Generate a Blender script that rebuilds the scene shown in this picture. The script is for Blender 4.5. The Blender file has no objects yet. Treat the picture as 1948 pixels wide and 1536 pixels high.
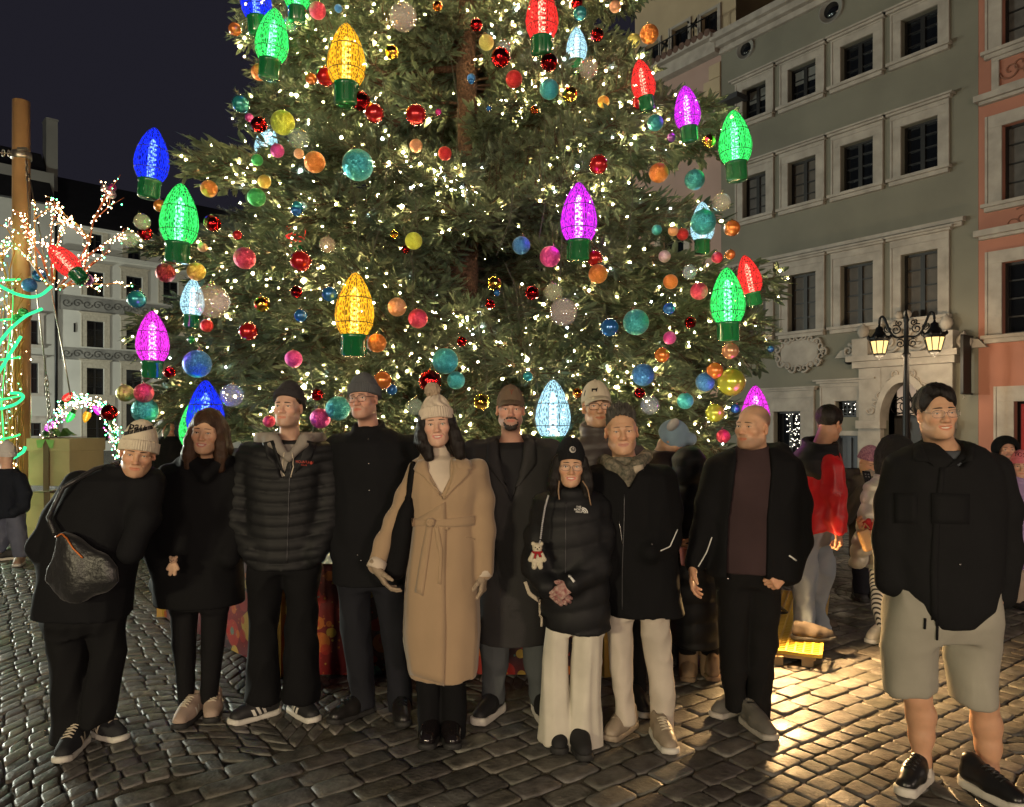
import bpy, bmesh, math, random
import numpy as np
from mathutils import Vector, Matrix, Euler
from mathutils.bvhtree import BVHTree

SC = bpy.context.scene
COL = SC.collection
PI = math.pi
# ---------------------------------------------------------------- camera
F, CX, HY, CH = 1400.0, 974.0, 809.0, 1.57          # focal length and horizon in photo pixels, eye height
cam_d = bpy.data.cameras.new('camera')
cam_d.sensor_width = 36.0
cam_d.lens = F / 1948.0 * 36.0
cam_d.shift_y = (HY - 768.0) / 1948.0
cam_d.clip_start, cam_d.clip_end = 0.05, 600.0
cam = bpy.data.objects.new('camera', cam_d)
COL.objects.link(cam)
cam.location = (0, 0, CH)
cam.rotation_euler = (math.radians(90), 0, 0)
SC.camera = cam

# ---------------------------------------------------------------- night sky
world = bpy.data.worlds.new('World')
SC.world = world
world.use_nodes = True
wn = world.node_tree
bg = wn.nodes['Background']
bg.inputs['Color'].default_value = (0.0135, 0.0128, 0.0190, 1)
bg.inputs['Strength'].default_value = 1.0

SC.view_settings.view_transform = 'Standard'
SC.view_settings.look = 'None'
SC.view_settings.exposure = 0.0
SC.view_settings.gamma = 1.0
SC.view_settings.use_curve_mapping = False
SC.cycles.use_denoising = True
SC.cycles.max_bounces = 6
SC.cycles.diffuse_bounces = 3
SC.cycles.glossy_bounces = 3
SC.cycles.transmission_bounces = 4
SC.cycles.transparent_max_bounces = 12
SC.cycles.sample_clamp_indirect = 3.0
SC.cycles.use_light_tree = True
SC.cycles.caustics_reflective = False
SC.cycles.caustics_refractive = False

LAMP_COL = (1.0, 0.74, 0.45)
def lamp(name, kind, loc, energy, col, radius=0.1, parent=None, target=None, **kw):
    d = bpy.data.lights.new(name, kind)
    d.energy = energy; d.color = col
    if kind in ('POINT', 'SPOT'): d.shadow_soft_size = radius
    for k, v in kw.items(): setattr(d, k, v)
    o = bpy.data.objects.new(name, d)
    COL.objects.link(o)
    o.location = loc
    if target is not None:
        o.rotation_euler = (Vector(target) - Vector(loc)).to_track_quat('-Z', 'Y').to_euler()
    if parent is not None: o.parent = parent
    return o

# ---------------------------------------------------------------- helpers
def W(px, py, Z):
    """photo pixel at depth Z -> world point"""
    return np.array([(px - CX) / F * Z, Z, CH - (py - HY) / F * Z])

def tag(o, label=None, cat=None, group=None, kind=None):
    if label: o['label'] = label
    if cat: o['category'] = cat
    if group: o['group'] = group
    if kind: o['kind'] = kind
    return o

def empty(name, loc=(0, 0, 0), rz=0.0):
    o = bpy.data.objects.new(name, None)
    o.empty_display_size = 0.1
    COL.objects.link(o)
    o.location = loc; o.rotation_euler = (0, 0, rz)
    return o

def link(name, me, parent=None, loc=None):
    o = bpy.data.objects.new(name, me)
    COL.objects.link(o)
    if loc is not None: o.location = loc
    if parent is not None:
        o.parent = parent
        # meshes are written in world space: undo the parent's placement
        m = parent_world(parent)
        o.matrix_parent_inverse = m.inverted()
    return o

def parent_world(p):
    m = p.matrix_parent_inverse @ Matrix.LocRotScale(p.location, p.rotation_euler, p.scale) if p.parent else Matrix.LocRotScale(p.location, p.rotation_euler, p.scale)
    return parent_world(p.parent) @ m if p.parent else m

def np_mesh(name, V, Q, smooth=True, mats=(), cols=None, mi=None):
    """mesh from numpy verts and faces (n,3 or n,4)"""
    V = np.asarray(V, np.float32); Q = np.asarray(Q, np.int32)
    me = bpy.data.meshes.new(name)
    n, k = Q.shape
    me.vertices.add(len(V)); me.vertices.foreach_set('co', V.ravel())
    me.loops.add(n * k); me.loops.foreach_set('vertex_index', Q.ravel())
    me.polygons.add(n)
    me.polygons.foreach_set('loop_start', np.arange(0, n * k, k, dtype=np.int32))
    if smooth: me.polygons.foreach_set('use_smooth', np.ones(n, bool))
    for m in mats: me.materials.append(m)
    if mi is not None: me.polygons.foreach_set('material_index', np.asarray(mi, np.int32))
    me.update(calc_edges=True)
    if cols is not None:
        a = me.color_attributes.new('Col', 'FLOAT_COLOR', 'POINT')
        c = np.ones((len(V), 4), np.float32); c[:, :3] = cols
        a.data.foreach_set('color', c.ravel())
    return me

class MB:
    """collects boxes, tubes, lathes and sheets in world space; build() makes ONE mesh object"""
    def __init__(s): s.v = []; s.f = []; s.m = []; s.sm = []
    def add(s, V, Fc, mi=0, smooth=False):
        b = len(s.v)
        s.v.extend([tuple(map(float, p)) for p in V])
        s.f.extend([tuple(i + b for i in f) for f in Fc])
        s.m.extend([mi] * len(Fc)); s.sm.extend([smooth] * len(Fc))
    def box(s, c, size, rot=None, mi=0, bev=0.0):
        hx, hy, hz = [d / 2 for d in size]
        if bev <= 0:
            V = [Vector((x, y, z)) for x in (-hx, hx) for y in (-hy, hy) for z in (-hz, hz)]
            Fc = [(0, 1, 3, 2), (4, 6, 7, 5), (0, 4, 5, 1), (2, 3, 7, 6), (0, 2, 6, 4), (1, 5, 7, 3)]
        else:
            bm = bmesh.new(); bmesh.ops.create_cube(bm, size=1.0)
            for v in bm.verts: v.co = Vector((v.co.x * size[0], v.co.y * size[1], v.co.z * size[2]))
            bmesh.ops.bevel(bm, geom=bm.edges[:], offset=bev, segments=2, affect='EDGES', profile=0.6)
            bm.verts.index_update()
            V = [v.co.copy() for v in bm.verts]; Fc = [tuple(v.index for v in f.verts) for f in bm.faces]; bm.free()
        if rot is not None: V = [rot @ v for v in V]
        c = Vector(c)
        s.add([v + c for v in V], Fc, mi)
        return s
    def quad(s, a, b, c, d, mi=0): s.add([a, b, c, d], [(0, 1, 2, 3)], mi); return s
    def tube(s, pts, r, n=8, mi=0, cap=True, smooth=True):
        pts = [Vector(p) for p in pts]
        rs = list(r) if hasattr(r, '__len__') else [r] * len(pts)
        V = []; Fc = []
        up = None
        for i, p in enumerate(pts):
            t = (pts[min(i + 1, len(pts) - 1)] - pts[max(i - 1, 0)])
            t = t.normalized() if t.length > 1e-9 else Vector((0, 0, 1))
            if up is None:
                up = Vector((0, 0, 1)) if abs(t.z) < 0.9 else Vector((1, 0, 0))
            x = t.cross(up); x = x.normalized() if x.length > 1e-6 else t.orthogonal().normalized()
            y = x.cross(t).normalized(); up = y
            for k in range(n):
                a = 2 * PI * k / n
                V.append(p + (x * math.cos(a) + y * math.sin(a)) * rs[i])
        for i in range(len(pts) - 1):
            for k in range(n):
                k2 = (k + 1) % n
                Fc.append((i * n + k, i * n + k2, (i + 1) * n + k2, (i + 1) * n + k))
        s.add(V, Fc, mi, smooth)
        if cap:
            b = len(s.v) - len(V)
            s.f.append(tuple(b + k for k in reversed(range(n)))); s.m.append(mi); s.sm.append(False)
            e = b + (len(pts) - 1) * n
            s.f.append(tuple(e + k for k in range(n))); s.m.append(mi); s.sm.append(False)
        return s
    def lathe(s, prof, n=16, M=None, mi=0, smooth=True, cap=True):
        """prof: list of (r, z); M: placement matrix"""
        M = M or Matrix.Identity(4)
        V = []; Fc = []
        for r, z in prof:
            for k in range(n):
                a = 2 * PI * k / n
                V.append(M @ Vector((r * math.cos(a), r * math.sin(a), z)))
        for i in range(len(prof) - 1):
            for k in range(n):
                k2 = (k + 1) % n
                Fc.append((i * n + k, i * n + k2, (i + 1) * n + k2, (i + 1) * n + k))
        s.add(V, Fc, mi, smooth)
        if cap:
            b = len(s.v) - len(V)
            if prof[0][0] > 1e-5: s.f.append(tuple(b + k for k in reversed(range(n)))); s.m.append(mi); s.sm.append(False)
            e = b + (len(prof) - 1) * n
            if prof[-1][0] > 1e-5: s.f.append(tuple(e + k for k in range(n))); s.m.append(mi); s.sm.append(False)
        return s
    def ball(s, c, r, nu=10, nv=7, mi=0, M=None):
        rr = r if hasattr(r, '__len__') else (r, r, r)
        prof = [(math.sin(PI * i / nv), -math.cos(PI * i / nv)) for i in range(nv + 1)]
        prof[0] = (1e-4, -1); prof[-1] = (1e-4, 1)
        T = Matrix.Translation(Vector(c)) @ (M or Matrix.Identity(4)) @ Matrix.Diagonal((rr[0], rr[1], rr[2], 1))
        return s.lathe(prof, nu, T, mi, True, False)
    def prism(s, poly, fn, depth0, depth1, mi=0):
        """poly: 2-D outline; fn(a,b,depth) -> world point"""
        n = len(poly)
        V = [fn(a, b, depth0) for a, b in poly] + [fn(a, b, depth1) for a, b in poly]
        Fc = [tuple(range(n)), tuple(range(2 * n - 1, n - 1, -1))]
        Fc += [(i, (i + 1) % n + 0, (i + 1) % n + n, i + n) for i in range(n)]
        s.add(V, Fc, mi); return s
    def mesh(s, name, mats):
        me = bpy.data.meshes.new(name)
        me.from_pydata(s.v, [], s.f)
        for m in (mats if isinstance(mats, (list, tuple)) else [mats]): me.materials.append(m)
        me.polygons.foreach_set('material_index', s.m)
        me.polygons.foreach_set('use_smooth', s.sm)
        bm = bmesh.new(); bm.from_mesh(me)
        bmesh.ops.recalc_face_normals(bm, faces=bm.faces[:]); bm.to_mesh(me); bm.free()
        me.update()
        return me
    def build(s, name, mats, parent=None):
        return link(name, s.mesh(name, mats), parent)

# ---------------------------------------------------------------- materials
MATS = {}
def mat(name, col=(0.5, 0.5, 0.5), rough=0.6, metal=0.0, var=0.0, vscale=8.0, bump=0.0, bscale=40.0, spec=0.5,
        emit=None, estr=0.0, sheen=0.0, coat=0.0, vcol=False, trans=0.0, ior=1.45, col2=None, alpha=1.0, sss=0.0, bdist=0.01):
    if name in MATS: return MATS[name]
    m = bpy.data.materials.new(name); m.use_nodes = True
    nt = m.node_tree; N = nt.nodes; L = nt.links
    b = N['Principled BSDF']
    b.inputs['Base Color'].default_value = (*col, 1)
    b.inputs['Roughness'].default_value = rough
    b.inputs['Metallic'].default_value = metal
    b.inputs['Specular IOR Level'].default_value = spec
    b.inputs['IOR'].default_value = ior
    if sheen: b.inputs['Sheen Weight'].default_value = sheen; b.inputs['Sheen Roughness'].default_value = 0.5
    if coat: b.inputs['Coat Weight'].default_value = coat; b.inputs['Coat Roughness'].default_value = 0.1
    if trans: b.inputs['Transmission Weight'].default_value = trans
    if alpha < 1: b.inputs['Alpha'].default_value = alpha
    if sss:
        b.inputs['Subsurface Weight'].default_value = sss
        b.inputs['Subsurface Radius'].default_value = (0.01, 0.004, 0.002)
        b.inputs['Subsurface Scale'].default_value = 0.6
    if emit is not None:
        b.inputs['Emission Color'].default_value = (*emit, 1); b.inputs['Emission Strength'].default_value = estr
    tc = N.new('ShaderNodeTexCoord')
    src = None
    if vcol:
        a = N.new('ShaderNodeVertexColor'); a.layer_name = 'Col'; src = a.outputs['Color']
        L.new(src, b.inputs['Base Color'])
    if var or col2:
        nz = N.new('ShaderNodeTexNoise'); nz.inputs['Scale'].default_value = vscale; nz.inputs['Detail'].default_value = 6
        L.new(tc.outputs['Object'], nz.inputs['Vector'])
        if col2:
            mx = N.new('ShaderNodeMix'); mx.data_type = 'RGBA'
            rm = N.new('ShaderNodeMapRange'); rm.inputs[1].default_value = 0.35; rm.inputs[2].default_value = 0.65
            L.new(nz.outputs['Fac'], rm.inputs[0]); L.new(rm.outputs[0], mx.inputs['Factor'])
            mx.inputs['A'].default_value = (*col, 1); mx.inputs['B'].default_value = (*col2, 1)
            src = mx.outputs['Result']
        if var:
            rm = N.new('ShaderNodeMapRange'); rm.inputs[1].default_value = 0.3; rm.inputs[2].default_value = 0.7
            rm.inputs[3].default_value = 1 - var; rm.inputs[4].default_value = 1 + var
            L.new(nz.outputs['Fac'], rm.inputs[0])
            hv = N.new('ShaderNodeHueSaturation')
            if src is None: hv.inputs['Color'].default_value = (*col, 1)
            else: L.new(src, hv.inputs['Color'])
            L.new(rm.outputs[0], hv.inputs['Value']); src = hv.outputs['Color']
        L.new(src, b.inputs['Base Color'])
    if bump:
        nz = N.new('ShaderNodeTexNoise'); nz.inputs['Scale'].default_value = bscale; nz.inputs['Detail'].default_value = 5
        L.new(tc.outputs['Object'], nz.inputs['Vector'])
        bp = N.new('ShaderNodeBump'); bp.inputs['Strength'].default_value = bump; bp.inputs['Distance'].default_value = bdist
        L.new(nz.outputs['Fac'], bp.inputs['Height']); L.new(bp.outputs['Normal'], b.inputs['Normal'])
    MATS[name] = m
    return m

def emitter(name, col, strength, sample='AUTO'):
    if name in MATS: return MATS[name]
    m = bpy.data.materials.new(name); m.use_nodes = True
    N = m.node_tree.nodes; N.clear()
    e = N.new('ShaderNodeEmission'); e.inputs['Color'].default_value = (*col, 1); e.inputs['Strength'].default_value = strength
    o = N.new('ShaderNodeOutputMaterial'); m.node_tree.links.new(e.outputs[0], o.inputs['Surface'])
    m.cycles.emission_sampling = sample
    MATS[name] = m
    return m

# ---------------------------------------------------------------- signed-distance modelling (bodies, clothes, shoes)
def smin(a, b, k):
    if k <= 0: return np.minimum(a, b)
    h = np.maximum(k - np.abs(a - b), 0.0) / k
    return np.minimum(a, b) - h * h * k * 0.25

class Sdf:
    """grid of signed distances; axes may be given to make the grid finer where detail is needed"""
    def __init__(s, lo, hi, h, axes=None):
        s.lo = np.array(lo, np.float32); s.h = h; s.axes = axes
        if axes is None:
            n = np.maximum(np.ceil((np.array(hi) - s.lo) / h).astype(int) + 1, 4)
            s.ax = [(s.lo[k] + h * np.arange(n[k])).astype(np.float32) for k in range(3)]
        else: s.ax = [np.asarray(a, np.float32) for a in axes]
        s.n = np.array([len(a) for a in s.ax])
        s.D = np.full(tuple(s.n), 1.0, np.float32)
    def block(s, lo, hi):
        i0 = [max(0, int(np.searchsorted(s.ax[k], lo[k])) - 1) for k in range(3)]
        i1 = [min(int(s.n[k]), int(np.searchsorted(s.ax[k], hi[k])) + 1) for k in range(3)]
        if any(b <= a for a, b in zip(i0, i1)): return None
        sl = tuple(slice(a, b) for a, b in zip(i0, i1))
        ax = [s.ax[k][i0[k]:i1[k]] for k in range(3)]
        return sl, ax[0][:, None, None], ax[1][None, :, None], ax[2][None, None, :]
    def op(s, lo, hi, fn, k=0.0, mode='u'):
        pad = k + 2.5 * s.h
        b = s.block(np.array(lo) - pad, np.array(hi) + pad)
        if b is None: return s
        sl, x, y, z = b
        d = fn(x, y, z)
        if mode == 'u': s.D[sl] = smin(s.D[sl], d, k)
        elif mode == 's': s.D[sl] = -smin(-s.D[sl], d, k)     # subtract
        elif mode == 'i': s.D[sl] = -smin(-s.D[sl], -d, k)
        elif mode == 'd': s.D[sl] = s.D[sl] + d               # displace
        return s
    def ell(s, c, r, k=0.0, mode='u', R=None):
        c = np.asarray(c, float); r = np.asarray(r, float) if hasattr(r, '__len__') else np.array([r] * 3, float)
        R = None if R is None else np.asarray(R)
        ext = r if R is None else np.array([math.sqrt(sum((R[i, j] * r[j]) ** 2 for j in range(3))) for i in range(3)])
        def fn(x, y, z):
            x = x - c[0]; y = y - c[1]; z = z - c[2]
            if R is not None:
                x, y, z = (R[0, 0] * x + R[1, 0] * y + R[2, 0] * z, R[0, 1] * x + R[1, 1] * y + R[2, 1] * z, R[0, 2] * x + R[1, 2] * y + R[2, 2] * z)
            k0 = np.sqrt((x / r[0]) ** 2 + (y / r[1]) ** 2 + (z / r[2]) ** 2)
            k1 = np.sqrt((x / r[0] ** 2) ** 2 + (y / r[1] ** 2) ** 2 + (z / r[2] ** 2) ** 2)
            return (k0 * (k0 - 1) / np.maximum(k1, 1e-6)).astype(np.float32)
        return s.op(c - ext, c + ext, fn, k, mode)
    def cap(s, a, b, ra, rb=None, k=0.0, mode='u', sq=None):
        """tapered capsule; sq=(axis vector, factor) flattens the section along that axis"""
        rb = ra if rb is None else rb
        a = np.asarray(a, float); b = np.asarray(b, float)
        ab = b - a; L2 = max(float(ab @ ab), 1e-9); rm = max(ra, rb)
        def fn(x, y, z):
            px, py, pz = x - a[0], y - a[1], z - a[2]
            t = np.clip((px * ab[0] + py * ab[1] + pz * ab[2]) / L2, 0, 1)
            qx, qy, qz = px - t * ab[0], py - t * ab[1], pz - t * ab[2]
            if sq is not None:
                n, f = np.asarray(sq[0], float), sq[1]
                dn = qx * n[0] + qy * n[1] + qz * n[2]
                g = (1 / f - 1) * dn
                qx, qy, qz = qx + g * n[0], qy + g * n[1], qz + g * n[2]
            return (np.sqrt(qx * qx + qy * qy + qz * qz) - (ra + (rb - ra) * t)).astype(np.float32)
        return s.op(np.minimum(a, b) - rm, np.maximum(a, b) + rm, fn, k, mode)
    def chain(s, pts, rs, k=0.0, mode='u', sq=None):
        for i in range(len(pts) - 1): s.cap(pts[i], pts[i + 1], rs[i], rs[i + 1], k, mode, sq)
        return s
    def slices(s, sl, k=0.0, mode='u', ex=2.4, top=0.0, bot=0.0, off=0.0):
        """stack of upright elliptical sections: rows (z, cx, cy, a, b), any order"""
        A = np.array(sorted(sl, key=lambda r: r[0]), float)
        zz = A[:, 0]
        def at(z, j):
            return np.interp(z, zz, A[:, j])
        lo = (min(A[:, 1] - A[:, 3]) - off, min(A[:, 2] - A[:, 4]) - off, zz[0]); hi = (max(A[:, 1] + A[:, 3]) + off, max(A[:, 2] + A[:, 4]) + off, zz[-1])
        def fn(x, y, z):
            zf = z[0, 0]
            cx, cy, a, b = [at(zf, j)[None, None, :].astype(np.float32) for j in (1, 2, 3, 4)]
            a = np.maximum(a + off, 0.004); b = np.maximum(b + off, 0.004)
            q = (np.abs((x - cx) / a) ** ex + np.abs((y - cy) / b) ** ex) ** (1 / ex)
            d = (q - 1) * np.minimum(a, b)
            d = np.maximum(d, z - (zz[-1] - top)); d = np.maximum(d, (zz[0] + bot) - z)
            return d.astype(np.float32)
        return s.op(lo, hi, fn, k, mode)
    def mesh(s):
        if s.axes is None: return surface_nets(s.D, s.lo, s.h)
        V, Q = surface_nets(s.D, np.zeros(3, np.float32), 1.0)
        return np.stack([np.interp(V[:, k], np.arange(s.n[k]), s.ax[k]) for k in range(3)], 1).astype(np.float32), Q

def surface_nets(D, lo, h):
    neg = D < 0
    S = np.zeros(tuple(n - 1 for n in D.shape), np.int8)
    for i in (0, 1):
        for j in (0, 1):
            for k in (0, 1):
                S += neg[i:D.shape[0] - 1 + i, j:D.shape[1] - 1 + j, k:D.shape[2] - 1 + k]
    act = (S > 0) & (S < 8)
    I, J, K = np.nonzero(act)
    n = len(I)
    if n == 0: return np.zeros((0, 3), np.float32), np.zeros((0, 4), np.int32)
    idx = np.full(act.shape, -1, np.int32); idx[I, J, K] = np.arange(n)
    corners = {}
    for c in range(8):
        i, j, k = c & 1, (c >> 1) & 1, (c >> 2) & 1
        corners[c] = D[I + i, J + j, K + k]
    P = np.zeros((n, 3), np.float32); cnt = np.zeros(n, np.float32)
    for a in range(8):
        for ax in range(3):
            if a & (1 << ax): continue
            b = a | (1 << ax)
            d0, d1 = corners[a], corners[b]
            m = (d0 < 0) != (d1 < 0)
            t = np.where(m, d0 / np.where(m, d0 - d1, 1), 0)
            base = [(a >> q) & 1 for q in range(3)]
            for q in range(3):
                P[:, q] += np.where(m, base[q] + (t if q == ax else 0), 0)
            cnt += m
    P /= cnt[:, None]
    V = lo + h * (np.stack([I, J, K], 1) + P)
    Q = []
    sh = D.shape
    e = neg[:-1] != neg[1:]
    for ax in range(3):
        a0 = [slice(None)] * 3; a1 = [slice(None)] * 3
        a0[ax] = slice(0, -1); a1[ax] = slice(1, None)
        e = neg[tuple(a0)] != neg[tuple(a1)]
        E = np.nonzero(e)
        E = [q.copy() for q in E]
        o1, o2 = (ax + 1) % 3, (ax + 2) % 3
        ok = (E[o1] > 0) & (E[o2] > 0) & (E[o1] < sh[o1] - 1) & (E[o2] < sh[o2] - 1)
        E = [q[ok] for q in E]
        inside = neg[E[0], E[1], E[2]]
        def cell(d1, d2):
            q = [E[0].copy(), E[1].copy(), E[2].copy()]
            q[o1] -= d1; q[o2] -= d2
            return idx[q[0], q[1], q[2]]
        f = np.stack([cell(1, 1), cell(0, 1), cell(0, 0), cell(1, 0)], 1)
        f[~inside] = f[~inside][:, ::-1]
        Q.append(f)
    Q = np.concatenate(Q)
    return V.astype(np.float32), Q[(Q >= 0).all(1)]

class Waves:
    """cheap smooth pseudo-noise for folds and wrinkles"""
    def __init__(s, seed, freq, n=7, stretch=(1, 1, 1)):
        r = np.random.RandomState(seed)
        d = r.normal(size=(n, 3)); d /= np.linalg.norm(d, axis=1)[:, None]
        s.k = d * np.array(stretch) * freq * r.uniform(0.6, 1.6, n)[:, None]
        s.p = r.uniform(0, 6.28, n)
    def __call__(s, x, y, z):
        o = 0
        for k, p in zip(s.k, s.p): o = o + np.sin(k[0] * x + k[1] * y + k[2] * z + p)
        return o / math.sqrt(len(s.p)) * 0.7
def sstep(a, b, x):
    t = np.clip((x - a) / (b - a), 0, 1); return t * t * (3 - 2 * t)
# ================================================================= THE GROUND
rng = np.random.RandomState(7)
E_AX = np.array([0.809, 0.588]); D_AX = np.array([-0.588, 0.809])
def uv2xy(u, v): return u * E_AX + v * D_AX

def stone_material():
    m = mat('wet_stone', rough=0.5, vcol=True, var=0.45, vscale=14, bump=0.7, bscale=55, spec=0.32, bdist=0.006)
    nt = m.node_tree; N = nt.nodes; L = nt.links; tc = N.new('ShaderNodeTexCoord'); nz = N.new('ShaderNodeTexNoise'); nz.inputs['Scale'].default_value = 2.3; nz.inputs['Detail'].default_value = 7
    L.new(tc.outputs['Object'], nz.inputs['Vector']); mr = N.new('ShaderNodeMapRange'); mr.inputs[1].default_value = .38; mr.inputs[2].default_value = .62; mr.inputs[3].default_value = .40; mr.inputs[4].default_value = .78
    L.new(nz.outputs['Fac'], mr.inputs[0]); L.new(mr.outputs[0], N['Principled BSDF'].inputs['Roughness'])      # damp and dry patches
    return m
M_STONE = stone_material()
M_JOINT = mat('joint_sand', (0.085, 0.077, 0.062), rough=0.85, var=0.4, vscale=30, bump=0.6, bscale=120)
def far_ground_material():
    m = mat('far_setts', (0.085, 0.08, 0.072), rough=0.45, var=0.3, vscale=3.0)
    nt = m.node_tree; N = nt.nodes; L = nt.links
    b = N['Principled BSDF']
    tc = N.new('ShaderNodeTexCoord'); mp = N.new('ShaderNodeMapping')
    mp.inputs['Scale'].default_value = (8.5, 8.5, 8.5); mp.inputs['Rotation'].default_value = (0, 0, math.radians(36))
    L.new(tc.outputs['Object'], mp.inputs['Vector'])
    vo = N.new('ShaderNodeTexVoronoi'); vo.feature = 'DISTANCE_TO_EDGE'; vo.inputs['Randomness'].default_value = 0.5
    L.new(mp.outputs[0], vo.inputs['Vector'])
    mr = N.new('ShaderNodeMapRange'); mr.inputs[2].default_value = 0.12
    L.new(vo.outputs['Distance'], mr.inputs[0])
    bp = N.new('ShaderNodeBump'); bp.inputs['Strength'].default_value = 0.8; bp.inputs['Distance'].default_value = 0.02
    L.new(mr.outputs[0], bp.inputs['Height']); L.new(bp.outputs['Normal'], b.inputs['Normal'])
    return m

# stones as rounded blocks
def stone_geo(P4, z=0.0, r=None):
    """P4: four corners (CCW, world XY) -> verts and faces of one cobble"""
    c = P4.mean(0)
    out = []
    def ring(f, zz): return [np.append(c + (p - c) * f, zz + rr) for p, rr in zip(P4, r4)]
    r4 = r.uniform(-0.0025, 0.0025, 4) if r is not None else np.zeros(4)
    dz = r.uniform(-0.004, 0.004) if r is not None else 0
    # eight-sided outline: clipped corners
    def oct_ring(f, zz):
        o = []
        for i in range(4):
            p, q = P4[i], P4[(i + 1) % 4]
            for t in (0.10, 0.90):
                o.append(np.append(c + (p + (q - p) * t - c) * f, zz + r4[i] * (1 - t) + r4[(i + 1) % 4] * t))
        return o
    V = oct_ring(1.0, -0.05) + oct_ring(0.99, -0.006 + dz) + oct_ring(0.945, -0.0005 + dz) + oct_ring(0.78, 0.0008 + dz)
    V.append(np.append(c, 0.0018 + dz))
    Fc = []
    for k in (0, 8, 16):
        for i in range(8): Fc.append((k + i, k + (i + 1) % 8, k + 8 + (i + 1) % 8, k + 8 + i))
    Fc += [(24 + i, 24 + (i + 1) % 8, 32) for i in range(8)]
    return V, Fc

def far_stone(P4, r):
    c = P4.mean(0); dz = r.uniform(-.004, .004)
    V = [np.append(c + (p - c) * f, z + dz) for f, z in ((1.0, -.03), (.97, -.004), (.84, .001)) for p in P4]
    Fc = [(k + i, k + (i + 1) % 4, k + 4 + (i + 1) % 4, k + 4 + i) for k in (0, 4) for i in range(4)] + [(8, 9, 10, 11)]
    return V, Fc
stones = []
def try_stone(quad_uv):
    P = np.array([uv2xy(*q) for q in quad_uv])
    c = P.mean(0)
    if not (1.4 < c[1] < 11.5) or abs(c[0]) > 0.72 * c[1] + 1.5: return
    # orientation CCW
    a = (P[1][0] - P[0][0]) * (P[2][1] - P[0][1]) - (P[1][1] - P[0][1]) * (P[2][0] - P[0][0])
    if a < 0: P = P[::-1]
    stones.append(P)

def row_band(v0, v1, pitch, lmin, lmax, wob=0.012):
    n = max(1, round((v1 - v0) / pitch)); ph = (v1 - v0) / n
    for k in range(n):
        va = v0 + k * ph
        u = -10 + rng.uniform(0, 0.3)
        w0 = rng.uniform(0, 6)
        def bend(u, j): return wob * math.sin(u * 2.1 + w0 * 0 + (k + j) * 0.35)
        while u < 14:
            l = rng.uniform(lmin, lmax)
            g = 0.0042
            q = [(u + g, va + g + bend(u, 0)), (u + l - g, va + g + bend(u + l, 0)), (u + l - g, va + ph - g + bend(u + l, 1)), (u + g, va + ph - g + bend(u, 1))]
            q = [(a + rng.uniform(-.006, .006), b + rng.uniform(-.005, .005)) for a, b in q]
            try_stone(q); u += l

def fan_band(v0, v1, width=1.25, pitch=0.105, sag=0.42, wst=0.1):
    k0 = -8
    for s in range(-9, 13):
        ua = s * width
        nst = int(width / wst)
        off = (s % 2) * pitch * 0.5
        k = int((v0 - 1) / pitch)
        while k * pitch < v1 + 1:
            edges = np.linspace(0, 1, nst + 1) + np.append(0, np.append(rng.uniform(-.018, .018, nst - 1), 0))
            def arc(t, kk): return kk * pitch + off + sag * (1 - (2 * t - 1) ** 2)
            for i in range(nst):
                t0, t1 = edges[i], edges[i + 1]
                g = 0.0045
                tg = g / width
                q = [(ua + (t0 + tg) * width, arc(t0 + tg, k) + g), (ua + (t1 - tg) * width, arc(t1 - tg, k) + g),
                     (ua + (t1 - tg) * width, arc(t1 - tg, k + 1) - g), (ua + (t0 + tg) * width, arc(t0 + tg, k + 1) - g)]
                q = [(a + rng.uniform(-.006, .006), b + rng.uniform(-.006, .006)) for a, b in q]
                vm = sum(b for a, b in q) / 4
                if v0 < vm < v1: try_stone(q)
            k += 1

fan_band(-3.0, 1.5, 1.1, 0.11, 0.30, 0.115)
row_band(1.5, 2.08, 0.115, 0.10, 0.135)
row_band(2.08, 3.52, 0.13, 0.17, 0.26)
fan_band(3.54, 14.0, 1.25, 0.105, 0.42, 0.104)

def stone_px(P):
    c = P.mean(0)
    if abs(c[0]) > 0.70 * c[1]: return 0
    if HY + F * CH / c[1] > 1545: return 0
    A = 0.5 * abs(np.dot(P[:, 0], np.roll(P[:, 1], 1)) - np.dot(P[:, 1], np.roll(P[:, 0], 1)))
    return A / c[1] ** 3
stones.sort(key=stone_px, reverse=True)
def stone_col():
    g = rng.uniform(0.07, 0.145)
    return (g * rng.uniform(1.0, 1.08), g, g * rng.uniform(0.86, 0.97))

gm = MB()
gm.quad((-150, -60, -0.0085), (150, -60, -0.0085), (150, 160, -0.0085), (-150, 160, -0.0085))
ground = gm.build('ground', [M_JOINT]); tag(ground, 'dark wet square paved with cobblestones', kind='structure')
# beyond the stones: a second sheet of the same paving, too far to pick stones apart
gm = MB()
gm.quad((-150, 11.2, -0.004), (150, 11.2, -0.004), (150, 160, -0.004), (-150, 160, -0.004))
gm.quad((-150, -60, -0.004), (150, -60, -0.004), (150, 1.5, -0.004), (-150, 1.5, -0.004))
for sx in (-1, 1):
    gm.quad((sx * 2.5, 1.5, -0.004), (sx * 150, 1.5, -0.004), (sx * 150, 11.2, -0.004), (sx * 9.5, 11.2, -0.004))
far_paving = gm.build('paving', [far_ground_material()], ground); far_paving['kind'] = 'stuff'
for P in stones[:300]:
    V, Fc = stone_geo(P, r=rng)
    me = bpy.data.meshes.new('cobblestone'); me.from_pydata([tuple(v) for v in V], [], Fc); me.materials.append(M_STONE)
    a = me.color_attributes.new('Col', 'FLOAT_COLOR', 'POINT'); col = stone_col()
    a.data.foreach_set('color', np.tile(np.array([*col, 1], np.float32), len(V)))
    me.polygons.foreach_set('use_smooth', np.ones(len(Fc), bool))
    link('cobblestone', me, ground)
VV, FF, CC = [], [], []
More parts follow.
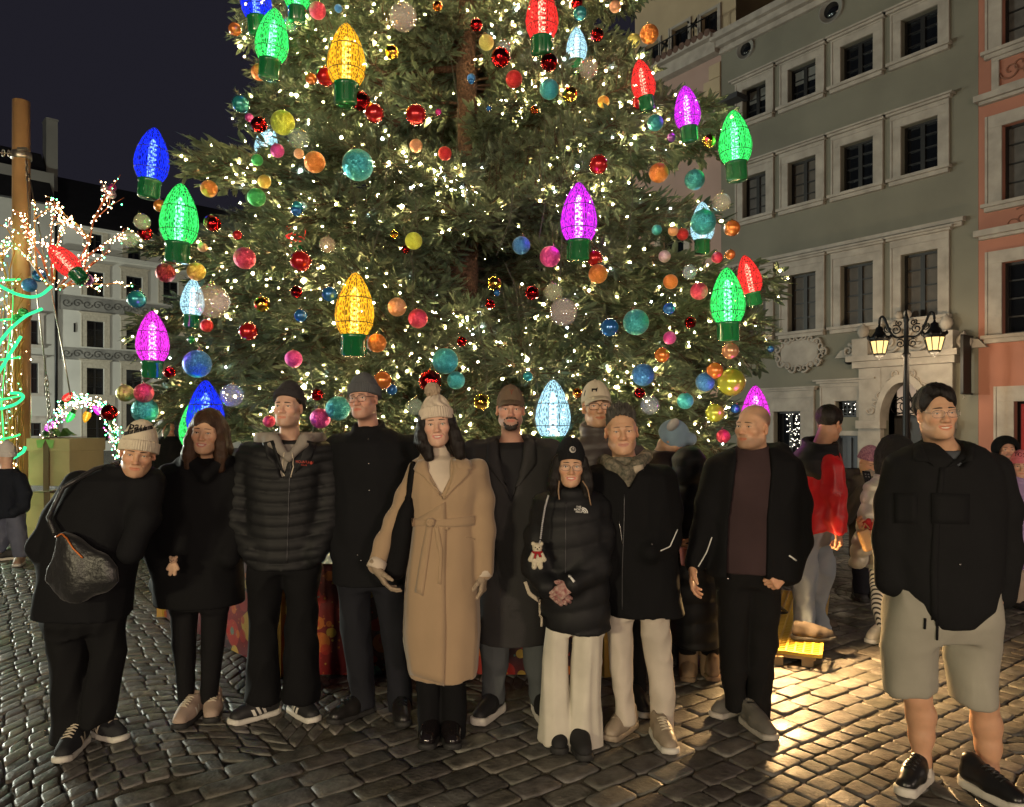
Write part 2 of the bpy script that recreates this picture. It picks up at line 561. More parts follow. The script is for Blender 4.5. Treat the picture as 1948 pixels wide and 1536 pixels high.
for si, P in enumerate(stones[300:]):
    V, Fc = stone_geo(P, r=rng) if si < 1700 else far_stone(P, rng); b = len(VV)
    VV += [tuple(v) for v in V]; FF += [tuple(i + b for i in f) for f in Fc]; CC += [stone_col()] * len(V)
me = bpy.data.meshes.new('cobblestones'); me.from_pydata(VV, [], FF); me.materials.append(M_STONE)
a = me.color_attributes.new('Col', 'FLOAT_COLOR', 'POINT')
cc = np.ones((len(VV), 4), np.float32); cc[:, :3] = CC; a.data.foreach_set('color', cc.ravel())
me.polygons.foreach_set('use_smooth', np.ones(len(FF), bool))
o = link('cobblestones', me, ground); o['kind'] = 'stuff'

# ================================================================= BUILDINGS
M_GLASS = mat('window_glass', (0.006, 0.007, 0.009), rough=0.06, spec=0.6)
M_SASH = mat('window_sash', (0.035, 0.028, 0.022), rough=0.5)
M_SASH_D = mat('dark_sash', (0.012, 0.011, 0.011), rough=0.5)
M_SHUTTER = mat('brown_shutter', (0.07, 0.058, 0.047), rough=0.6, var=0.15, vscale=6)
M_STONEW = mat('pale_stone', (0.32, 0.287, 0.25), rough=0.8, var=0.2, vscale=3, bump=0.25, bscale=50)
M_METAL_D = mat('dark_iron', (0.012, 0.012, 0.013), rough=0.45, metal=0.6)
M_CURTAIN = mat('window_curtain', (0.10, 0.095, 0.09), rough=0.9, var=0.25, vscale=4)

class Facade:
    def __init__(s, P0, d, n):
        s.P0 = np.array(P0, float); s.d = np.array(d, float) / np.linalg.norm(d); s.n = np.array(n, float) / np.linalg.norm(n)
    def at(s, u, w, z):
        p = s.P0 + u * s.d + w * s.n
        return Vector((p[0], p[1], z))
    def u(s, px):
        t = (px - CX) / F
        return (t * s.P0[1] - s.P0[0]) / (s.d[0] - t * s.d[1])
    def Y(s, px): return s.P0[1] + s.u(px) * s.d[1]
    def z(s, px, py): return CH - (py - HY) / F * s.Y(px)
    def rot(s):
        return Matrix(((s.d[0], s.n[0], 0), (s.d[1], s.n[1], 0), (0, 0, 1)))
    def box(s, mb, u0, u1, w0, w1, z0, z1, mi=0, bev=0.0):
        c = s.at((u0 + u1) / 2, (w0 + w1) / 2, (z0 + z1) / 2)
        mb.box(c, (abs(u1 - u0), abs(w1 - w0), abs(z1 - z0)), s.rot(), mi, bev)
    def wall(s, mb, u0, u1, z0, z1, holes, depth=0.22, mi=0, w=0.0):
        us = sorted({u0, u1, *[h[0] for h in holes], *[h[1] for h in holes]})
        zs = sorted({z0, z1, *[h[2] for h in holes], *[h[3] for h in holes]})
        for a, b in zip(us[:-1], us[1:]):
            for c, d in zip(zs[:-1], zs[1:]):
                m, q = (a + b) / 2, (c + d) / 2
                if any(h[0] < m < h[1] and h[2] < q < h[3] for h in holes): continue
                mb.quad(s.at(a, w, c), s.at(b, w, c), s.at(b, w, d), s.at(a, w, d), mi)
        for h in holes:
            a, b, c, d = h[:4]
            for (p, q) in (((a, c), (b, c)), ((b, c), (b, d)), ((b, d), (a, d)), ((a, d), (a, c))):
                mb.quad(s.at(p[0], w, p[1]), s.at(q[0], w, q[1]), s.at(q[0], w - depth, q[1]), s.at(p[0], w - depth, p[1]), mi)
    def window(s, parent, u0, u1, z0, z1, nx=2, nz=3, sur=0.24, hood=0.28, sill=True, msur=None, glass=None, sash=None, back=0.2, w=0.0, hoodout=0.16, pilaster=True):
        """one window thing-part: sash bars, with pane, surround and sill as its sub-parts"""
        msur = msur or M_STONEW
        mb = MB(); f = 0.055
        zb = w - back + 0.05
        s.box(mb, u0, u0 + f, w - back, zb, z0, z1); s.box(mb, u1 - f, u1, w - back, zb, z0, z1)
        s.box(mb, u0 + f, u1 - f, w - back, zb, z0, z0 + f); s.box(mb, u0 + f, u1 - f, w - back, zb, z1 - f, z1)
        for i in range(1, nx):
            u = u0 + (u1 - u0) * i / nx; hw = 0.05 if nx == 2 or i * 2 == nx else 0.016
            s.box(mb, u - hw, u + hw, w - back, zb - 0.004, z0 + f, z1 - f)
        for j in range(1, nz):
            z = z0 + (z1 - z0) * j / nz
            s.box(mb, u0 + f, u1 - f, w - back, zb - 0.012, z - 0.014, z + 0.014)
        win = mb.build('window', [sash or M_SASH], parent)
        for i in range(nx):
            a = u0 + (u1 - u0) * i / nx; b = u0 + (u1 - u0) * (i + 1) / nx
            pb = MB(); s.box(pb, a + 0.01, b - 0.01, w - back - 0.03, w - back - 0.002, z0 + 0.01, z1 - 0.01)
            pb.build('pane', [glass or M_GLASS], win)
        if sur:
            sb = MB()
            so = 0.045
            s.box(sb, u0 - sur, u0 - 0.002, w - 0.03, w + so, z0, z1)
            s.box(sb, u1 + 0.002, u1 + sur, w - 0.03, w + so, z0, z1)
            s.box(sb, u0 - sur, u1 + sur, w - 0.03, w + so + 0.003, z1 + 0.002, z1 + sur)
            # raised outer fillet
            s.box(sb, u0 - sur - 0.05, u0 - sur - 0.002, w - 0.03, w + so + 0.018, z0, z1 + sur)
            s.box(sb, u1 + sur + 0.002, u1 + sur + 0.05, w - 0.03, w + so + 0.018, z0, z1 + sur)
            if hood:
                s.box(sb, u0 - sur - 0.05, u1 + sur + 0.05, w - 0.03, w + so + 0.02, z1 + sur + 0.002, z1 + sur + hood - 0.1)
                s.box(sb, u0 - sur - 0.11, u1 + sur + 0.11, w - 0.03, w + so + hoodout * 0.6, z1 + sur + hood - 0.098, z1 + sur + hood - 0.045)
                s.box(sb, u0 - sur - 0.17, u1 + sur + 0.17, w - 0.03, w + so + hoodout, z1 + sur + hood - 0.043, z1 + sur + hood)
            sb.build('surround', [msur], win)
        if sill:
            lb = MB()
            s.box(lb, u0 - sur - 0.1, u1 + sur + 0.1, w - 0.03, w + 0.17, z0 - 0.075, z0 - 0.003)
            s.box(lb, u0 - sur - 0.05, u1 + sur + 0.05, w - 0.03, w + 0.11, z0 - 0.17, z0 - 0.078)
            lb.build('sill', [msur], win)
        return win

RF = Facade((9.5 + 0.0, 17.3), (-0.588, 0.809), (-0.809, -0.588))
U0 = RF.u(1861)
# --- green building ------------------------------------------------------------
M_GREEN = mat('green_plaster', (0.165, 0.158, 0.125), rough=0.9, var=0.14, vscale=0.7, bump=0.15, bscale=60)
M_ORANGE = mat('orange_plaster', (0.33, 0.142, 0.098), rough=0.9, var=0.16, vscale=0.7, bump=0.15, bscale=60)
ug0, ug1 = U0, RF.u(1372)
gb = empty('green_building', RF.at((ug0 + ug1) / 2, 0, 0))
tag(gb, 'grey-green plastered house with rows of pale framed windows and a carved stone portal', 'building')
cols_px = [(1414, 1458), (1500, 1553), (1600, 1662), (1715, 1785)]
rows_z = []
for (pt, pb, q) in ((9, 88, 1787), (220, 320, 1784), (474, 601, 1781)):
    rows_z.append((RF.z(q, pb), RF.z(q, pt)))
ztop = RF.z(1450, 34)
holes = []
for r in range(3):
    for c in cols_px: holes.append((RF.u(c[1]), RF.u(c[0]), rows_z[r][0], rows_z[r][1]))
# ground floor: barred window, shop window, blue shutter, portal opening
zsm = (RF.z(1612, 794), RF.z(1612, 763)); hs = (RF.u(1631), RF.u(1590), *zsm)
hshop = (RF.u(1524), RF.u(1473), 0.55, RF.z(1500, 783))
hblue = (RF.u(1633), RF.u(1587), 0.3, RF.z(1610, 829))
hport = (RF.u(1770), RF.u(1682), 0.02, RF.z(1726, 728))
wm = MB()
RF.wall(wm, ug0, ug1, -0.02, ztop, holes + [hs, hshop, hblue, hport])
for (u0, u1) in ((ug0, ug0), (ug1, ug1)):
    wm.quad(RF.at(u0, 0, -0.02), RF.at(u0, -9, -0.02), RF.at(u0, -9, ztop), RF.at(u0, 0, ztop))
wm.quad(RF.at(ug0, -9, -0.02), RF.at(ug1, -9, -0.02), RF.at(ug1, -9, ztop), RF.at(ug0, -9, ztop))
wm.quad(RF.at(ug0, 0, ztop), RF.at(ug1, 0, ztop), RF.at(ug1, -9, ztop), RF.at(ug0, -9, ztop))
wm.build('wall', [M_GREEN], gb)
for r in range(3):
    for i, c in enumerate(cols_px):
        g = M_SHUTTER if r == 2 or (r == 1 and i == 1) else (M_CURTAIN if r == 1 and i == 0 else M_GLASS)
        RF.window(gb, RF.u(c[1]), RF.u(c[0]), *rows_z[r], nx=2, nz=4 if r else 3, sur=0.2, hood=(0.14, 0.2, 0.26)[r], glass=g, sash=M_SASH_D)
        if r == 0 and i < 2:      # half-drawn blinds
            bb = MB(); u0, u1 = RF.u(c[1]), RF.u(c[0]); z1 = rows_z[0][1]
            RF.box(bb, u0 + 0.08, u1 - 0.08, -0.199, -0.192, z1 - 0.42, z1 - 0.07); bb.build('window_blind', [mat('grey_blind', (0.13, 0.13, 0.12))], gb)
# long moulding over the third row, oculi, top cornice
mb = MB()
zc = rows_z[2][1] + 0.2 + 0.3
RF.box(mb, ug0 + 0.25, ug1 - 0.02, -0.03, 0.16, zc, zc + 0.09); RF.box(mb, ug0 + 0.3, ug1 - 0.04, -0.03, 0.1, zc - 0.09, zc - 0.003)
mb.build('string_course', [M_STONEW], gb); mb = MB()
RF.box(mb, ug0 + 0.02, ug1 + 0.1, -0.05, 0.42, ztop - 0.16, ztop + 0.02); RF.box(mb, ug0 + 0.02, ug1 + 0.05, -0.05, 0.28, ztop - 0.34, ztop - 0.165)
RF.box(mb, ug0 + 0.02, ug1, -0.05, 0.12, ztop - 0.5, ztop - 0.345)
mb.build('cornice', [M_STONEW], gb)
for (px, py, r) in ((1419, 94, 0.29), (1582, 20, 0.33)):
    u, z = RF.u(px), RF.z(px, py)
    mb = MB()
    M = Matrix.Translation(RF.at(u, 0.0, z)) @ RF.rot().to_4x4() @ Matrix.Rotation(-PI / 2, 4, 'X')
    mb.lathe([(r * 0.62, -0.02), (r * 0.62, 0.02), (r * 0.9, 0.03), (r * 0.93, 0.06), (r, 0.06), (r, -0.02)], 28, M, 0, True, False)
    w = mb.build('oculus_window', [mat('grey_stone', (0.2, 0.19, 0.17), rough=0.85)], gb)
    mb = MB(); mb.lathe([(0.001, 0.012), (r * 0.64, 0.012), (r * 0.64, 0.0)], 24, M); mb.build('pane', [M_GLASS], w)
# ground-floor openings
wnd = RF.window(gb, *hs, nx=5, nz=4, sur=0.36, hood=0.2, sill=False, sash=M_METAL_D)
M_TWINKLE = emitter('window_twinkle', (1, 0.9, 0.75), 5.0)
tw = MB()
for k in range(9): tw.ball(RF.at(rng.uniform(hs[0] + .1, hs[1] - .1), -0.165, rng.uniform(hs[2] + .05, hs[3] - .05)), 0.014, 5, 4)
t = tw.build('lights_behind_pane', [M_TWINKLE], wnd); t['kind'] = 'stuff'
wnd = RF.window(gb, *hshop, nx=2, nz=1, sur=0.35, hood=0.3, sill=False, sash=M_METAL_D)
tw = MB()
for k in range(70): tw.ball(RF.at(rng.uniform(hshop[0] + .08, hshop[1] - .25), -0.16, rng.uniform(hshop[2] + .3, hshop[3] - .05)), 0.012, 5, 4)
t = tw.build('lights_behind_pane', [M_TWINKLE], wnd); t['kind'] = 'stuff'
RF.window(gb, *hblue, nx=2, nz=1, sur=0.12, hood=0, sill=False, sash=mat('blue_grey_paint', (0.07, 0.075, 0.09), rough=0.6), glass=MATS['blue_grey_paint'])
# portal
pt = MB()
uL, uR = RF.u(1640), RF.u(1818)           # image left is larger u
zi = RF.z(1726, 728); zsp = RF.z(1726, 800); ucp = (hport[0] + hport[1]) / 2; ra = (hport[1] - hport[0]) / 2
ztp = RF.z(1726, 697)
so = 0.3
for (a, b) in ((hport[1] + 0.003, uL), (uR, hport[0] - 0.003)):
    RF.box(pt, a, b, -0.05, 0.18, 0.003, zsp - 0.2); RF.box(pt, a - 0.03, b + 0.03, -0.05, 0.26, zsp - 0.197, zsp)
    RF.box(pt, a, b, -0.05, 0.16, zsp + 0.003, ztp)
n = 20
arc = [(ucp + ra * math.cos(PI * i / n), zsp + (zi - zsp) * math.sin(PI * i / n)) for i in range(n + 1)]
for i in range(n):                        # spandrel fill above the arch and the arch's own moulding
    (a0, b0), (a1, b1) = arc[i], arc[i + 1]
    pt.prism([(a0, b0), (a1, b1), (a1, ztp), (a0, ztp)], lambda a, b, w: RF.at(a, w, b), -0.2, 0.15)
    f = 1.22
    q = [(a0, b0), (a1, b1), (ucp + (a1 - ucp) * f, zsp + (b1 - zsp) * f), (ucp + (a0 - ucp) * f, zsp + (b0 - zsp) * f)]
    q = [(min(max(a, uR), uL), min(b, ztp - 0.01)) for a, b in q]
    pt.prism(q, lambda a, b, w: RF.at(a, w, b), 0.15, 0.22)
RF.box(pt, uR - 0.1, uL + 0.1, -0.05, 0.3, ztp + 0.003, ztp + 0.16); RF.box(pt, uR - 0.2, uL + 0.2, -0.05, 0.42, ztp + 0.163, ztp + 0.3)
portal = pt.build('stone_portal', [M_STONEW], gb)
cr = MB(); zb = ztp + 0.303
for u in (uR + 0.12, uL - 0.12):
    RF.box(cr, u - 0.2, u + 0.2, 0.0, 0.34, zb, zb + 0.42)
    cr.lathe([(0.05, 0), (0.09, 0.05), (0.14, 0.16), (0.12, 0.26), (0.03, 0.36), (0.005, 0.4)], 10, Matrix.Translation(RF.at(u, 0.17, zb + 0.42)))
def scroll(mb, u, z, w, R, turns, dirn, r=0.03, z0ang=0.0):
    P = []
    for i in range(26):
        t = i / 25; a = z0ang + dirn * turns * 2 * PI * t; q = R * (1 - 0.85 * t)
        P.append(RF.at(u + q * math.cos(a), w, z + q * math.sin(a)))
    mb.tube(P, [r * (1 - 0.4 * i / 25) for i in range(26)], 6)
for sgn in (-1, 1):
    for (du, R) in ((0.35, 0.3), (0.95, 0.24), (1.35, 0.17)):
        scroll(cr, ucp + sgn * du, zb + R * 0.9, 0.16, R, 1.6, sgn, 0.05, PI / 2)
    ob = [(0.0, 0.0), (1.75, 0.0), (1.6, 0.18), (0.9, 0.34), (0.45, 0.62), (0.0, 0.75)]
    cr.prism([(ucp + sgn * a, zb + b) for a, b in ob], lambda a, b, w: RF.at(a, w, b), 0.0, 0.12)
for k in range(6):
    a = PI * 2 * k / 6; cr.ball(RF.at(ucp + 0.2 * math.cos(a), 0.17, zb + 0.7 + 0.24 * math.sin(a)), (0.1, 0.08, 0.1), 8, 6)
cr.build('portal_crest', [M_STONEW], portal)
for sgn in (-1, 1):                       # carved sprays in the spandrels
    rl = MB()
    for k in range(7):
        u = ucp + sgn * (ra + 0.15 - 0.12 * k); z = zsp + 0.25 + 0.17 * k
        if z > ztp - 0.15: break
        scroll(rl, u + sgn * 0.1, z, 0.17, 0.11, 1.2, sgn * (1 if k % 2 else -1), 0.028, k)
    rl.build('carved_relief', [M_STONEW], portal)
dr = MB(); RF.box(dr, hport[0], hport[1], -0.62, -0.5, 0.02, zsp + 0.05)
for i in range(4): RF.box(dr, hport[0] + 0.15 + i * ra / 2, hport[0] + ra / 2 + i * ra / 2 - 0.0, -0.5, -0.47, 0.3, zsp - 0.3)
dr.build('portal_door', [mat('dark_door', (0.03, 0.027, 0.026), rough=0.5)], gb)
fl = MB()
RF.box(fl, hport[0], hport[1], -0.56, -0.5, zsp + 0.05, zsp + 0.13)
for k in range(7):
    scroll(fl, ucp + (k - 3) * ra * 0.27, zsp + 0.42 - 0.03 * abs(k - 3), -0.5, 0.24, 1.5, 1 if k % 2 else -1, 0.018, k * 1.3)
    fl.tube([RF.at(ucp, -0.5, zsp + 0.1), RF.at(ucp + ra * 0.95 * math.cos(PI * (k + .5) / 7), -0.5, zsp + (zi - zsp) * math.sin(PI * (k + .5) / 7))], 0.016, 5)
fan = fl.build('fanlight_grille', [M_METAL_D], gb)
pb = MB(); RF.box(pb, hport[0], hport[1], -0.68, -0.63, zsp + 0.05, zi + 0.1); pb.build('pane', [mat('lit_fanlight', (0.5, 0.42, 0.34), rough=0.5, emit=(1.0, 0.75, 0.55), estr=0.28)], fan)
# plaque with scrolled frame
up, zp = RF.u(1522), RF.z(1522, 672)
pl = MB(); RF.box(pl, up - 0.55, up + 0.55, 0.0, 0.07, zp - 0.36, zp + 0.34, 0, 0.02)
pl2 = MB(); k = 0
for a in np.linspace(0, 2 * PI, 20, endpoint=False):
    scroll(pl2, up + 0.62 * math.cos(a) * (1.0 + 0.12 * math.cos(2 * a)), zp + 0.43 * math.sin(a), 0.07, 0.12, 1.1, 1 if k % 2 else -1, 0.035, a + 1); k += 1
p = pl.build('plaque', [M_STONEW], gb); pl2.build('scroll_frame', [M_STONEW], p)
# security camera blobs
cb = MB(); cb.ball(RF.at(RF.u(1622), 0.15, RF.z(1622, 688)), (0.1, 0.16, 0.09)); RF.box(cb, RF.u(1622) - .02, RF.u(1622) + .02, 0, 0.12, RF.z(1622, 688) - .02, RF.z(1622, 688) + .02)
cb.build('wall_camera', [M_METAL_D], gb)

# --- orange building -------------------------------------------------------------
ob = empty('orange_building', RF.at(U0 - 4, 0, 0))
tag(ob, 'terracotta orange house at the right edge with pale window frames and relief panels', 'building')
oh = []
uo1 = RF.u(1907); uo0 = uo1 - 1.55
orow = [(RF.z(1906, 92), RF.z(1906, -45)), (RF.z(1906, 385), RF.z(1906, 240)), (RF.z(1908, 637), RF.z(1908, 500))]
for r in orow: oh.append((uo0, uo1, *r))
og = (RF.u(1930) - 1.3, RF.u(1930), 0.6, RF.z(1930, 764)); oh.append(og)
wm = MB(); zto = 15.0
RF.wall(wm, U0 - 9, U0 - 0.004, -0.02, zto, oh)
wm.quad(RF.at(U0 - 9, 0, -0.02), RF.at(U0 - 9, -9, -0.02), RF.at(U0 - 9, -9, zto), RF.at(U0 - 9, 0, zto))
wm.quad(RF.at(U0 - 9, 0, zto), RF.at(U0 - .004, 0, zto), RF.at(U0 - .004, -9, zto), RF.at(U0 - 9, -9, zto))
wm.quad(RF.at(U0 - .004, -0.01, ztop), RF.at(U0 - .004, -9, ztop), RF.at(U0 - .004, -9, zto), RF.at(U0 - .004, -0.01, zto))
wm.build('wall', [M_ORANGE], ob)
for i, r in enumerate(orow):
    RF.window(ob, uo0, uo1, *r, nx=2, nz=4, sur=0.27, hood=0.0, sash=M_SASH_D, glass=M_GLASS if i == 2 else M_CURTAIN)
    hb = MB()
    RF.box(hb, uo0 - 0.5, uo1 + 0.5, -0.02, 0.2, r[1] + 0.62, r[1] + 0.75); RF.box(hb, uo0 - 0.42, uo1 + 0.42, -0.02, 0.12, r[1] + 0.55, r[1] + 0.617)
    hb.build('window_hood', [M_STONEW], ob)
wnd = RF.window(ob, *og, nx=6, nz=1, sur=0.33, hood=0, sill=False, sash=M_METAL_D, glass=mat('red_lit_pane', (0.2, 0.02, 0.02), rough=0.3, emit=(1, 0.1, 0.08), estr=0.16))
pn = MB(); zpa, zpb = RF.z(1888, 181), RF.z(1888, 110); upn = RF.u(1888)
RF.box(pn, upn - 2.2, upn, 0, 0.06, zpa, zpa + 0.12); RF.box(pn, upn - 2.2, upn, 0, 0.06, zpb - 0.12, zpb); RF.box(pn, upn - 0.14, upn, 0, 0.058, zpa + .123, zpb - .123); RF.box(pn, upn - 2.2, upn - 2.06, 0, 0.058, zpa + .123, zpb - .123)
p = pn.build('relief_panel', [M_STONEW], ob)
rl = MB()
for k in range(9): scroll(rl, upn - 0.35 - 0.19 * k, (zpa + zpb) / 2 + 0.1 * math.sin(k * 2.1), 0.02, 0.2, 1.3, 1 if k % 2 else -1, 0.02, k * 1.7)
M_SGRAF = mat('dark_sgraffito', (0.2, 0.09, 0.06), rough=0.9)
rl.build('relief', [M_SGRAF], p)
rl = MB()
for k in range(9): scroll(rl, RF.u(1925) - 0.22 * k, RF.z(1925, 428) + 0.2 * math.sin(k * 1.9) - 0.08 * k, 0.01, 0.24, 1.2, 1 if k % 2 else -1, 0.016, k)
rl.build('wall_scrollwork', [M_SGRAF], ob)
# hanging banner between the two houses
bn = empty('hanging_banner', RF.at(RF.u(1852), 0, RF.z(1852, 700)))
tag(bn, 'narrow black vertical sign on brackets at the corner between the green and orange houses', 'sign')
mb = MB(); ub = U0 + 0.12; zb0, zb1 = RF.z(1850, 750), RF.z(1850, 641)
RF.box(mb, ub - 0.03, ub + 0.03, 0.12, 0.52, zb0, zb1); mb.build('panel', [mat('black_sign', (0.008, 0.008, 0.009), rough=0.5)], bn)
mb = MB()
for z in (zb0, zb1): mb.tube([RF.at(ub, 0.0, z), RF.at(ub, 0.55, z)], 0.022, 6)
mb.build('bracket', [M_METAL_D], bn)
def text_mesh(name, body, size, M, material, parent=None, extrude=0.002, label=None, bold=False, align='CENTER', shear=0.0, res=3):
    cu = bpy.data.curves.new(name, 'FONT'); cu.body = body; cu.size = size; cu.extrude = extrude; cu.align_x = align; cu.align_y = 'CENTER'
    cu.shear = shear; cu.resolution_u = res
    if bold: cu.offset = size * 0.02
    t = bpy.data.objects.new(name + '_tmp', cu); COL.objects.link(t)
    bpy.context.view_layer.update()
    me = bpy.data.meshes.new_from_object(t.evaluated_get(bpy.context.evaluated_depsgraph_get()))
    bpy.data.objects.remove(t)
    me.transform(M); me.materials.clear(); me.materials.append(material)
    me.name = name
    if parent is False: return me
    return link(name, me, parent)
M_LETTER = mat('pale_letters', (0.5, 0.48, 0.44), rough=0.6)
Rm = Matrix.Translation(RF.at(ub + 0.034, 0.32, (zb0 + zb1) / 2)) @ Matrix(((RF.n[0], 0, RF.d[0], 0), (RF.n[1], 0, RF.d[1], 0), (0, 1, 0, 0), (0, 0, 0, 1))) @ Matrix.Rotation(-PI / 2, 4, 'Z')
text_mesh('lettering', 'MUZEUM LITERATURY', 0.15, Rm, M_LETTER, bn)

# --- pink house with roof terrace --------------------------------------------------
M_PINK = mat('pink_plaster', (0.34, 0.235, 0.20), rough=0.9, var=0.08, vscale=1.0)
M_OCHRE = mat('ochre_plaster', (0.40, 0.315, 0.205), rough=0.9, var=0.1, vscale=1.0)
M_TILE = mat('roof_tile', (0.10, 0.055, 0.04), rough=0.8, var=0.3, vscale=4)
M_ROOF = mat('dark_roof', (0.016, 0.015, 0.017), rough=0.8, var=0.3, vscale=2)
up0, up1 = ug1 + 0.004, RF.u(1208)
pkb = empty('pink_house', RF.at((up0 + up1) / 2, 0, 0))
tag(pkb, 'dusky pink house with a wide arch below a set-back ochre top storey and terrace railing', 'building')
zt1 = RF.z(1371, 72)
wm = MB(); ucA = RF.u(1318); zA = RF.z(1306, 174); rA = (RF.u(1240) - RF.u(1352)) / 2; zL = RF.z(1371, 209)
# arch recess as stepped opening
n = 14; uc = (RF.u(1240) + RF.u(1352)) / 2
hA = [(uc - rA, uc + rA, zL + 0.2, zA)]
wins2 = []
for (a, b) in ((1392 - 10, 1392 + 8),): pass
gw = []
for (z0, z1) in ((6.2, 8.0), (2.9, 4.7)):
    for uu in (up0 + 1.4, up0 + 3.6, up0 + 5.8): 
        if uu + 1.0 < up1: gw.append((uu, uu + 0.95, z0, z1))
RF.wall(wm, up0, up1, -0.02, zt1 - 0.3, hA + gw, depth=0.6)
for i in range(n):
    a0 = uc + rA * math.cos(PI * i / n); a1 = uc + rA * math.cos(PI * (i + 1) / n)
    hgt = (zA - zL) * 0.72
    b0 = zA - hgt + hgt * math.sin(PI * i / n); b1 = zA - hgt + hgt * math.sin(PI * (i + 1) / n)
    wm.prism([(a0, b0), (a1, b1), (a1, zA + 0.001), (a0, zA + 0.001)], lambda a, b, w: RF.at(a, w, b), -0.6, -0.001)
wm.quad(RF.at(up0, -8, -.02), RF.at(up1, -8, -.02), RF.at(up1, -8, zt1 - .3), RF.at(up0, -8, zt1 - .3))
wm.quad(RF.at(up1, 0, -.02), RF.at(up1, -8, -.02), RF.at(up1, -8, zt1 - .3), RF.at(up1, 0, zt1 - .3))
wm.build('wall', [M_PINK], pkb)
mb = MB(); RF.box(mb, uc - rA, uc + rA, -1.2, -1.1, zL - 0.3, zA + 0.2); mb.build('arch_shadow_wall', [mat('shade_dark_plaster', (0.05, 0.04, 0.036))], pkb)  # recess shade is put into this back wall's dark colour
for g in gw: RF.window(pkb, *g, nx=2, nz=3, sur=0.2, hood=0.25, sash=M_SASH_D)
mb = MB(); RF.box(mb, up0, up1 + 0.1, -0.05, 0.5, zt1 - 0.12, zt1 + 0.02); RF.box(mb, up0, up1, -0.05, 0.3, zt1 - 0.5, zt1 - 0.123)
mb.build('cornice', [M_STONEW], pkb); mb = MB(); RF.box(mb, up0, up1, -0.05, 0.25, zL - 0.3, zL - 0.05); mb.build('string_course', [M_STONEW], pkb)
M_LEAD = mat('dark_ledge', (0.03, 0.03, 0.034), rough=0.6)
mb = MB(); RF.box(mb, up0 - 0.9, up1, -0.05, 0.45, zL - 0.047, zL + 0.1); mb.build('ledge', [M_LEAD], pkb)
for k in range(9):                                   # quoins
    z0 = zL + 0.12 + k * 0.44; 
    if z0 + 0.42 > zt1 - 0.5: break
    mb = MB(); RF.box(mb, up0 + 0.01, up0 + (0.62 if k % 2 else 0.42), -0.01, 0.05, z0, z0 + 0.42, 0, 0.01); mb.build('quoin', [M_OCHRE], pkb)
mb = MB(); 
u = up0
while u < up1:
    mb.tube([RF.at(u + 0.11, 0.52, zt1 + 0.03), RF.at(u + 0.11, -1.0, zt1 + 0.3)], 0.11, 7); u += 0.24
t = mb.build('roof_tiles', [M_TILE], pkb); t['kind'] = 'stuff'
WB = -1.2                                             # set-back storey
th = []
f2 = Facade(tuple(RF.P0 + WB * RF.n), RF.d, RF.n)
zs0, zs1 = zt1 + 0.2, f2.z(1300, -60)
for (a, b, t_, b_) in ((1335, 1366, 14, 95), (1279, 1310, 40, 118), (1228, 1254, 76, 140)):
    th.append((f2.u(b), f2.u(a), max(zs0 + .05, f2.z(b, b_)), f2.z(b, t_)))
wm = MB(); f2.wall(wm, f2.u(1400), f2.u(1208), zs0, zs1, th)
wm.quad(f2.at(f2.u(1208), 0, zs0), f2.at(f2.u(1208), -6, zs0), f2.at(f2.u(1208), -6, zs1), f2.at(f2.u(1208), 0, zs1))
wm.quad(f2.at(f2.u(1400), 0, zs1), f2.at(f2.u(1208), 0, zs1), f2.at(f2.u(1208), -6, zs1), f2.at(f2.u(1400), -6, zs1))
wm.build('top_storey', [M_OCHRE], pkb)
for h in th: f2.window(pkb, *h, nx=1, nz=1, sur=0.08, hood=0, sill=False, sash=M_SASH_D)
mb = MB()
for k in range(12):
    u = up0 + 0.3 + k * (up1 - up0 - 0.4) / 11; mb.tube([RF.at(u, -0.15, zt1), RF.at(u, -0.15, zt1 + 0.95)], 0.02, 5)
for dz in (0.5, 0.95): mb.tube([RF.at(up0 + 0.3, -0.15, zt1 + dz), RF.at(up1 - 0.1, -0.15, zt1 + dz)], 0.022, 5)
mb.build('railing', [M_METAL_D], pkb)
for (px, py) in ((1320, 48), (1266, 86), (1212, 105)):
    mb = MB(); u, z = f2.u(px), f2.z(px, py)
    for a in (0.7, -0.7): mb.tube([f2.at(u - 0.3 * math.cos(a), 0.03, z - 0.3 * math.sin(a)), f2.at(u + 0.3 * math.cos(a), 0.03, z + 0.3 * math.sin(a))], 0.035, 5)
    mb.build('wall_anchor', [M_METAL_D], pkb)

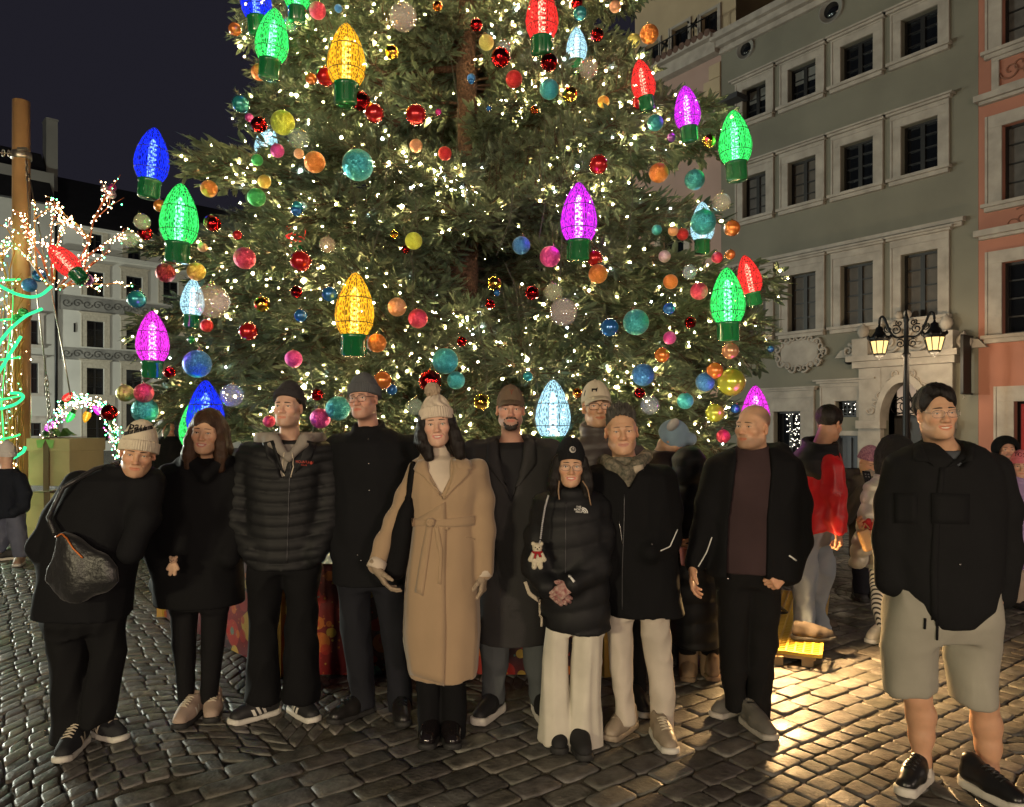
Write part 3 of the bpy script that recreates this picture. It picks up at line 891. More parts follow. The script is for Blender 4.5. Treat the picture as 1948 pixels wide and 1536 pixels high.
# --- houses behind the tree --------------------------------------------------------
def plain_house(name, label, pxr, pxl, top, wallm, rows, ncol, msur=None, roof=True, sashm=None, fac=None, gapu=0.004, hood=0.3):
    fac = fac or RF
    ua, ub = sorted((fac.u(pxr), fac.u(pxl)))
    ua += gapu
    b = empty(name, fac.at((ua + ub) / 2, 0, 0)); tag(b, label, 'building')
    hs_ = []
    wcol = (ub - ua) / ncol
    for (z0, z1) in rows:
        for k in range(ncol):
            c = ua + wcol * (k + 0.5); hs_.append((c - min(0.55, wcol * .28), c + min(0.55, wcol * .28), z0, z1))
    wm = MB(); fac.wall(wm, ua, ub, -0.02, top, hs_)
    for u in (ua, ub): wm.quad(fac.at(u, 0, -.02), fac.at(u, -9, -.02), fac.at(u, -9, top), fac.at(u, 0, top))
    wm.build('wall', [wallm], b)
    for h in hs_: fac.window(b, *h, nx=2, nz=3, sur=0.2, hood=hood, msur=msur, sash=sashm)
    mb = MB(); fac.box(mb, ua, ub, -0.05, 0.35, top - 0.15, top + 0.02); fac.box(mb, ua, ub, -0.05, 0.2, top - 0.4, top - 0.153); mb.build('cornice', [msur or M_STONEW], b)
    if roof:
        mb = MB(); mb.prism([(0.45, top + 0.023), (-9, top + 0.023), (-5, top + 3.4)], lambda w, z, u: fac.at(u, w, z), ua, ub); mb.build('roof', [M_ROOF], b)
    return b, ua, ub
M_WHITE = mat('white_plaster', (0.50, 0.49, 0.45), rough=0.9, var=0.08, vscale=0.8, bump=0.1, bscale=40)
M_CREAM = mat('cream_plaster', (0.46, 0.42, 0.34), rough=0.9, var=0.1, vscale=0.8)
plain_house('ochre_house', 'ochre house with panelled window frames glimpsed through the right half of the fir', 1208, 957, 11.0, M_OCHRE, ((3.6, 5.3), (6.9, 8.7)), 5, roof=False)
b, ua, ub = plain_house('white_house', 'white house with a lettered fascia glimpsed beside the tree trunk', 954, 760, 14.0, M_WHITE, ((4.6, 6.6), (8.0, 10.0), (11.2, 12.8)), 5)
mb = MB(); zsg = RF.z(905, 606); RF.box(mb, RF.u(950), RF.u(800), 0.05, 0.12, zsg - 0.55, zsg + 0.5); p = mb.build('fascia_board', [mat('white_fascia', (0.62, 0.62, 0.6), rough=0.6)], b)
Rt = Matrix.Translation(RF.at(RF.u(915), 0.13, zsg)) @ Matrix(((-RF.d[0], 0, RF.n[0], 0), (-RF.d[1], 0, RF.n[1], 0), (0, 1, 0, 0), (0, 0, 0, 1)))
text_mesh('lettering', 'ZAW', 1.0, Rt, emitter('lit_letters', (1, 0.95, 0.85), 0.75), p, extrude=0.05)
plain_house('grey_house', 'pale grey house at the far corner behind the left half of the fir', 757, 545, 13.0, M_WHITE, ((4.4, 6.2), (7.6, 9.4)), 5)

# --- far side of the square: white houses with sgraffito bands -------------------------
d2 = np.array([1476.0, 1400.0]); d2 /= np.linalg.norm(d2)
LF = Facade(((190 - CX) / F * 45.0, 45.0), d2, (d2[1], -d2[0]))
wb = empty('white_sgraffito_house', LF.at(LF.u(260), 0, 0))
tag(wb, 'white house with two dark sgraffito bands on the far left side of the square', 'building')
lu0, lu1 = LF.u(104), LF.u(548)
wcols = [(165, 198), (240, 275), (315, 340)]
wr = [(LF.z(165, 562), LF.z(165, 515)), (LF.z(165, 660), LF.z(165, 610)), (LF.z(165, 753), LF.z(165, 700))]
hl = []
pitch = LF.u(240) - LF.u(165)
ulist = [LF.u(165) + pitch * k for k in range(6)]
ww = LF.u(198) - LF.u(165)
for r in wr:
    for u in ulist:
        if u + ww < lu1 - 0.5: hl.append((u, u + ww, *r))
zat = (LF.z(150, 478), LF.z(150, 440))
ztl = LF.z(112, 425)
for u in ulist: hl.append((u + 0.1, u + ww - 0.1, *zat))
for u in ulist[:5]: hl.append((u, u + ww + 0.3, 0.6, 2.9))
wm = MB(); LF.wall(wm, lu0, lu1, -0.02, ztl, hl)
for u in (lu0, lu1): wm.quad(LF.at(u, 0, -.02), LF.at(u, -9, -.02), LF.at(u, -9, ztl), LF.at(u, 0, ztl))
wm.build('wall', [M_WHITE], wb)
for k, h in enumerate(hl): LF.window(wb, *h, nx=2, nz=3, sur=0.26, hood=0.26, sash=M_SASH_D, msur=mat('warm_stone', (0.40, 0.36, 0.29), rough=0.85, var=0.15), sill=False, hoodout=0.1)
M_BAND = mat('sgraffito_band', (0.16, 0.155, 0.145), rough=0.9, col2=(0.25, 0.24, 0.22), vscale=2.0)
M_BANDL = mat('sgraffito_line', (0.08, 0.078, 0.072), rough=0.9)
for (ya, yb) in ((561, 588), (660, 683)):
    z1, z0 = LF.z(112, ya), LF.z(112, yb)
    mb = MB(); LF.box(mb, lu0 + 0.25, lu1 - 0.2, 0, 0.06, z0, z1); bd = mb.build('sgraffito_band', [M_BAND], wb)
    mb = MB(); u = lu0 + 0.6; k = 0
    while u < lu1 - 0.5:
        P = []
        for i in range(18):
            t = i / 17; a = (1 if k % 2 else -1) * 2.6 * PI * t; q = 0.27 * (1 - 0.85 * t)
            P.append(LF.at(u + q * math.cos(a), 0.07, (z0 + z1) / 2 + q * math.sin(a)))
        mb.tube(P, 0.028, 4); u += 0.55; k += 1
    t = mb.build('scrollwork', [M_BANDL], bd)
mb = MB(); zco = LF.z(112, 478); LF.box(mb, lu0, lu1, 0, 0.3, zco - 0.12, zco + 0.1); mb.build('string_course', [M_WHITE], wb); mb = MB(); LF.box(mb, lu0, lu1, -.05, 0.4, ztl - .15, ztl); mb.build('cornice', [M_WHITE], wb)
mb = MB(); mb.prism([(0.5, ztl + .003), (-9, ztl + .003), (-5, ztl + 4.2)], lambda w, z, u: LF.at(u, w, z), lu0, lu1); mb.build('roof', [M_ROOF], wb)
for pxw in (140,):
    mb = MB(); LF.box(mb, LF.u(pxw), LF.u(pxw) + 0.08, 0, 0.06, LF.z(pxw, 632), LF.z(pxw, 615)); mb.build('wall_anchor', [M_METAL_D], wb)
mb = MB(); mb.tube([LF.at(lu0 + 0.05, 0.1, 0), LF.at(lu0 + 0.05, 0.1, ztl)], 0.07, 6); mb.build('drainpipe', [M_METAL_D], wb)
# grey gabled house left of it
gh = empty('grey_gabled_house', LF.at(LF.u(20), 0, 0)); tag(gh, 'grey house with a dark roof and tall chimney at the far left edge', 'building')
zgt = LF.z(100, 392); hl = []
gw2 = [LF.u(44), LF.u(-35), LF.u(-120)]
for (a, b) in ((608, 655), (690, 748)):
    for u in gw2: hl.append((u, u + 0.75, LF.z(50, b), LF.z(50, a)))
for u in gw2: hl.append((u + .1, u + 0.9, LF.z(50, 830), LF.z(50, 805)))
wm = MB(); LF.wall(wm, LF.u(-220) - 22, lu0 - .004, -.02, zgt, hl); wm.quad(LF.at(lu0 - .004, 0, zgt), LF.at(lu0 - .004, -9, zgt), LF.at(lu0 - .004, -9, zgt + 2.5), LF.at(lu0 - .004, -4, zgt + 2.5))
M_GREYP = mat('grey_plaster', (0.33, 0.32, 0.29), rough=0.9, var=0.1, vscale=0.8)
wm.build('wall', [M_GREYP], gh)
for h in hl: LF.window(gh, *h, nx=2, nz=2, sur=0.22, hood=0.2, sash=M_SASH_D, sill=True)
mb = MB(); mb.prism([(0.4, zgt + .003), (-9, zgt + .003), (-5.5, zgt + 4.0), (-3.5, zgt + 4.0)], lambda w, z, u: LF.at(u, w, z), LF.u(-220) - 22, lu0 - .01); mb.build('roof', [M_ROOF], gh)
mb = MB(); f3 = Facade(tuple(LF.P0 - 3.0 * LF.n), LF.d, LF.n)
f3.box(mb, f3.u(88), f3.u(110), -1.0, 0, zgt + 1.2, f3.z(99, 229)); f3.box(mb, f3.u(87), f3.u(111), -1.05, 0.05, f3.z(99, 229) + .003, f3.z(99, 226)); mb.build('chimney', [M_GREYP], gh)
mb = MB(); f4 = Facade(tuple(LF.P0 - 1.2 * LF.n), LF.d, LF.n); f4.box(mb, f4.u(-60), f4.u(103), -2.6, 0, zgt + 0.9, f4.z(60, 322)); mb.build('dormer', [M_GREYP], gh)
# ================================================================= STREET LAMPS
M_LANT = emitter('lantern_glow', (1.0, 0.68, 0.24), 1.8)
M_LANTCORE = emitter('lantern_core', (1.0, 0.82, 0.45), 4.0)
def street_lamp(px, Z, label, turn=0.0, energy=60.0, Xp=None, col=LAMP_COL):
    X = (px - CX) / F * Z if Xp is None else Xp
    r = empty('street_lamp', (X, Z, 0), turn)
    tag(r, label, 'street lamp')
    Rz = Matrix.Translation((X, Z, 0)) @ Matrix.Rotation(turn, 4, 'Z')
    k = lambda x, y, z: Rz @ Vector((x, y, z))
    H = 3.95
    mb = MB(); mb.lathe([(0.2, 0), (0.2, 0.12), (0.13, 0.2), (0.12, 0.7), (0.085, 0.8), (0.075, 1.4), (0.06, 2.6), (0.055, 3.0), (0.085, 3.03), (0.085, 3.08), (0.05, 3.12), (0.045, 3.75), (0.06, 3.8), (0.02, 3.95), (0.005, 4.08)], 12, Rz)
    mb.build('post', [M_METAL_D], r)
    for s in (-1, 1):
        ab = MB()
        P = [(0.03, 3.45), (0.18, 3.42), (0.28, 3.5), (0.36, 3.68), (0.42, 3.86), (0.47, 3.93), (0.52, 3.88), (0.53, 3.76)]
        Q = []
        for i in range(len(P) - 1):
            for t in np.linspace(0, 1, 4, endpoint=False): Q.append((P[i][0] * (1 - t) + P[i + 1][0] * t, P[i][1] * (1 - t) + P[i + 1][1] * t))
        Q.append(P[-1])
        for _ in range(2): Q = [Q[0]] + [((Q[i - 1][0] + Q[i][0] * 2 + Q[i + 1][0]) / 4, (Q[i - 1][1] + Q[i][1] * 2 + Q[i + 1][1]) / 4) for i in range(1, len(Q) - 1)] + [Q[-1]]
        ab.tube([k(s * x, 0, z) for x, z in Q], 0.026, 7)
        for (cx, cz, R, d) in ((0.2, 3.6, 0.11, 1), (0.36, 3.63, 0.08, -1), (0.12, 3.3, 0.1, 1), (0.14, 3.74, 0.07, -1)):
            ab.tube([k(s * (cx + R * (1 - .8 * t) * math.cos(d * 9 * t + 1)), 0, cz + R * (1 - .8 * t) * math.sin(d * 9 * t + 1)) for t in np.linspace(0, 1, 18)], 0.014, 5)
        ab.build('scroll_arm', [M_METAL_D], r)
        L = empty('lantern', tuple(k(s * 0.53, 0, 3.0))); L.parent = r; L.matrix_parent_inverse = parent_world(r).inverted()
        T = Matrix.Translation(k(s * 0.53, 0, 3.12)) @ Matrix.Scale(.84, 4)
        hood = MB(); hood.lathe([(0.02, 0.76), (0.035, 0.7), (0.09, 0.66), (0.1, 0.58), (0.16, 0.5), (0.17, 0.46), (0.27, 0.42), (0.28, 0.37), (0.24, 0.33), (0.24, 0.31)], 8, T)
        for q in range(8):
            a = 2 * PI * q / 8; hood.ball(T @ Vector((0.275 * math.cos(a), 0.275 * math.sin(a), 0.42)), (0.03, 0.03, 0.045), 6, 4)
        hood.lathe([(0.02, -0.16), (0.03, -0.1), (0.11, -0.07), (0.15, -0.03), (0.15, 0.0)], 8, T)
        for q in range(8):
            a = 2 * PI * q / 8; hood.tube([T @ Vector((0.155 * math.cos(a), 0.155 * math.sin(a), 0)), T @ Vector((0.235 * math.cos(a), 0.235 * math.sin(a), 0.32))], 0.011, 5)
        hood.build('hood', [M_METAL_D], L)
        g = MB(); g.lathe([(0.14, 0.0), (0.225, 0.31)], 8, T, 0, False, False); g.build('glass', [M_LANT], L)
        c = MB(); c.ball(T @ Vector((0, 0, 0.17)), (0.075, 0.075, 0.12), 8, 6); c.build('light_source', [M_LANTCORE], L)
        lamp('lamp_light', 'POINT', T @ Vector((0, 0, -0.22)), energy, col, 0.3, None)
    return r
street_lamp(1724, 15.6, 'black twin lantern street lamp glowing in front of the carved portal', math.radians(-42), energy=85)
# unseen copies of that lamp; the centre and edge ones are added fill light
for (x, y, tn, en, cl, wh) in ((-0.6, -12.5, 0.1, 1300, (1, .80, .58), 'added straight behind the photographer as fill'), (-6.5, -7.5, 0.3, 1550, (1.0, .84, .52), 'behind the photographer to the left'), (5.5, -10.5, -0.3, 1450, (1, .74, .56), 'behind the photographer to the right'), (-17, 14, 0.9, 4200, (.95, 1, .85), 'added beyond the left edge near the light sculpture'), (17, -3.0, 0.6, 560, (1, .78, .6), 'added beyond the right edge by the orange house'), (-32.0, 30, 0.9, 6500, (.95, 1, .85), 'added by the far houses beyond the left edge')):
    street_lamp(0, y, 'unseen black twin lantern street lamp ' + wh, tn, energy=en, Xp=x, col=cl).__setitem__('group', 'unseen street lamps around the square')
# ================================================================= THE CHRISTMAS TREE
TX, TY = -0.43, 7.05                     # trunk
rt = np.random.RandomState(21)
M_BARK = mat('trunk_wrap', (0.075, 0.040, 0.024), rough=0.95, var=0.6, vscale=45, bump=1.0, bscale=70, bdist=0.03)
def needle_material(name, c, c2):
    m = mat(name, c, rough=0.55, col2=c2, vscale=3.5, spec=0.35)
    b = m.node_tree.nodes['Principled BSDF']
    nt = m.node_tree
    oi = nt.nodes.new('ShaderNodeObjectInfo'); hv = nt.nodes.new('ShaderNodeHueSaturation')
    mr = nt.nodes.new('ShaderNodeMapRange'); mr.inputs[3].default_value = 0.7; mr.inputs[4].default_value = 1.3
    nt.links.new(oi.outputs['Random'], mr.inputs[0]); nt.links.new(mr.outputs[0], hv.inputs['Value'])
    src = b.inputs['Base Color'].links[0].from_socket
    nt.links.new(src, hv.inputs['Color']); nt.links.new(hv.outputs[0], b.inputs['Base Color'])
    return m
M_NEEDLE = needle_material('fir_needles', (0.050, 0.084, 0.056), (0.094, 0.118, 0.068))
M_TWIG = mat('fir_twig', (0.06, 0.035, 0.02), rough=0.9)

def branch_mesh(seed, L):
    """one artificial fir branch along +X, drooping, with flattened side twigs carrying broad needle sprays"""
    r = np.random.RandomState(seed)
    V, Q, MI, tips = [], [], [], []
    def quadleaf(p, d, up, l, w):
        # folded lens-shaped leaf spray: 4 faces
        d = d / np.linalg.norm(d); sd = np.cross(d, up); n = np.linalg.norm(sd)
        if n < 1e-3: return
        sd /= n; nn = np.cross(sd, d)
        b = len(V)
        c = p + d * l * 0.5 - nn * w * 0.25
        V.extend([p, p + d * l * .33 + sd * w * .5, p + d * l * .72 + sd * w * .42, p + d * l, p + d * l * .72 - sd * w * .42, p + d * l * .33 - sd * w * .5, c])
        Q.extend([(b, b + 1, b + 2, b + 6), (b + 6, b + 2, b + 3, b + 3), (b + 6, b + 3, b + 3, b + 4), (b, b + 6, b + 4, b + 5)])
        MI.extend([0] * 4)
    def needle(p, d, l, w):
        d = d / np.linalg.norm(d); a = np.cross(d, r.normal(size=3)); a /= np.linalg.norm(a) + 1e-9
        b = len(V); V.extend([p + a * w, p - a * w, p + d * l]); Q.append((b, b + 1, b + 2, b + 2)); MI.append(0)
    def stick(a, b_, ra, rb):
        d = b_ - a; d /= np.linalg.norm(d) + 1e-9
        x = np.cross(d, [0, 0, 1.0]); n = np.linalg.norm(x); x = x / n if n > 1e-3 else np.array([1., 0, 0]); y = np.cross(d, x)
        b = len(V)
        for q, rr in ((a, ra), (b_, rb)):
            for k in range(4):
                an = k * PI / 2; V.append(q + (x * math.cos(an) + y * math.sin(an)) * rr)
        for k in range(4): Q.append((b + k, b + (k + 1) % 4, b + 4 + (k + 1) % 4, b + 4 + k)); MI.append(1)
    def spray(p, d, l):
        """needled shoot: fine needles round a stem ending in a broad tip"""
        d = d / np.linalg.norm(d)
        stick(p, p + d * l, 0.0035, 0.002)
        nn = int(26 * l / 0.12)
        for i in range(nn):
            t = r.uniform(0.05, 1.0)
            s = r.normal(size=3); s -= d * (s @ d); s /= np.linalg.norm(s) + 1e-9
            dd = d * r.uniform(0.5, 0.9) + s
            needle(p + d * l * t, dd, r.uniform(0.028, 0.045), r.uniform(0.0022, 0.0036))
        if r.rand() < 0.75:
            for q in range(3 if r.rand() < .5 else 2):
                s = r.normal(size=3); s -= d * (s @ d); s /= np.linalg.norm(s) + 1e-9
                quadleaf(p + d * l * r.uniform(.3, .8), d + s * r.uniform(.25, .65), np.array([0, 0, 1.]) + r.normal(size=3) * .4, r.uniform(.085, .15), r.uniform(.026, .044))
        tips.append(p + d * l)
    n = int(L / 0.055)
    P = []
    for i in range(n + 1):
        t = i / n
        P.append(np.array([L * t, 0.03 * math.sin(5 * t + seed), -0.16 * L * t * t + 0.05 * L * t]))
    for i in range(n): stick(P[i], P[i + 1], 0.016 * (1 - .75 * i / n), 0.016 * (1 - .75 * (i + 1) / n))
    for i in range(1, n + 1):
        t = i / n
        if t < 0.08: continue
        d0 = P[i] - P[i - 1]; d0 /= np.linalg.norm(d0)
        for s in (-1, 1):
            l = L * (0.36 * (1 - t) ** 0.8 + 0.10) * r.uniform(.6, 1.1)
            dr = d0 * r.uniform(.55, 1.0) + np.array([0, s * r.uniform(.7, 1.1), r.uniform(-.35, .4)])
            dr /= np.linalg.norm(dr)
            m = max(1, int(l / 0.075)); a = P[i]
            for j in range(m):
                b_ = a + (dr + np.array([0, 0, -.12 * j / m]) + r.normal(size=3) * .08) * (l / m)
                stick(a, b_, 0.005, 0.004)
                for q in (-1, 1):
                    sd = np.cross(dr, [0, 0, 1.]) * q
                    if r.rand() < .8: spray(a, dr * .9 + sd * r.uniform(.5, 1) + np.array([0, 0, r.uniform(-.5, .5)]), r.uniform(.07, .13))
                a = b_
            spray(a, dr + r.normal(size=3) * .2, r.uniform(.09, .14))
        if i % 2 == 0: spray(P[i], d0 + np.array([0, 0, r.choice([-1, 1]) * .8]) + r.normal(size=3) * .3, .1)
    spray(P[-1], P[-1] - P[-2], .14)
    V = np.array(V, np.float32)
    faces = [tuple(dict.fromkeys(q)) for q in Q]
    return V, faces, MI, np.array(tips)
def bough(seed):
    """one bough: three fans of twigs that leave the trunk together"""
    r = np.random.RandomState(seed + 50)
    VV, FF, MM, TT = [], [], [], []
    for k, a in enumerate((-.33, -.11, .11, .33)):
        V, faces, MI, tips = branch_mesh(seed * 4 + k, 1.0)
        s = r.uniform(.84, 1.06); a += r.uniform(-.05, .05)
        R = np.array(Matrix.Rotation(a, 3, 'Z') @ Matrix.Rotation(r.uniform(-.12, .1), 3, 'Y') @ Matrix.Rotation(r.uniform(-.7, .7), 3, 'X')) * s
        o = np.array([r.uniform(-.03, .05), 0, r.uniform(-.09, .12)])
        b = sum(len(q) for q in VV)
        VV.append(V @ R.T + o); FF += [tuple(i + b for i in f) for f in faces]; MM += MI; TT.append(tips @ R.T + o)
    V, faces, MI = np.concatenate(VV), FF, MM
    me = bpy.data.meshes.new('fir_branch')
    me.from_pydata(V.tolist(), [], faces)
    me.materials.append(M_NEEDLE); me.materials.append(M_TWIG)
    me.polygons.foreach_set('material_index', MI)
    me.update()
    return me, np.concatenate(TT)
BR = [bough(s) for s in (1, 2, 3, 4)]

tree = empty('christmas_tree', (TX, TY, 0))
tag(tree, 'giant decorated fir covered in fairy lights, baubles and oversized glowing bulbs', 'tree')
mb = MB()
mb.tube([(TX + 0.012 * math.sin(z * 2), TY, z) for z in np.linspace(0.05, 9.6, 40)], [0.118 + 0.006 * math.sin(z * 13) - 0.004 * z for z in np.linspace(0.05, 9.6, 40)], 18)
mb.build('trunk', [M_BARK], tree)
ZS = [0.8, 1.3, 1.75, 2.1, 2.5, 3.1, 3.45, 3.75, 4.1, 4.5, 4.9, 5.4, 6.0, 7.0, 8.2, 9.6]
RL = [2.2, 2.6, 3.25, 3.40, 3.25, 3.30, 3.25, 2.60, 2.05, 2.10, 2.15, 2.35, 2.2, 2.0, 1.6, 0.9]      # towards the left of the photo
RR = [2.3, 2.7, 2.65, 3.05, 3.10, 2.50, 2.60, 2.60, 2.50, 2.20, 1.65, 1.65, 1.95, 1.9, 1.6, 0.9]
def crown_r(z, c=0.0):
    """side radius of the crown at height z; c = cosine of the direction"""
    a, b = float(np.interp(z, ZS, RL)), float(np.interp(z, ZS, RR)); t = (c + 1) / 2
    return a * (1 - t) + b * t
FRONT = 0.52                              # the crown is shallower towards the square
def crown_edge(phi, z):
    c, s = math.cos(phi), math.sin(phi); r = crown_r(z, c)
    dy = FRONT if s < 0 else 0.75
    return r / math.sqrt(c * c + (s / dy) ** 2)
def front_y(px, py, lift=0.0):
    """depth of the crown's front surface along a sight line (for hanging ornaments on it)"""
    Z = 6.0
    for _ in range(6):
        p = W(px, py, Z); dx = p[0] - TX; R = crown_r(p[2], max(-1, min(1, dx / 2.6)))
        q = max(0.0, 1 - (dx / (R * 1.02)) ** 2)
        Z = TY - FRONT * R * math.sqrt(q) - lift
    return Z
tips_all = []
nb = 0
LEV = np.arange(0.82, 8.6, 0.30)
for li, z0 in enumerate(LEV):
    R = crown_r(z0)
    cnt = int(round((14 + R * 3.4) / 2.9))
    for k in range(cnt):
        phi = 2 * PI * (k + 0.37 * li) / cnt + rt.uniform(-.1, .1)
        z = z0 + rt.uniform(-.13, .13)
        e = crown_edge(phi, z)
        # the trunk shows through a slot at the front
        ang = (phi + PI / 2 + PI) % (2 * PI) - PI
        slot = (1.5 < z < 1.9) or (2.4 < z < 3.2) or (3.45 < z < 5.15)
        if slot and abs(ang) < 0.52: continue
        if slot and abs(ang) < 0.75 and rt.rand() < .5: continue
        if math.sin(phi) < 0: e *= 0.90
        for part in (0, 1):
            L = e * (0.62 if part == 0 else 0.55) * rt.uniform(.85, 1.08)
            start = 0.1 if part == 0 else max(0.12, e - L) * rt.uniform(.92, 1.02)
            if part == 0 and rt.rand() < 0.45: continue
            if L < 0.35: L = 0.35
            me, tp = BR[rt.randint(4)]
            sc = L
            o = bpy.data.objects.new('fir_branch', me); COL.objects.link(o)
            tilt = rt.uniform(-.12, .22) + (0.10 if z > 3 else -0.06)
            roll = rt.uniform(-.35, .35)
            M = Matrix.Translation((TX + start * math.cos(phi), TY + start * math.sin(phi), z + (0.10 if part else 0))) @ Matrix.Rotation(phi + rt.uniform(-.2, .2), 4, 'Z') @ Matrix.Rotation(-tilt, 4, 'Y') @ Matrix.Rotation(roll, 4, 'X') @ Matrix.Diagonal((sc, min(sc, 1.0) * rt.uniform(.85, 1.1), min(sc, 1.0), 1))
            o.matrix_world = M
            o.parent = tree; o.matrix_parent_inverse = parent_world(tree).inverted()
            nb += 1
            A = np.array(M)
            T = tp @ A[:3, :3].T + A[:3, 3]
            tips_all.append(T)
tips_all = np.concatenate(tips_all)
# a few bare wrapped limbs near the trunk
mb = MB()
for (z, phi, L) in ((2.35, 0.1, 1.3), (2.62, 2.9, 1.6), (3.05, 3.3, 1.4), (3.35, 2.7, 1.2), (3.9, -0.15, 1.2), (4.4, 0.35, 1.4), (5.0, 2.8, 1.1)):
    mb.tube([(TX + .1 * math.cos(phi), TY + .1 * math.sin(phi), z), (TX + L * math.cos(phi), TY + L * math.sin(phi), z + 0.1)], [0.035, 0.025], 8)
lm = mb.build('bare_limb', [M_BARK], tree)

# ---- fairy lights ------------------------------------------------------------------
dirs = tips_all - np.array([TX, TY, 0])
keep = (tips_all[:, 2] < 8.3) & (tips_all[:, 1] < TY + 1.3)
cand = tips_all[keep]
out = np.hypot(cand[:, 0] - TX, (cand[:, 1] - TY) / np.where(cand[:, 1] < TY, FRONT, .75)) / np.array([crown_r(z) for z in cand[:, 2]])
wgt = np.clip(out, .15, 1.1) ** 1.5 * np.where(cand[:, 1] < TY + .25, 1.0, .25)
NL = 6500
pick = cand[rt.choice(len(cand), NL, False, wgt / wgt.sum())] + rt.normal(size=(NL, 3)) * 0.014
def octa(c, r): 
    return [c + np.array(v) * r for v in ((1, 0, 0), (-1, 0, 0), (0, 1, 0), (0, -1, 0), (0, 0, 1), (0, 0, -1))]
OF = [(0, 2, 4), (2, 1, 4), (1, 3, 4), (3, 0, 4), (2, 0, 5), (1, 2, 5), (3, 1, 5), (0, 3, 5)]
M_FAIRY = emitter('fairy_warm', (1.0, 0.72, 0.33), 330.0)
M_FAIRYC = emitter('fairy_cool', (0.75, 0.88, 1.0), 120.0)
fv, ff, fm = [], [], []
for i, c in enumerate(pick):
    r = rt.choice([0.0070, 0.0090, 0.0120, 0.020], p=[.4, .38, .17, .05]); b = len(fv)
    fv += [tuple(v) for v in octa(c, r)]; ff += [tuple(a + b for a in f) for f in OF]; fm += [1 if rt.rand() < .07 else 0] * 8
me = bpy.data.meshes.new('fairy_lights'); me.from_pydata(fv, [], ff); me.materials.append(M_FAIRY); me.materials.append(M_FAIRYC)
me.polygons.foreach_set('material_index', fm)
o = link('fairy_lights', me); tag(o, 'hundreds of warm white fairy lights strung through the fir branches', 'fairy lights', kind='stuff')
# cable of the light strings
mb = MB()
for k in range(26):
    px = rt.uniform(520, 1280); py = rt.uniform(60, 700)
    a = W(px, py, front_y(px, py, .02)); b = a + np.array([rt.uniform(-.15, .15), rt.uniform(-.1, .1), -rt.uniform(.4, .9)])
    mb.tube([a, (a + b) / 2 + np.array([.04, 0, 0]), b], 0.0035, 4, 0, False)
t = mb.build('light_cables', [mat('cable_green', (0.05, 0.055, 0.04), rough=0.6)]); tag(t, 'thin green cables of the light strings hanging in the fir', 'cables', kind='stuff')

# ---- giant bulbs -------------------------------------------------------------------
BULB = dict(green=(0.05, 0.95, 0.15), yellow=(1.0, 0.46, 0.02), blue=(0.01, 0.03, 1.0), red=(1.0, 0.035, 0.03), magenta=(0.95, 0.04, 0.85), purple=(0.72, 0.03, 0.95), white=(0.45, 0.80, 0.95))
CORE = dict(green=(0.35, 1.0, 0.75), yellow=(1.0, 0.85, 0.2), blue=(0.2, 0.4, 1.0), red=(1.0, 0.45, 0.3), magenta=(1.0, 0.6, 1.0), purple=(1.0, 0.65, 1.0), white=(0.95, 1.0, 1.0))
def globe_material(c):
    nm = 'bulb_net_' + c
    if nm in MATS: return MATS[nm]
    m = bpy.data.materials.new(nm); m.use_nodes = True; nt = m.node_tree; N = nt.nodes; L = nt.links; N.clear()
    tc = N.new('ShaderNodeTexCoord'); mp = N.new('ShaderNodeMapping'); mp.inputs['Scale'].default_value = (17, 17, 8)
    L.new(tc.outputs['Object'], mp.inputs[0])
    vo = N.new('ShaderNodeTexVoronoi'); vo.feature = 'DISTANCE_TO_EDGE'; vo.inputs['Scale'].default_value = 1.0
    L.new(mp.outputs[0], vo.inputs['Vector'])
    mr = N.new('ShaderNodeMapRange'); mr.inputs[1].default_value = 0.06; mr.inputs[2].default_value = 0.16; mr.inputs[3].default_value = 1.0; mr.inputs[4].default_value = 0.0
    L.new(vo.outputs['Distance'], mr.inputs[0])
    e = N.new('ShaderNodeEmission'); e.inputs['Color'].default_value = (*BULB[c], 1)
    st = N.new('ShaderNodeMapRange'); st.inputs[3].default_value = 0.30; st.inputs[4].default_value = 1.7
    L.new(mr.outputs[0], st.inputs[0]); L.new(st.outputs[0], e.inputs['Strength'])
    tr = N.new('ShaderNodeBsdfTransparent')
    mx = N.new('ShaderNodeMixShader')
    al = N.new('ShaderNodeMapRange'); al.inputs[3].default_value = 0.5; al.inputs[4].default_value = 1.0
    L.new(mr.outputs[0], al.inputs[0]); L.new(al.outputs[0], mx.inputs[0]); L.new(tr.outputs[0], mx.inputs[1]); L.new(e.outputs[0], mx.inputs[2])
    o = N.new('ShaderNodeOutputMaterial'); L.new(mx.outputs[0], o.inputs[0])
    MATS[nm] = m
    return m
M_WIREB = mat('bulb_wire', (0.02, 0.03, 0.02), rough=0.5)
M_SOCKET = mat('bulb_socket_green', (0.008, 0.13, 0.04), rough=0.16, spec=0.6, coat=0.6)
PROF = [(0.0, 0.62), (0.09, 0.585), (0.20, 0.50), (0.32, 0.36), (0.42, 0.19), (0.48, 0.02), (0.495, -0.1), (0.46, -0.25), (0.38, -0.36), (0.30, -0.42)]
PROF = PROF[::-1]
def rad_at(z):
    zz = [p[1] for p in PROF]; return float(np.interp(z, zz, [p[0] for p in PROF]))
bulb_protos = {}
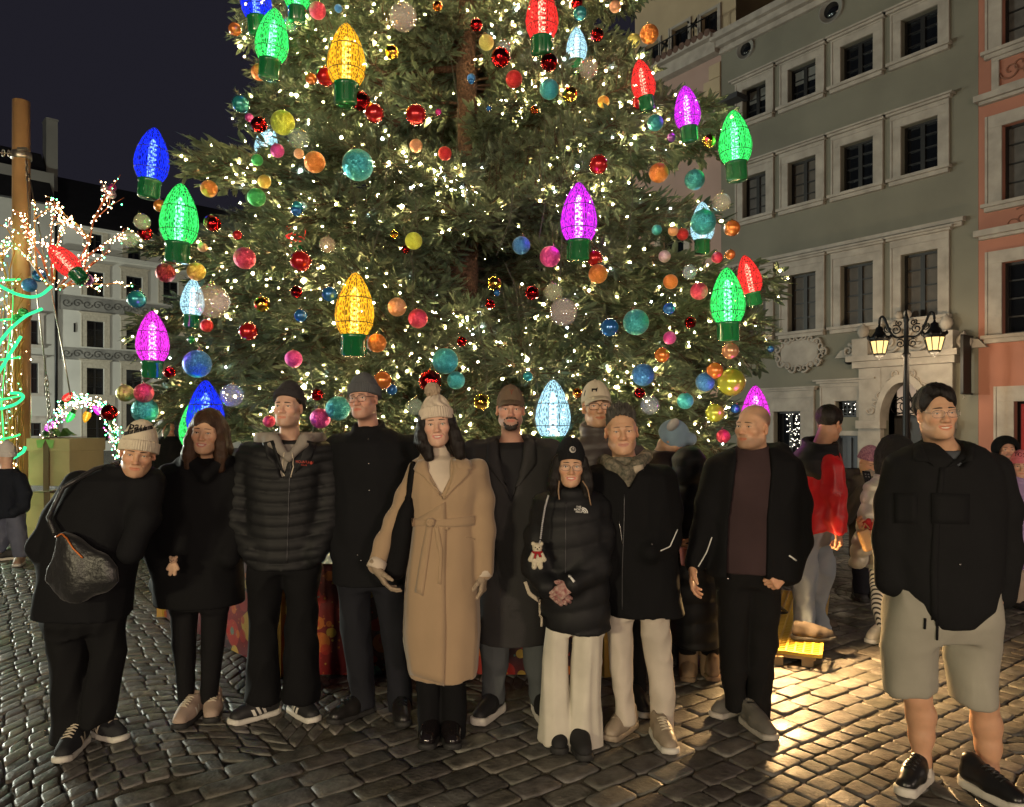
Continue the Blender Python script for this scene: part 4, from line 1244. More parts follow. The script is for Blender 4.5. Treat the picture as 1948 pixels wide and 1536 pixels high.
def giant_bulb(px, py, wpx, color, label, tilt=0.0, lean=0.0, Z=None, socket=0.42, hscale=1.62, group=None, tiltv=None):
    """px,py: middle of the lit globe; wpx: its width in the photo"""
    Z = Z if Z else min(front_y(px, py, .34), 7.3)
    w = wpx / F * Z
    root = empty('giant_bulb', W(px, py, Z))
    tag(root, label, 'giant bulb', group or 'oversized glowing bulbs on the tree')
    hs = hscale / 1.04
    R = Matrix.Rotation(-tilt, 4, 'Y') @ Matrix.Rotation(lean, 4, 'X')
    root.rotation_euler = R.to_euler(); root.scale = (w, w, w * hs)
    if color not in bulb_protos:
        mb = MB()
        prof = [(max(rad_at(z), 1e-3), z) for z in np.linspace(-0.42, 0.62, 26)]
        mb.lathe(prof, 32, None, 0, True, False); g = mb.mesh('globe', [globe_material(color)])
        mb = MB()
        for k in range(10):
            a = 2 * PI * k / 10
            mb.tube([((rad_at(z) + .004) * math.cos(a), (rad_at(z) + .004) * math.sin(a), z) for z in np.linspace(-0.42, 0.615, 14)], 0.0075, 5)
        for z in (-0.22, 0.18):
            rr = rad_at(z) + .004; mb.tube([(rr * math.cos(a), rr * math.sin(a), z) for a in np.linspace(0, 2 * PI, 25)], 0.0075, 5)
        wf = mb.mesh('wire_frame', [M_WIREB])
        mb = MB()
        for ph in (0, PI):
            mb.tube([(0.1 * math.cos(9 * t + ph), 0.1 * math.sin(9 * t + ph), -0.38 + 0.68 * t / 2.6) for t in np.linspace(0, 2.6, 44)], 0.02, 6)
        mb.ball((0, 0, 0.32), 0.07, 8, 6)
        fil = mb.mesh('filament', [emitter('filament_' + color, CORE[color], 4.5)])
        bulb_protos[color] = (g, wf, fil)
    if 'socket' not in bulb_protos:
        mb = MB()
        pr = [(0.31, -0.40), (0.335, -0.41), (0.335, -0.46), (0.31, -0.47), (0.31, -0.74), (0.28, -0.76), (0.12, -0.77)]
        mb.lathe(pr, 24, None, 0, True, True)
        for k in range(8):
            a = 2 * PI * k / 8; mb.tube([(0.312 * math.cos(a), 0.312 * math.sin(a), -0.5), (0.312 * math.cos(a), 0.312 * math.sin(a), -0.72)], 0.02, 5)
        bulb_protos['socket'] = mb.mesh('socket', [M_SOCKET])
    for nm, me in zip(('globe', 'wire_frame', 'filament', 'socket'), (*bulb_protos[color], bulb_protos['socket'])):
        o = bpy.data.objects.new(nm, me); COL.objects.link(o); o.parent = root
        if nm == 'socket' and socket != 0.42: o.scale = (1, 1, 1)
    lamp('bulb_glow', 'POINT', W(px, py, Z), 22.0 * (w / .32) ** 2, BULB[color], w * .3)
    return root, Z, w
GB = [
 (487, -2, 58, 'blue', 0.05, 'blue giant bulb cut by the picture top above the upper left green bulb'),
 (565, -16, 50, 'green', 0.0, 'green giant bulb cut by the top edge of the picture right of the blue one'),
 (518, 76, 63, 'green', -0.10, 'green giant bulb at the upper left outline beside the topmost yellow bulb'),
 (659, 114, 73, 'yellow', 0.0, 'topmost yellow giant bulb, high on the left half of the tree'),
 (1031, 33, 63, 'red', 0.0, 'red giant bulb at the top centre of the tree cut by the picture edge'),
 (1223, 157, 46, 'red', 0.17, 'red giant bulb tilted on the upper right outline before the pink house'),
 (1307, 211, 50, 'purple', 0.09, 'purple giant bulb on the upper right outline between a red and a green one'),
 (1398, 270, 63, 'green', 0.06, 'green giant bulb jutting out at the upper right before the green house windows'),
 (1101, 414, 70, 'purple', 0.0, 'purple giant bulb right of the trunk in the middle of the tree'),
 (1425, 529, 46, 'red', 0.22, 'red giant bulb half hidden behind the lower right green bulb'),
 (1384, 572, 66, 'green', 0.03, 'lower right green giant bulb in front of the tilted red one'),
 (675, 590, 75, 'yellow', -0.02, 'lower yellow giant bulb above the man in the grey ribbed beanie'),
 (289, 303, 63, 'blue', -0.09, 'blue giant bulb standing free on the far left tip of the tree'),
 (341, 417, 71, 'green', -0.05, 'green giant bulb just below the free standing blue bulb at the left'),
 (290, 649, 60, 'magenta', 0.0, 'magenta giant bulb low on the left outline of the tree'),
 (391, 790, 70, 'blue', 0.0, 'blue giant bulb directly behind the head of the long haired woman'),
 (372, 812, 60, 'green', -0.05, 'green giant bulb mostly hidden behind the blue bulb and the long haired woman'),
 (1052, 787, 68, 'white', 0.0, 'icy white giant bulb standing behind the woman in the black beanie'),
 (1437, 785, 54, 'magenta', 0.0, 'magenta giant bulb directly behind the bald man'),
 (507, 275, 44, 'white', -0.1, 'white giant bulb partly covered by branches at the left outline'),
 (563, 440, 40, 'red', 0.05, 'small red giant bulb sunk among the branches left of the trunk'),
 (366, 572, 44, 'white', -0.05, 'white giant bulb tucked behind a clear bauble at the left'),
 (1336, 428, 46, 'white', 0.0, 'white giant bulb hidden behind a turquoise bauble at the right'),
 (1097, 90, 40, 'white', 0.0, 'white giant bulb deep in the branches right of the top red bulb'),
]
GBW = []
for (px, py, w, c, tl, lab) in GB:
    Z = None
    if c == 'blue' and py > 700: Z = 5.3
    if px == 372: Z = 5.75
    if px == 1437: Z = 5.6
    if px == 1052: Z = 5.5
    if px == 507: Z = 7.2
    if px == 563: Z = 6.3
    if px in (366, 1336): Z = front_y(px, py) + .1
    if px == 1097: Z = 6.2
    r, Z, ww = giant_bulb(px, py, w, c, lab, tl, Z=Z)
    GBW.append((px, py, c, lab))

# ---- baubles -----------------------------------------------------------------------
def glitter(name, c, c2=None, rough=0.35):
    m = mat(name, c, rough=rough, metal=0.85)
    nt = m.node_tree; N = nt.nodes; L = nt.links; b = N['Principled BSDF']
    tc = N.new('ShaderNodeTexCoord')
    vo = N.new('ShaderNodeTexVoronoi'); vo.inputs['Scale'].default_value = 42
    L.new(tc.outputs['Object'], vo.inputs['Vector'])
    # each flake tips its own way
    ge = N.new('ShaderNodeNewGeometry')
    sub = N.new('ShaderNodeVectorMath'); sub.operation = 'SUBTRACT'; sub.inputs[1].default_value = (0.5, 0.5, 0.5)
    L.new(vo.outputs['Color'], sub.inputs[0])
    sc = N.new('ShaderNodeVectorMath'); sc.operation = 'SCALE'; sc.inputs['Scale'].default_value = 1.1
    L.new(sub.outputs[0], sc.inputs[0])
    ad = N.new('ShaderNodeVectorMath'); ad.operation = 'ADD'; L.new(ge.outputs['Normal'], ad.inputs[0]); L.new(sc.outputs[0], ad.inputs[1])
    nm = N.new('ShaderNodeVectorMath'); nm.operation = 'NORMALIZE'; L.new(ad.outputs[0], nm.inputs[0]); L.new(nm.outputs[0], b.inputs['Normal'])
    hv = N.new('ShaderNodeMix'); hv.data_type = 'RGBA'; hv.inputs['A'].default_value = (*c, 1); hv.inputs['B'].default_value = (*(c2 or [min(1, q * 1.5 + .06) for q in c]), 1)
    sep = N.new('ShaderNodeSeparateColor'); L.new(vo.outputs['Color'], sep.inputs[0]); L.new(sep.outputs[0], hv.inputs['Factor'])
    L.new(hv.outputs['Result'], b.inputs['Base Color'])
    return m
BC = dict(red=(0.5, 0.012, 0.016), darkred=(0.24, 0.008, 0.012), crimson=(0.6, 0.04, 0.11), magenta=(0.62, 0.05, 0.32), orange=(0.75, 0.22, 0.04), copper=(0.6, 0.3, 0.17),
          gold=(0.8, 0.46, 0.08), olive=(0.45, 0.42, 0.12), lime=(0.5, 0.58, 0.06), green=(0.04, 0.4, 0.1), teal=(0.03, 0.3, 0.33), turquoise=(0.04, 0.38, 0.46), blue=(0.03, 0.17, 0.5), purple=(0.2, 0.06, 0.3), pearl=(0.6, 0.42, 0.5))
CN = dict(darkred='dark red', pearl='pale pink')
def bauble_mat(c, fin):
    if fin == 'g': return glitter('glitter_' + c, BC[c])
    if fin == 's': return mat('satin_' + c, tuple(q * .9 for q in BC[c]), rough=0.22, metal=0.55, coat=0.8, bump=0.04, bscale=5)
    if fin == 'm': return mat('mirror_' + c, BC[c], rough=0.07, metal=1.0, bump=0.15, bscale=7, bdist=0.05)
    if fin == 'c': return mat('clear_' + c, tuple(min(1, .55 + q * .45) for q in BC[c]), rough=0.03, trans=0.0, spec=0.9, alpha=0.28, coat=1.0)
FIN = dict(g='glittery', s='glossy', m='mirror finish', c='clear iridescent')
def crop(ox, oy, s, rows): return [(ox + x / s, oy + y / s, d / s, c, f) for x, y, d, c, f in rows]
BAU = crop(380, 0, 3.658, [(820,75,115,'crimson','g'),(1415,120,190,'pearl','c'),(1655,45,70,'orange','m'),(965,60,55,'blue','g'),(245,205,90,'orange','s'),(415,505,110,'orange','g'),(285,725,120,'teal','s'),(345,820,60,'magenta','s'),(413,870,110,'red','m'),(578,855,165,'lime','g'),(630,170,100,'green','c'),(775,550,80,'orange','s'),(875,535,130,'red','s'),(1120,705,135,'darkred','m'),(1215,790,135,'red','s'),(1505,800,145,'red','s'),(1660,780,45,'magenta','s'),(1505,1015,90,'copper','g'),(1705,1070,95,'red','g'),(1335,365,100,'gold','m'),(690,970,150,'green','c'),(540,1050,95,'magenta','g'),(690,1070,70,'copper','g'),(800,1130,145,'orange','g'),(1100,1150,215,'turquoise','g'),(400,1115,80,'green','g'),(450,1265,90,'gold','g'),(65,1315,115,'orange','g'),(395,1375,125,'green','g'),(680,1440,80,'turquoise','s'),(1890,545,60,'blue','g')])
BAU += crop(860, 0, 3.142, [(145,150,75,'darkred','m'),(205,255,90,'olive','g'),(290,345,115,'red','m'),(310,290,90,'blue','c'),(370,475,100,'red','g'),(580,375,105,'darkred','m'),(580,535,115,'turquoise','g'),(705,565,90,'gold','m'),(765,80,85,'teal','s'),(745,20,70,'red','m'),(867,210,80,'darkred','m'),(975,40,70,'copper','g'),(1085,245,80,'olive','g'),(1178,205,110,'orange','g'),(815,410,120,'olive','c'),(905,610,70,'gold','g'),(1120,610,90,'red','s'),(1215,735,95,'teal','g'),(1535,845,80,'gold','m'),(875,985,115,'red','s'),(1235,1035,115,'orange','g'),(1450,1075,120,'teal','g'),(1610,1210,110,'olive','c'),(115,485,40,'blue','s'),(220,650,35,'blue','s'),(490,660,50,'orange','m'),(1310,825,55,'purple','s')])
BAU += crop(400, 400, 3.658, [(20,95,110,'red','m'),(190,175,70,'red','s'),(240,335,150,'crimson','g'),(630,355,150,'red','s'),(815,240,115,'gold','c'),(600,570,85,'darkred','m'),(830,585,110,'blue','s'),(360,655,110,'gold','m'),(630,735,95,'blue','s'),(70,640,130,'pearl','c'),(265,845,130,'red','s'),(1300,675,130,'copper','g'),(1445,755,135,'crimson','g'),(1160,925,130,'orange','g'),(580,1035,120,'magenta','g'),(1635,1050,180,'turquoise','g'),(1710,1185,125,'turquoise','g'),(1530,1190,160,'red','m'),(1200,1185,130,'orange','s'),(1415,215,120,'lime','g'),(1280,170,60,'gold','m'),(1360,275,60,'darkred','m'),(745,1285,85,'red','m'),(765,1450,140,'magenta','g'),(890,1380,170,'teal','g'),(150,1290,160,'blue','c'),(1425,1370,120,'green','c'),(410,1470,85,'crimson','g'),(1750,915,70,'red','m'),(600,5,80,'blue','s'),(1265,1250,80,'blue','s')])
BAU += crop(860, 400, 3.044, [(1455,70,145,'turquoise','g'),(1620,105,95,'orange','s'),(1610,258,60,'orange','s'),(1535,275,65,'crimson','g'),(1185,115,60,'teal','g'),(1335,140,70,'red','g'),(1280,120,60,'copper','g'),(1230,268,70,'pearl','g'),(400,205,105,'blue','g'),(567,270,120,'magenta','g'),(825,280,95,'red','s'),(845,370,110,'orange','g'),(245,425,85,'gold','m'),(462,480,85,'darkred','m'),(587,475,110,'lime','c'),(645,590,165,'pearl','c'),(910,680,110,'blue','s'),(1065,650,150,'teal','g'),(1255,572,75,'blue','s'),(1380,650,70,'darkred','m'),(1430,470,100,'crimson','g'),(1265,415,85,'orange','g'),(1375,360,85,'blue','c'),(1260,740,75,'magenta','g'),(1215,840,90,'orange','s'),(1610,815,100,'copper','s'),(1520,930,100,'orange','s'),(1465,995,110,'blue','g'),(1615,995,165,'lime','s'),(1105,955,130,'blue','g'),(1085,1060,65,'darkred','m'),(1350,1105,95,'turquoise','g'),(1145,1130,110,'blue','c'),(1520,1175,110,'lime','s'),(1640,1150,55,'blue','s'),(1845,805,40,'blue','s'),(438,962,60,'turquoise','s'),(170,1110,95,'gold','m'),(725,1060,60,'orange','m'),(260,480,40,'blue','s'),(220,545,55,'red','m'),(1570,1310,80,'crimson','g')])
BAU += crop(0, 180, 2.477, [(755,525,60,'orange','s'),(670,600,75,'gold','c'),(685,655,65,'red','m'),(610,680,80,'lime','c'),(995,605,70,'red','m'),(955,720,45,'copper','g'),(780,840,90,'darkred','g'),(925,835,85,'gold','g'),(645,965,85,'teal','s'),(1000,975,160,'gold','c'),(975,1090,60,'red','g'),(800,1310,55,'red','m'),(930,1270,130,'blue','g'),(590,1408,80,'olive','g'),(678,1407,90,'crimson','g'),(683,1490,120,'teal','g'),(515,1500,75,'red','m'),(900,1155,35,'green','s')])
M_CAP = mat('bauble_cap', (0.6, 0.5, 0.3), rough=0.25, metal=1.0)
mb = MB()
mb.ball((0, 0, 0), 0.5, 24, 16); BALL0 = mb.mesh('ball', [M_CAP])
mb = MB()
mb.lathe([(0.001, 0.56), (0.09, 0.555), (0.10, 0.47)], 10); mb.tube([(0.05 * math.cos(a), 0, 0.60 + 0.05 * math.sin(a)) for a in np.linspace(0, 2 * PI, 11)], 0.012, 5)
CAPME = mb.mesh('cap', [M_CAP])
ball_me = {}
used = {}
ANCH = [(px, py, lab.split(',')[0]) for px, py, c, lab in GBW]
SHORT = {}
for px, py, c, lab in GBW: SHORT[(px, py)] = None
short_names = ['the top left cut blue giant bulb', 'the cut green giant bulb at the top', 'the upper left green giant bulb', 'the topmost yellow giant bulb', 'the top red giant bulb', 'the tilted upper red giant bulb', 'the upper right purple giant bulb', 'the upper right green giant bulb', 'the purple giant bulb near the trunk', 'the tilted lower red giant bulb', 'the lower right green giant bulb', 'the lower yellow giant bulb', 'the far left blue giant bulb', 'the left green giant bulb', 'the left magenta giant bulb', 'the low blue giant bulb', None, 'the low white giant bulb', 'the low magenta giant bulb', 'the upper left white giant bulb', 'the sunken red giant bulb', None, None, None]
anch = [(g[0], g[1], s) for g, s in zip(GBW, short_names) if s]
def dirword(dx, dy):
    a = math.degrees(math.atan2(-dy, dx)) % 360
    return ['right of', 'above right of', 'above', 'above left of', 'left of', 'below left of', 'below', 'below right of'][int((a + 22.5) // 45) % 8]
for (px, py, d, c, f) in sorted(BAU, key=lambda q: -q[2]):
    Z = front_y(px, py, 0.24 if d > 28 else 0.16)
    Z = min(Z, 7.4)
    if py > 700: Z = min(Z, 5.9)
    dia = d / F * Z
    key = (c, f)
    if key not in ball_me:
        me = BALL0.copy(); me.name = 'ball'; me.materials.clear(); me.materials.append(bauble_mat(c, f)); ball_me[key] = me
    near = sorted(anch, key=lambda a: (a[0] - px) ** 2 + (a[1] - py) ** 2)
    size = 'large ' if d > 36 else ('small ' if d < 22 else '')
    lab = None
    for a in near[:6]:
        cand_l = f"{size}{FIN[f]} {CN.get(c, c)} bauble {dirword(px - a[0], py - a[1])} {a[2]}"
        if cand_l not in used: lab = cand_l; break
    if lab is None: lab = f"{size}{FIN[f]} {CN.get(c, c)} bauble hanging about {int(abs(px - near[0][0]))} units from {near[0][2]}"
    used[lab] = 1
    root = empty('bauble', W(px, py, Z)); root.scale = (dia,) * 3
    root.rotation_euler = (rt.uniform(-.3, .3), rt.uniform(-.3, .3), rt.uniform(0, 6))
    tag(root, lab, 'bauble', 'baubles on the christmas tree')
    for nm, me in (('ball', ball_me[key]), ('cap', CAPME)):
        o = bpy.data.objects.new(nm, me); COL.objects.link(o); o.parent = root

# ---- printed planter box round the foot of the tree ---------------------------------
def bokeh_material():
    m = bpy.data.materials.new('bokeh_print'); m.use_nodes = True; nt = m.node_tree; N = nt.nodes; L = nt.links
    b = N['Principled BSDF']; b.inputs['Roughness'].default_value = 0.35
    tc = N.new('ShaderNodeTexCoord')
    nz = N.new('ShaderNodeTexNoise'); nz.inputs['Scale'].default_value = 1.6; L.new(tc.outputs['UV'], nz.inputs['Vector'])
    cr = N.new('ShaderNodeValToRGB'); cr.color_ramp.elements[0].position = 0.38; cr.color_ramp.elements[0].color = (0.012, 0.01, 0.018, 1); cr.color_ramp.elements[1].position = 0.6; cr.color_ramp.elements[1].color = (0.30, 0.012, 0.014, 1)
    L.new(nz.outputs['Fac'], cr.inputs[0]); src = cr.outputs[0]
    for (sc, rad, off, ringy) in ((3.2, 0.42, 0.0, 1), (5.0, 0.36, 3.7, 0), (8.5, 0.30, 9.1, 0), (22, 0.16, 5.5, 0)):
        mp = N.new('ShaderNodeMapping'); mp.inputs['Scale'].default_value = (sc, sc, 1); mp.inputs['Location'].default_value = (off, off * .7, 0); L.new(tc.outputs['UV'], mp.inputs[0])
        vo = N.new('ShaderNodeTexVoronoi'); vo.voronoi_dimensions = '2D'; vo.inputs['Randomness'].default_value = 0.85; vo.inputs['Scale'].default_value = 1; L.new(mp.outputs[0], vo.inputs['Vector'])
        sep = N.new('ShaderNodeSeparateColor'); L.new(vo.outputs['Color'], sep.inputs[0])
        rr = N.new('ShaderNodeMath'); rr.operation = 'MULTIPLY_ADD'; L.new(sep.outputs[1], rr.inputs[0]); rr.inputs[1].default_value = rad * .6; rr.inputs[2].default_value = rad * .4
        lt = N.new('ShaderNodeMath'); lt.operation = 'LESS_THAN'; L.new(vo.outputs['Distance'], lt.inputs[0]); L.new(rr.outputs[0], lt.inputs[1])
        on = N.new('ShaderNodeMath'); on.operation = 'GREATER_THAN'; L.new(sep.outputs[2], on.inputs[0]); on.inputs[1].default_value = 0.35
        ml = N.new('ShaderNodeMath'); ml.operation = 'MULTIPLY'; L.new(lt.outputs[0], ml.inputs[0]); L.new(on.outputs[0], ml.inputs[1])
        al = N.new('ShaderNodeMath'); al.operation = 'MULTIPLY'; L.new(ml.outputs[0], al.inputs[0]); al.inputs[1].default_value = 0.8
        pc = N.new('ShaderNodeValToRGB'); pc.color_ramp.interpolation = 'CONSTANT'
        E = pc.color_ramp.elements; E[0].color = (0.55, 0.03, 0.02, 1); E[1].position = .4; E[1].color = (0.75, 0.22, 0.03, 1)
        for p, cc in ((.6, (0.8, 0.55, 0.08, 1)), (.75, (0.10, 0.35, 0.28, 1)), (.85, (0.6, 0.05, 0.03, 1))): e = E.new(p); e.color = cc
        L.new(sep.outputs[0], pc.inputs[0])
        mx = N.new('ShaderNodeMix'); mx.data_type = 'RGBA'; L.new(al.outputs[0], mx.inputs['Factor']); L.new(src, mx.inputs['A']); L.new(pc.outputs[0], mx.inputs['B']); src = mx.outputs['Result']
    hv = N.new('ShaderNodeHueSaturation'); hv.inputs['Value'].default_value = 0.6; L.new(src, hv.inputs['Color']); L.new(hv.outputs[0], b.inputs['Base Color'])
    return m
M_BOKEH = bokeh_material()
PH = 0.70
plant = empty('tree_planter', (TX, TY, 0)); tag(plant, 'octagonal box round the tree foot printed with red and gold light spots', 'planter')
apo = TY - 4.60; Rc = apo / math.cos(PI / 8)
cor = [(TX + Rc * math.cos(PI / 8 + k * PI / 4), TY + Rc * math.sin(PI / 8 + k * PI / 4)) for k in range(8)]
for k in range(8):
    a, b = cor[k], cor[(k + 1) % 8]
    me = bpy.data.meshes.new('printed_panel')
    n = Vector((b[1] - a[1], a[0] - b[0], 0)).normalized() * 0.03
    V = [(a[0], a[1], 0.01), (b[0], b[1], 0.01), (b[0], b[1], PH), (a[0], a[1], PH)]
    V += [(x - n.x, y - n.y, z) for x, y, z in V]
    me.from_pydata(V, [], [(0, 1, 2, 3), (7, 6, 5, 4), (3, 2, 6, 7), (0, 4, 5, 1)])
    uv = me.uv_layers.new()
    Lk = math.dist(a, b)
    for li_, l in enumerate(me.loops):
        v = l.vertex_index % 4; uv.data[li_].uv = ((Lk if v in (1, 2) else 0) + k * 2.3, V[v][2])
    me.materials.append(M_BOKEH); link('printed_panel', me, plant)
M_GOLD = mat('gold_edging', (0.55, 0.36, 0.10), rough=0.35, metal=0.8)
for k in range(8):
    a = cor[k]; dx, dy = a[0] - TX, a[1] - TY; q = math.hypot(dx, dy)
    mb = MB(); mb.box((a[0] + dx / q * .004, a[1] + dy / q * .004, PH / 2 + .01), (0.05, 0.05, PH + .015), Matrix.Rotation(math.atan2(dy, dx), 3, 'Z')); mb.build('corner_strip', [M_GOLD], plant)
mb = MB(); mb.add([(x, y, PH + .004) for x, y in cor], [tuple(range(8))]); mb.build('top_board', [mat('white_board', (0.55, 0.53, 0.5), rough=0.6)], plant)

# ---- yellow grating deck at the right of the planter + floodlight -------------------------
deck = empty('grating_deck', (1.5, 5.3, 0)); tag(deck, 'low timber deck topped with yellow plastic grating beside the planter', 'platform')
A = np.array([1.10, 5.10]); B = np.array([1.97, 4.70]); du = (B - A) / np.linalg.norm(B - A); dv = np.array([-du[1], du[0]])
LU, LV, ZT = float(np.linalg.norm(B - A)), 1.85, 0.105
def DK(u, v, z): p = A + du * u + dv * v; return Vector((p[0], p[1], z))
rotd = Matrix(((du[0], dv[0], 0), (du[1], dv[1], 0), (0, 0, 1)))
M_GRATE = mat('yellow_grating', (0.62, 0.40, 0.04), rough=0.5, var=0.15, vscale=5)
mb = MB()
for (u0, u1) in ((0.0, LU / 2 - .006), (LU / 2 + .006, LU)):
    nu = 9; nv = 44
    for i in range(nu + 1):
        u = u0 + (u1 - u0) * i / nu; mb.box(DK(u, LV / 2, ZT - .012), (0.012 if 0 < i < nu else .02, LV, 0.024), rotd)
    for j in range(nv + 1):
        v = LV * j / nv; mb.box(DK((u0 + u1) / 2, v, ZT - .0125), (u1 - u0, 0.011 if 0 < j < nv else .02, 0.022), rotd)
t = mb.build('grating', [M_GRATE], deck); t['kind'] = 'stuff'
mb = MB(); mb.box(DK(LU / 2, LV / 2, ZT - .045), (LU - .06, LV - .06, 0.02), rotd); mb.build('deck_board', [mat('deck_ply', (0.24, 0.17, 0.08), rough=0.8)], deck)
for u in (0.08, LU / 2, LU - 0.08):
    mb = MB(); mb.box(DK(u, LV / 2, 0.028), (0.07, LV - .08, 0.052), rotd); mb.build('joist', [mat('joist_wood', (0.26, 0.19, 0.10), rough=0.8)], deck)
mb = MB(); mb.box(DK(LU / 2 - .1, 0.02, 0.03), (LU - .25, 0.04, 0.055), rotd); mb.build('front_batten', [MATS['joist_wood']], deck)

def floodlight(name, loc, target, energy, col, label, ang=150):
    r = empty(name, loc); tag(r, label, 'floodlight')
    loc = Vector(loc); d = (Vector(target) - loc).normalized(); R = d.to_track_quat('-Z', 'Y').to_matrix()
    mb = MB(); mb.box(loc - d * 0.05, (0.3, 0.22, 0.07), R, 0, 0.012)
    mb.build('housing', [M_METAL_D], r)
    mb = MB(); mb.box(loc - d * 0.013, (0.26, 0.18, 0.004), R); mb.build('lens', [emitter('flood_lens', col, 6.0)], r)
    mb = MB()
    for s in (-1, 1): mb.tube([loc - d * .05 + R @ Vector((s * .165, 0, 0)), Vector((loc.x + s * .12, loc.y, loc.z - .22)), Vector((loc.x + s * .05, loc.y, loc.z - .22))], .012, 6)
    mb.build('stand', [M_METAL_D], r)
    lamp('flood_light', 'SPOT', loc + d * 0.02, energy, col, 0.09, None, target, spot_size=math.radians(ang), spot_blend=0.5)
    return r
floodlight('floodlight', (1.74, 4.98, 0.52), (2.9, 3.0, 0.0), 350, (1.0, 0.60, 0.25), 'floodlight beside the yellow grating deck shining over the wet cobbles', 160)
floodlight('floodlight', (1.06, 4.86, 0.34), (1.3, 6.4, 2.2), 420, (1.0, 0.8, 0.42), 'floodlight at the planter corner aimed up into the lower branches', 110)
# ================================================================= LIGHT SCULPTURE AND GIFT BOXES AT THE LEFT
rl_ = np.random.RandomState(5)
ZS_ = 9.8
M_POLE = mat('varnished_pole', (0.48, 0.28, 0.12), rough=0.3, var=0.2, vscale=2, coat=0.4)
mast = empty('wooden_mast', W(31, 809, ZS_) * np.array([1, 1, 0])); tag(mast, 'tall varnished wooden mast with chain guys rising from the light sculpture', 'mast')
mb = MB(); x0 = W(31, 809, ZS_)[0]
mb.tube([(x0, ZS_ + .1, z) for z in (0, 2, 4, W(0, 187, ZS_)[2])], [.112, .112, .108, .104], 18); mb.build('pole', [M_POLE], mast)
mb = MB(); zc = W(0, 292, ZS_)[2]; mb.lathe([(.118, -.05), (.125, -.04), (.125, .04), (.118, .05)], 18, Matrix.Translation((x0, ZS_ + .1, zc)))
mb.box((x0 + .1, ZS_ - .02, zc + .05), (.12, .06, .03)); mb.build('clamp_ring', [mat('steel', (.4, .36, .3), rough=.35, metal=.9)], mast)
def guy(P, links=()):
    mb = MB(); Q = [W(*q) for q in P]; mb.tube(Q, .009, 5)
    for (a, b) in links:
        A_, B_ = W(*a), W(*b); n = max(2, int(np.linalg.norm(B_ - A_) / .07))
        for i in range(n):
            c = A_ + (B_ - A_) * (i + .5) / n
            mb.tube([c + np.array([(.022 if i % 2 else 0) * math.cos(t), (0 if i % 2 else .022) * math.cos(t), .045 * math.sin(t)]) for t in np.linspace(0, 2 * PI, 9)], .008, 4, 0, False)
    return mb.build('guy_rope', [MATS['steel']], mast)
guy([(50, 305, 9.75), (53, 370, 9.7), (68, 540, 9.6), (88, 715, 9.5)], [((50, 305, 9.75), (53, 345, 9.72)), ((88, 715, 9.5), (98, 850, 9.4))])
guy([(55, 330, 9.75), (90, 520, 9.6), (98, 555, 9.6), (118, 660, 9.5), (134, 752, 9.4)])
guy([(20, 292, 9.8), (-40, 288, 9.7)], [((22, 292, 9.8), (-20, 290, 9.8))])

sc_ = empty('light_sculpture', (x0, ZS_ - .3, 0)); tag(sc_, 'shrub shaped light sculpture of gold twigs wrapped in green neon rope', 'light sculpture')
M_GTWIG = mat('gold_twig', (.45, .24, .06), rough=.5); M_RTWIG = mat('copper_twig', (.42, .13, .06), rough=.5)
mb = MB()
for k in range(110):
    a = rl_.uniform(0, 2 * PI); r = rl_.uniform(.10, .36); bx, by = x0 - .1 + r * math.cos(a), ZS_ - .3 + r * .6 * math.sin(a)
    z1 = rl_.uniform(1.6, 3.6)
    mb.tube([(bx + rl_.uniform(-.04, .04), by, z) for z in np.linspace(.05, z1, 7)] + [(bx * 1.0 + rl_.uniform(-.1, .25), by, z1 + .25)], rl_.uniform(.006, .011), 4)
t = mb.build('gold_stems', [M_GTWIG], sc_); t['kind'] = 'stuff'
tips = []
def twigs(mb, P, r0, depth=0):
    Q = [np.array(q, float) for q in P]; mb.tube(Q, [r0 * (1 - .6 * i / (len(Q) - 1)) for i in range(len(Q))], 5)
    for i in range(len(Q) - 1):
        n = max(2, int(np.linalg.norm(Q[i + 1] - Q[i]) / .06))
        for j in range(n): tips.append(Q[i] + (Q[i + 1] - Q[i]) * j / n + rl_.normal(size=3) * .02)
    if depth < 2:
        for k in range(3 if depth == 0 else 2):
            i = rl_.randint(1, len(Q)); a = Q[i]; d = (Q[-1] - Q[0]); L = np.linalg.norm(d) * rl_.uniform(.3, .5); d = d / np.linalg.norm(d) + rl_.normal(size=3) * np.array([.7, .5, .5]); d /= np.linalg.norm(d)
            twigs(mb, [a, a + d * L * .5 + np.array([0, 0, .03]), a + d * L], r0 * .55, depth + 1)
for k, P in enumerate([[(92, 545), (60, 500), (35, 470), (12, 432)], [(95, 535), (80, 490), (60, 460), (38, 428)], [(70, 520), (66, 470), (66, 418)], [(100, 540), (97, 490), (97, 440)], [(102, 535), (108, 470), (117, 434)],
          [(110, 550), (150, 500), (170, 460), (178, 420), (205, 362)], [(172, 460), (150, 430), (122, 408)], [(150, 500), (190, 470), (216, 456)], [(112, 545), (150, 540), (205, 541)], [(118, 550), (160, 515), (204, 482)], [(20, 560), (4, 500), (-8, 450)]]):
    mb = MB(); twigs(mb, [W(x, y, ZS_ - .35 + rl_.uniform(-.3, .3)) for x, y in P], .017); mb.build('twig', [M_RTWIG if k % 2 else M_GTWIG], sc_)
for k in range(950):
    tips.append(np.array([x0 - .08 + rl_.normal() * .2, ZS_ - .55 + rl_.normal() * .12, rl_.uniform(.15, 3.5)]))
M_PINKF = emitter('twig_lights', (1, .66, .36), 24.0); M_GRNF = emitter('green_lights', (.1, 1.0, .35), 22.0)
fv, ff, fm = [], [], []
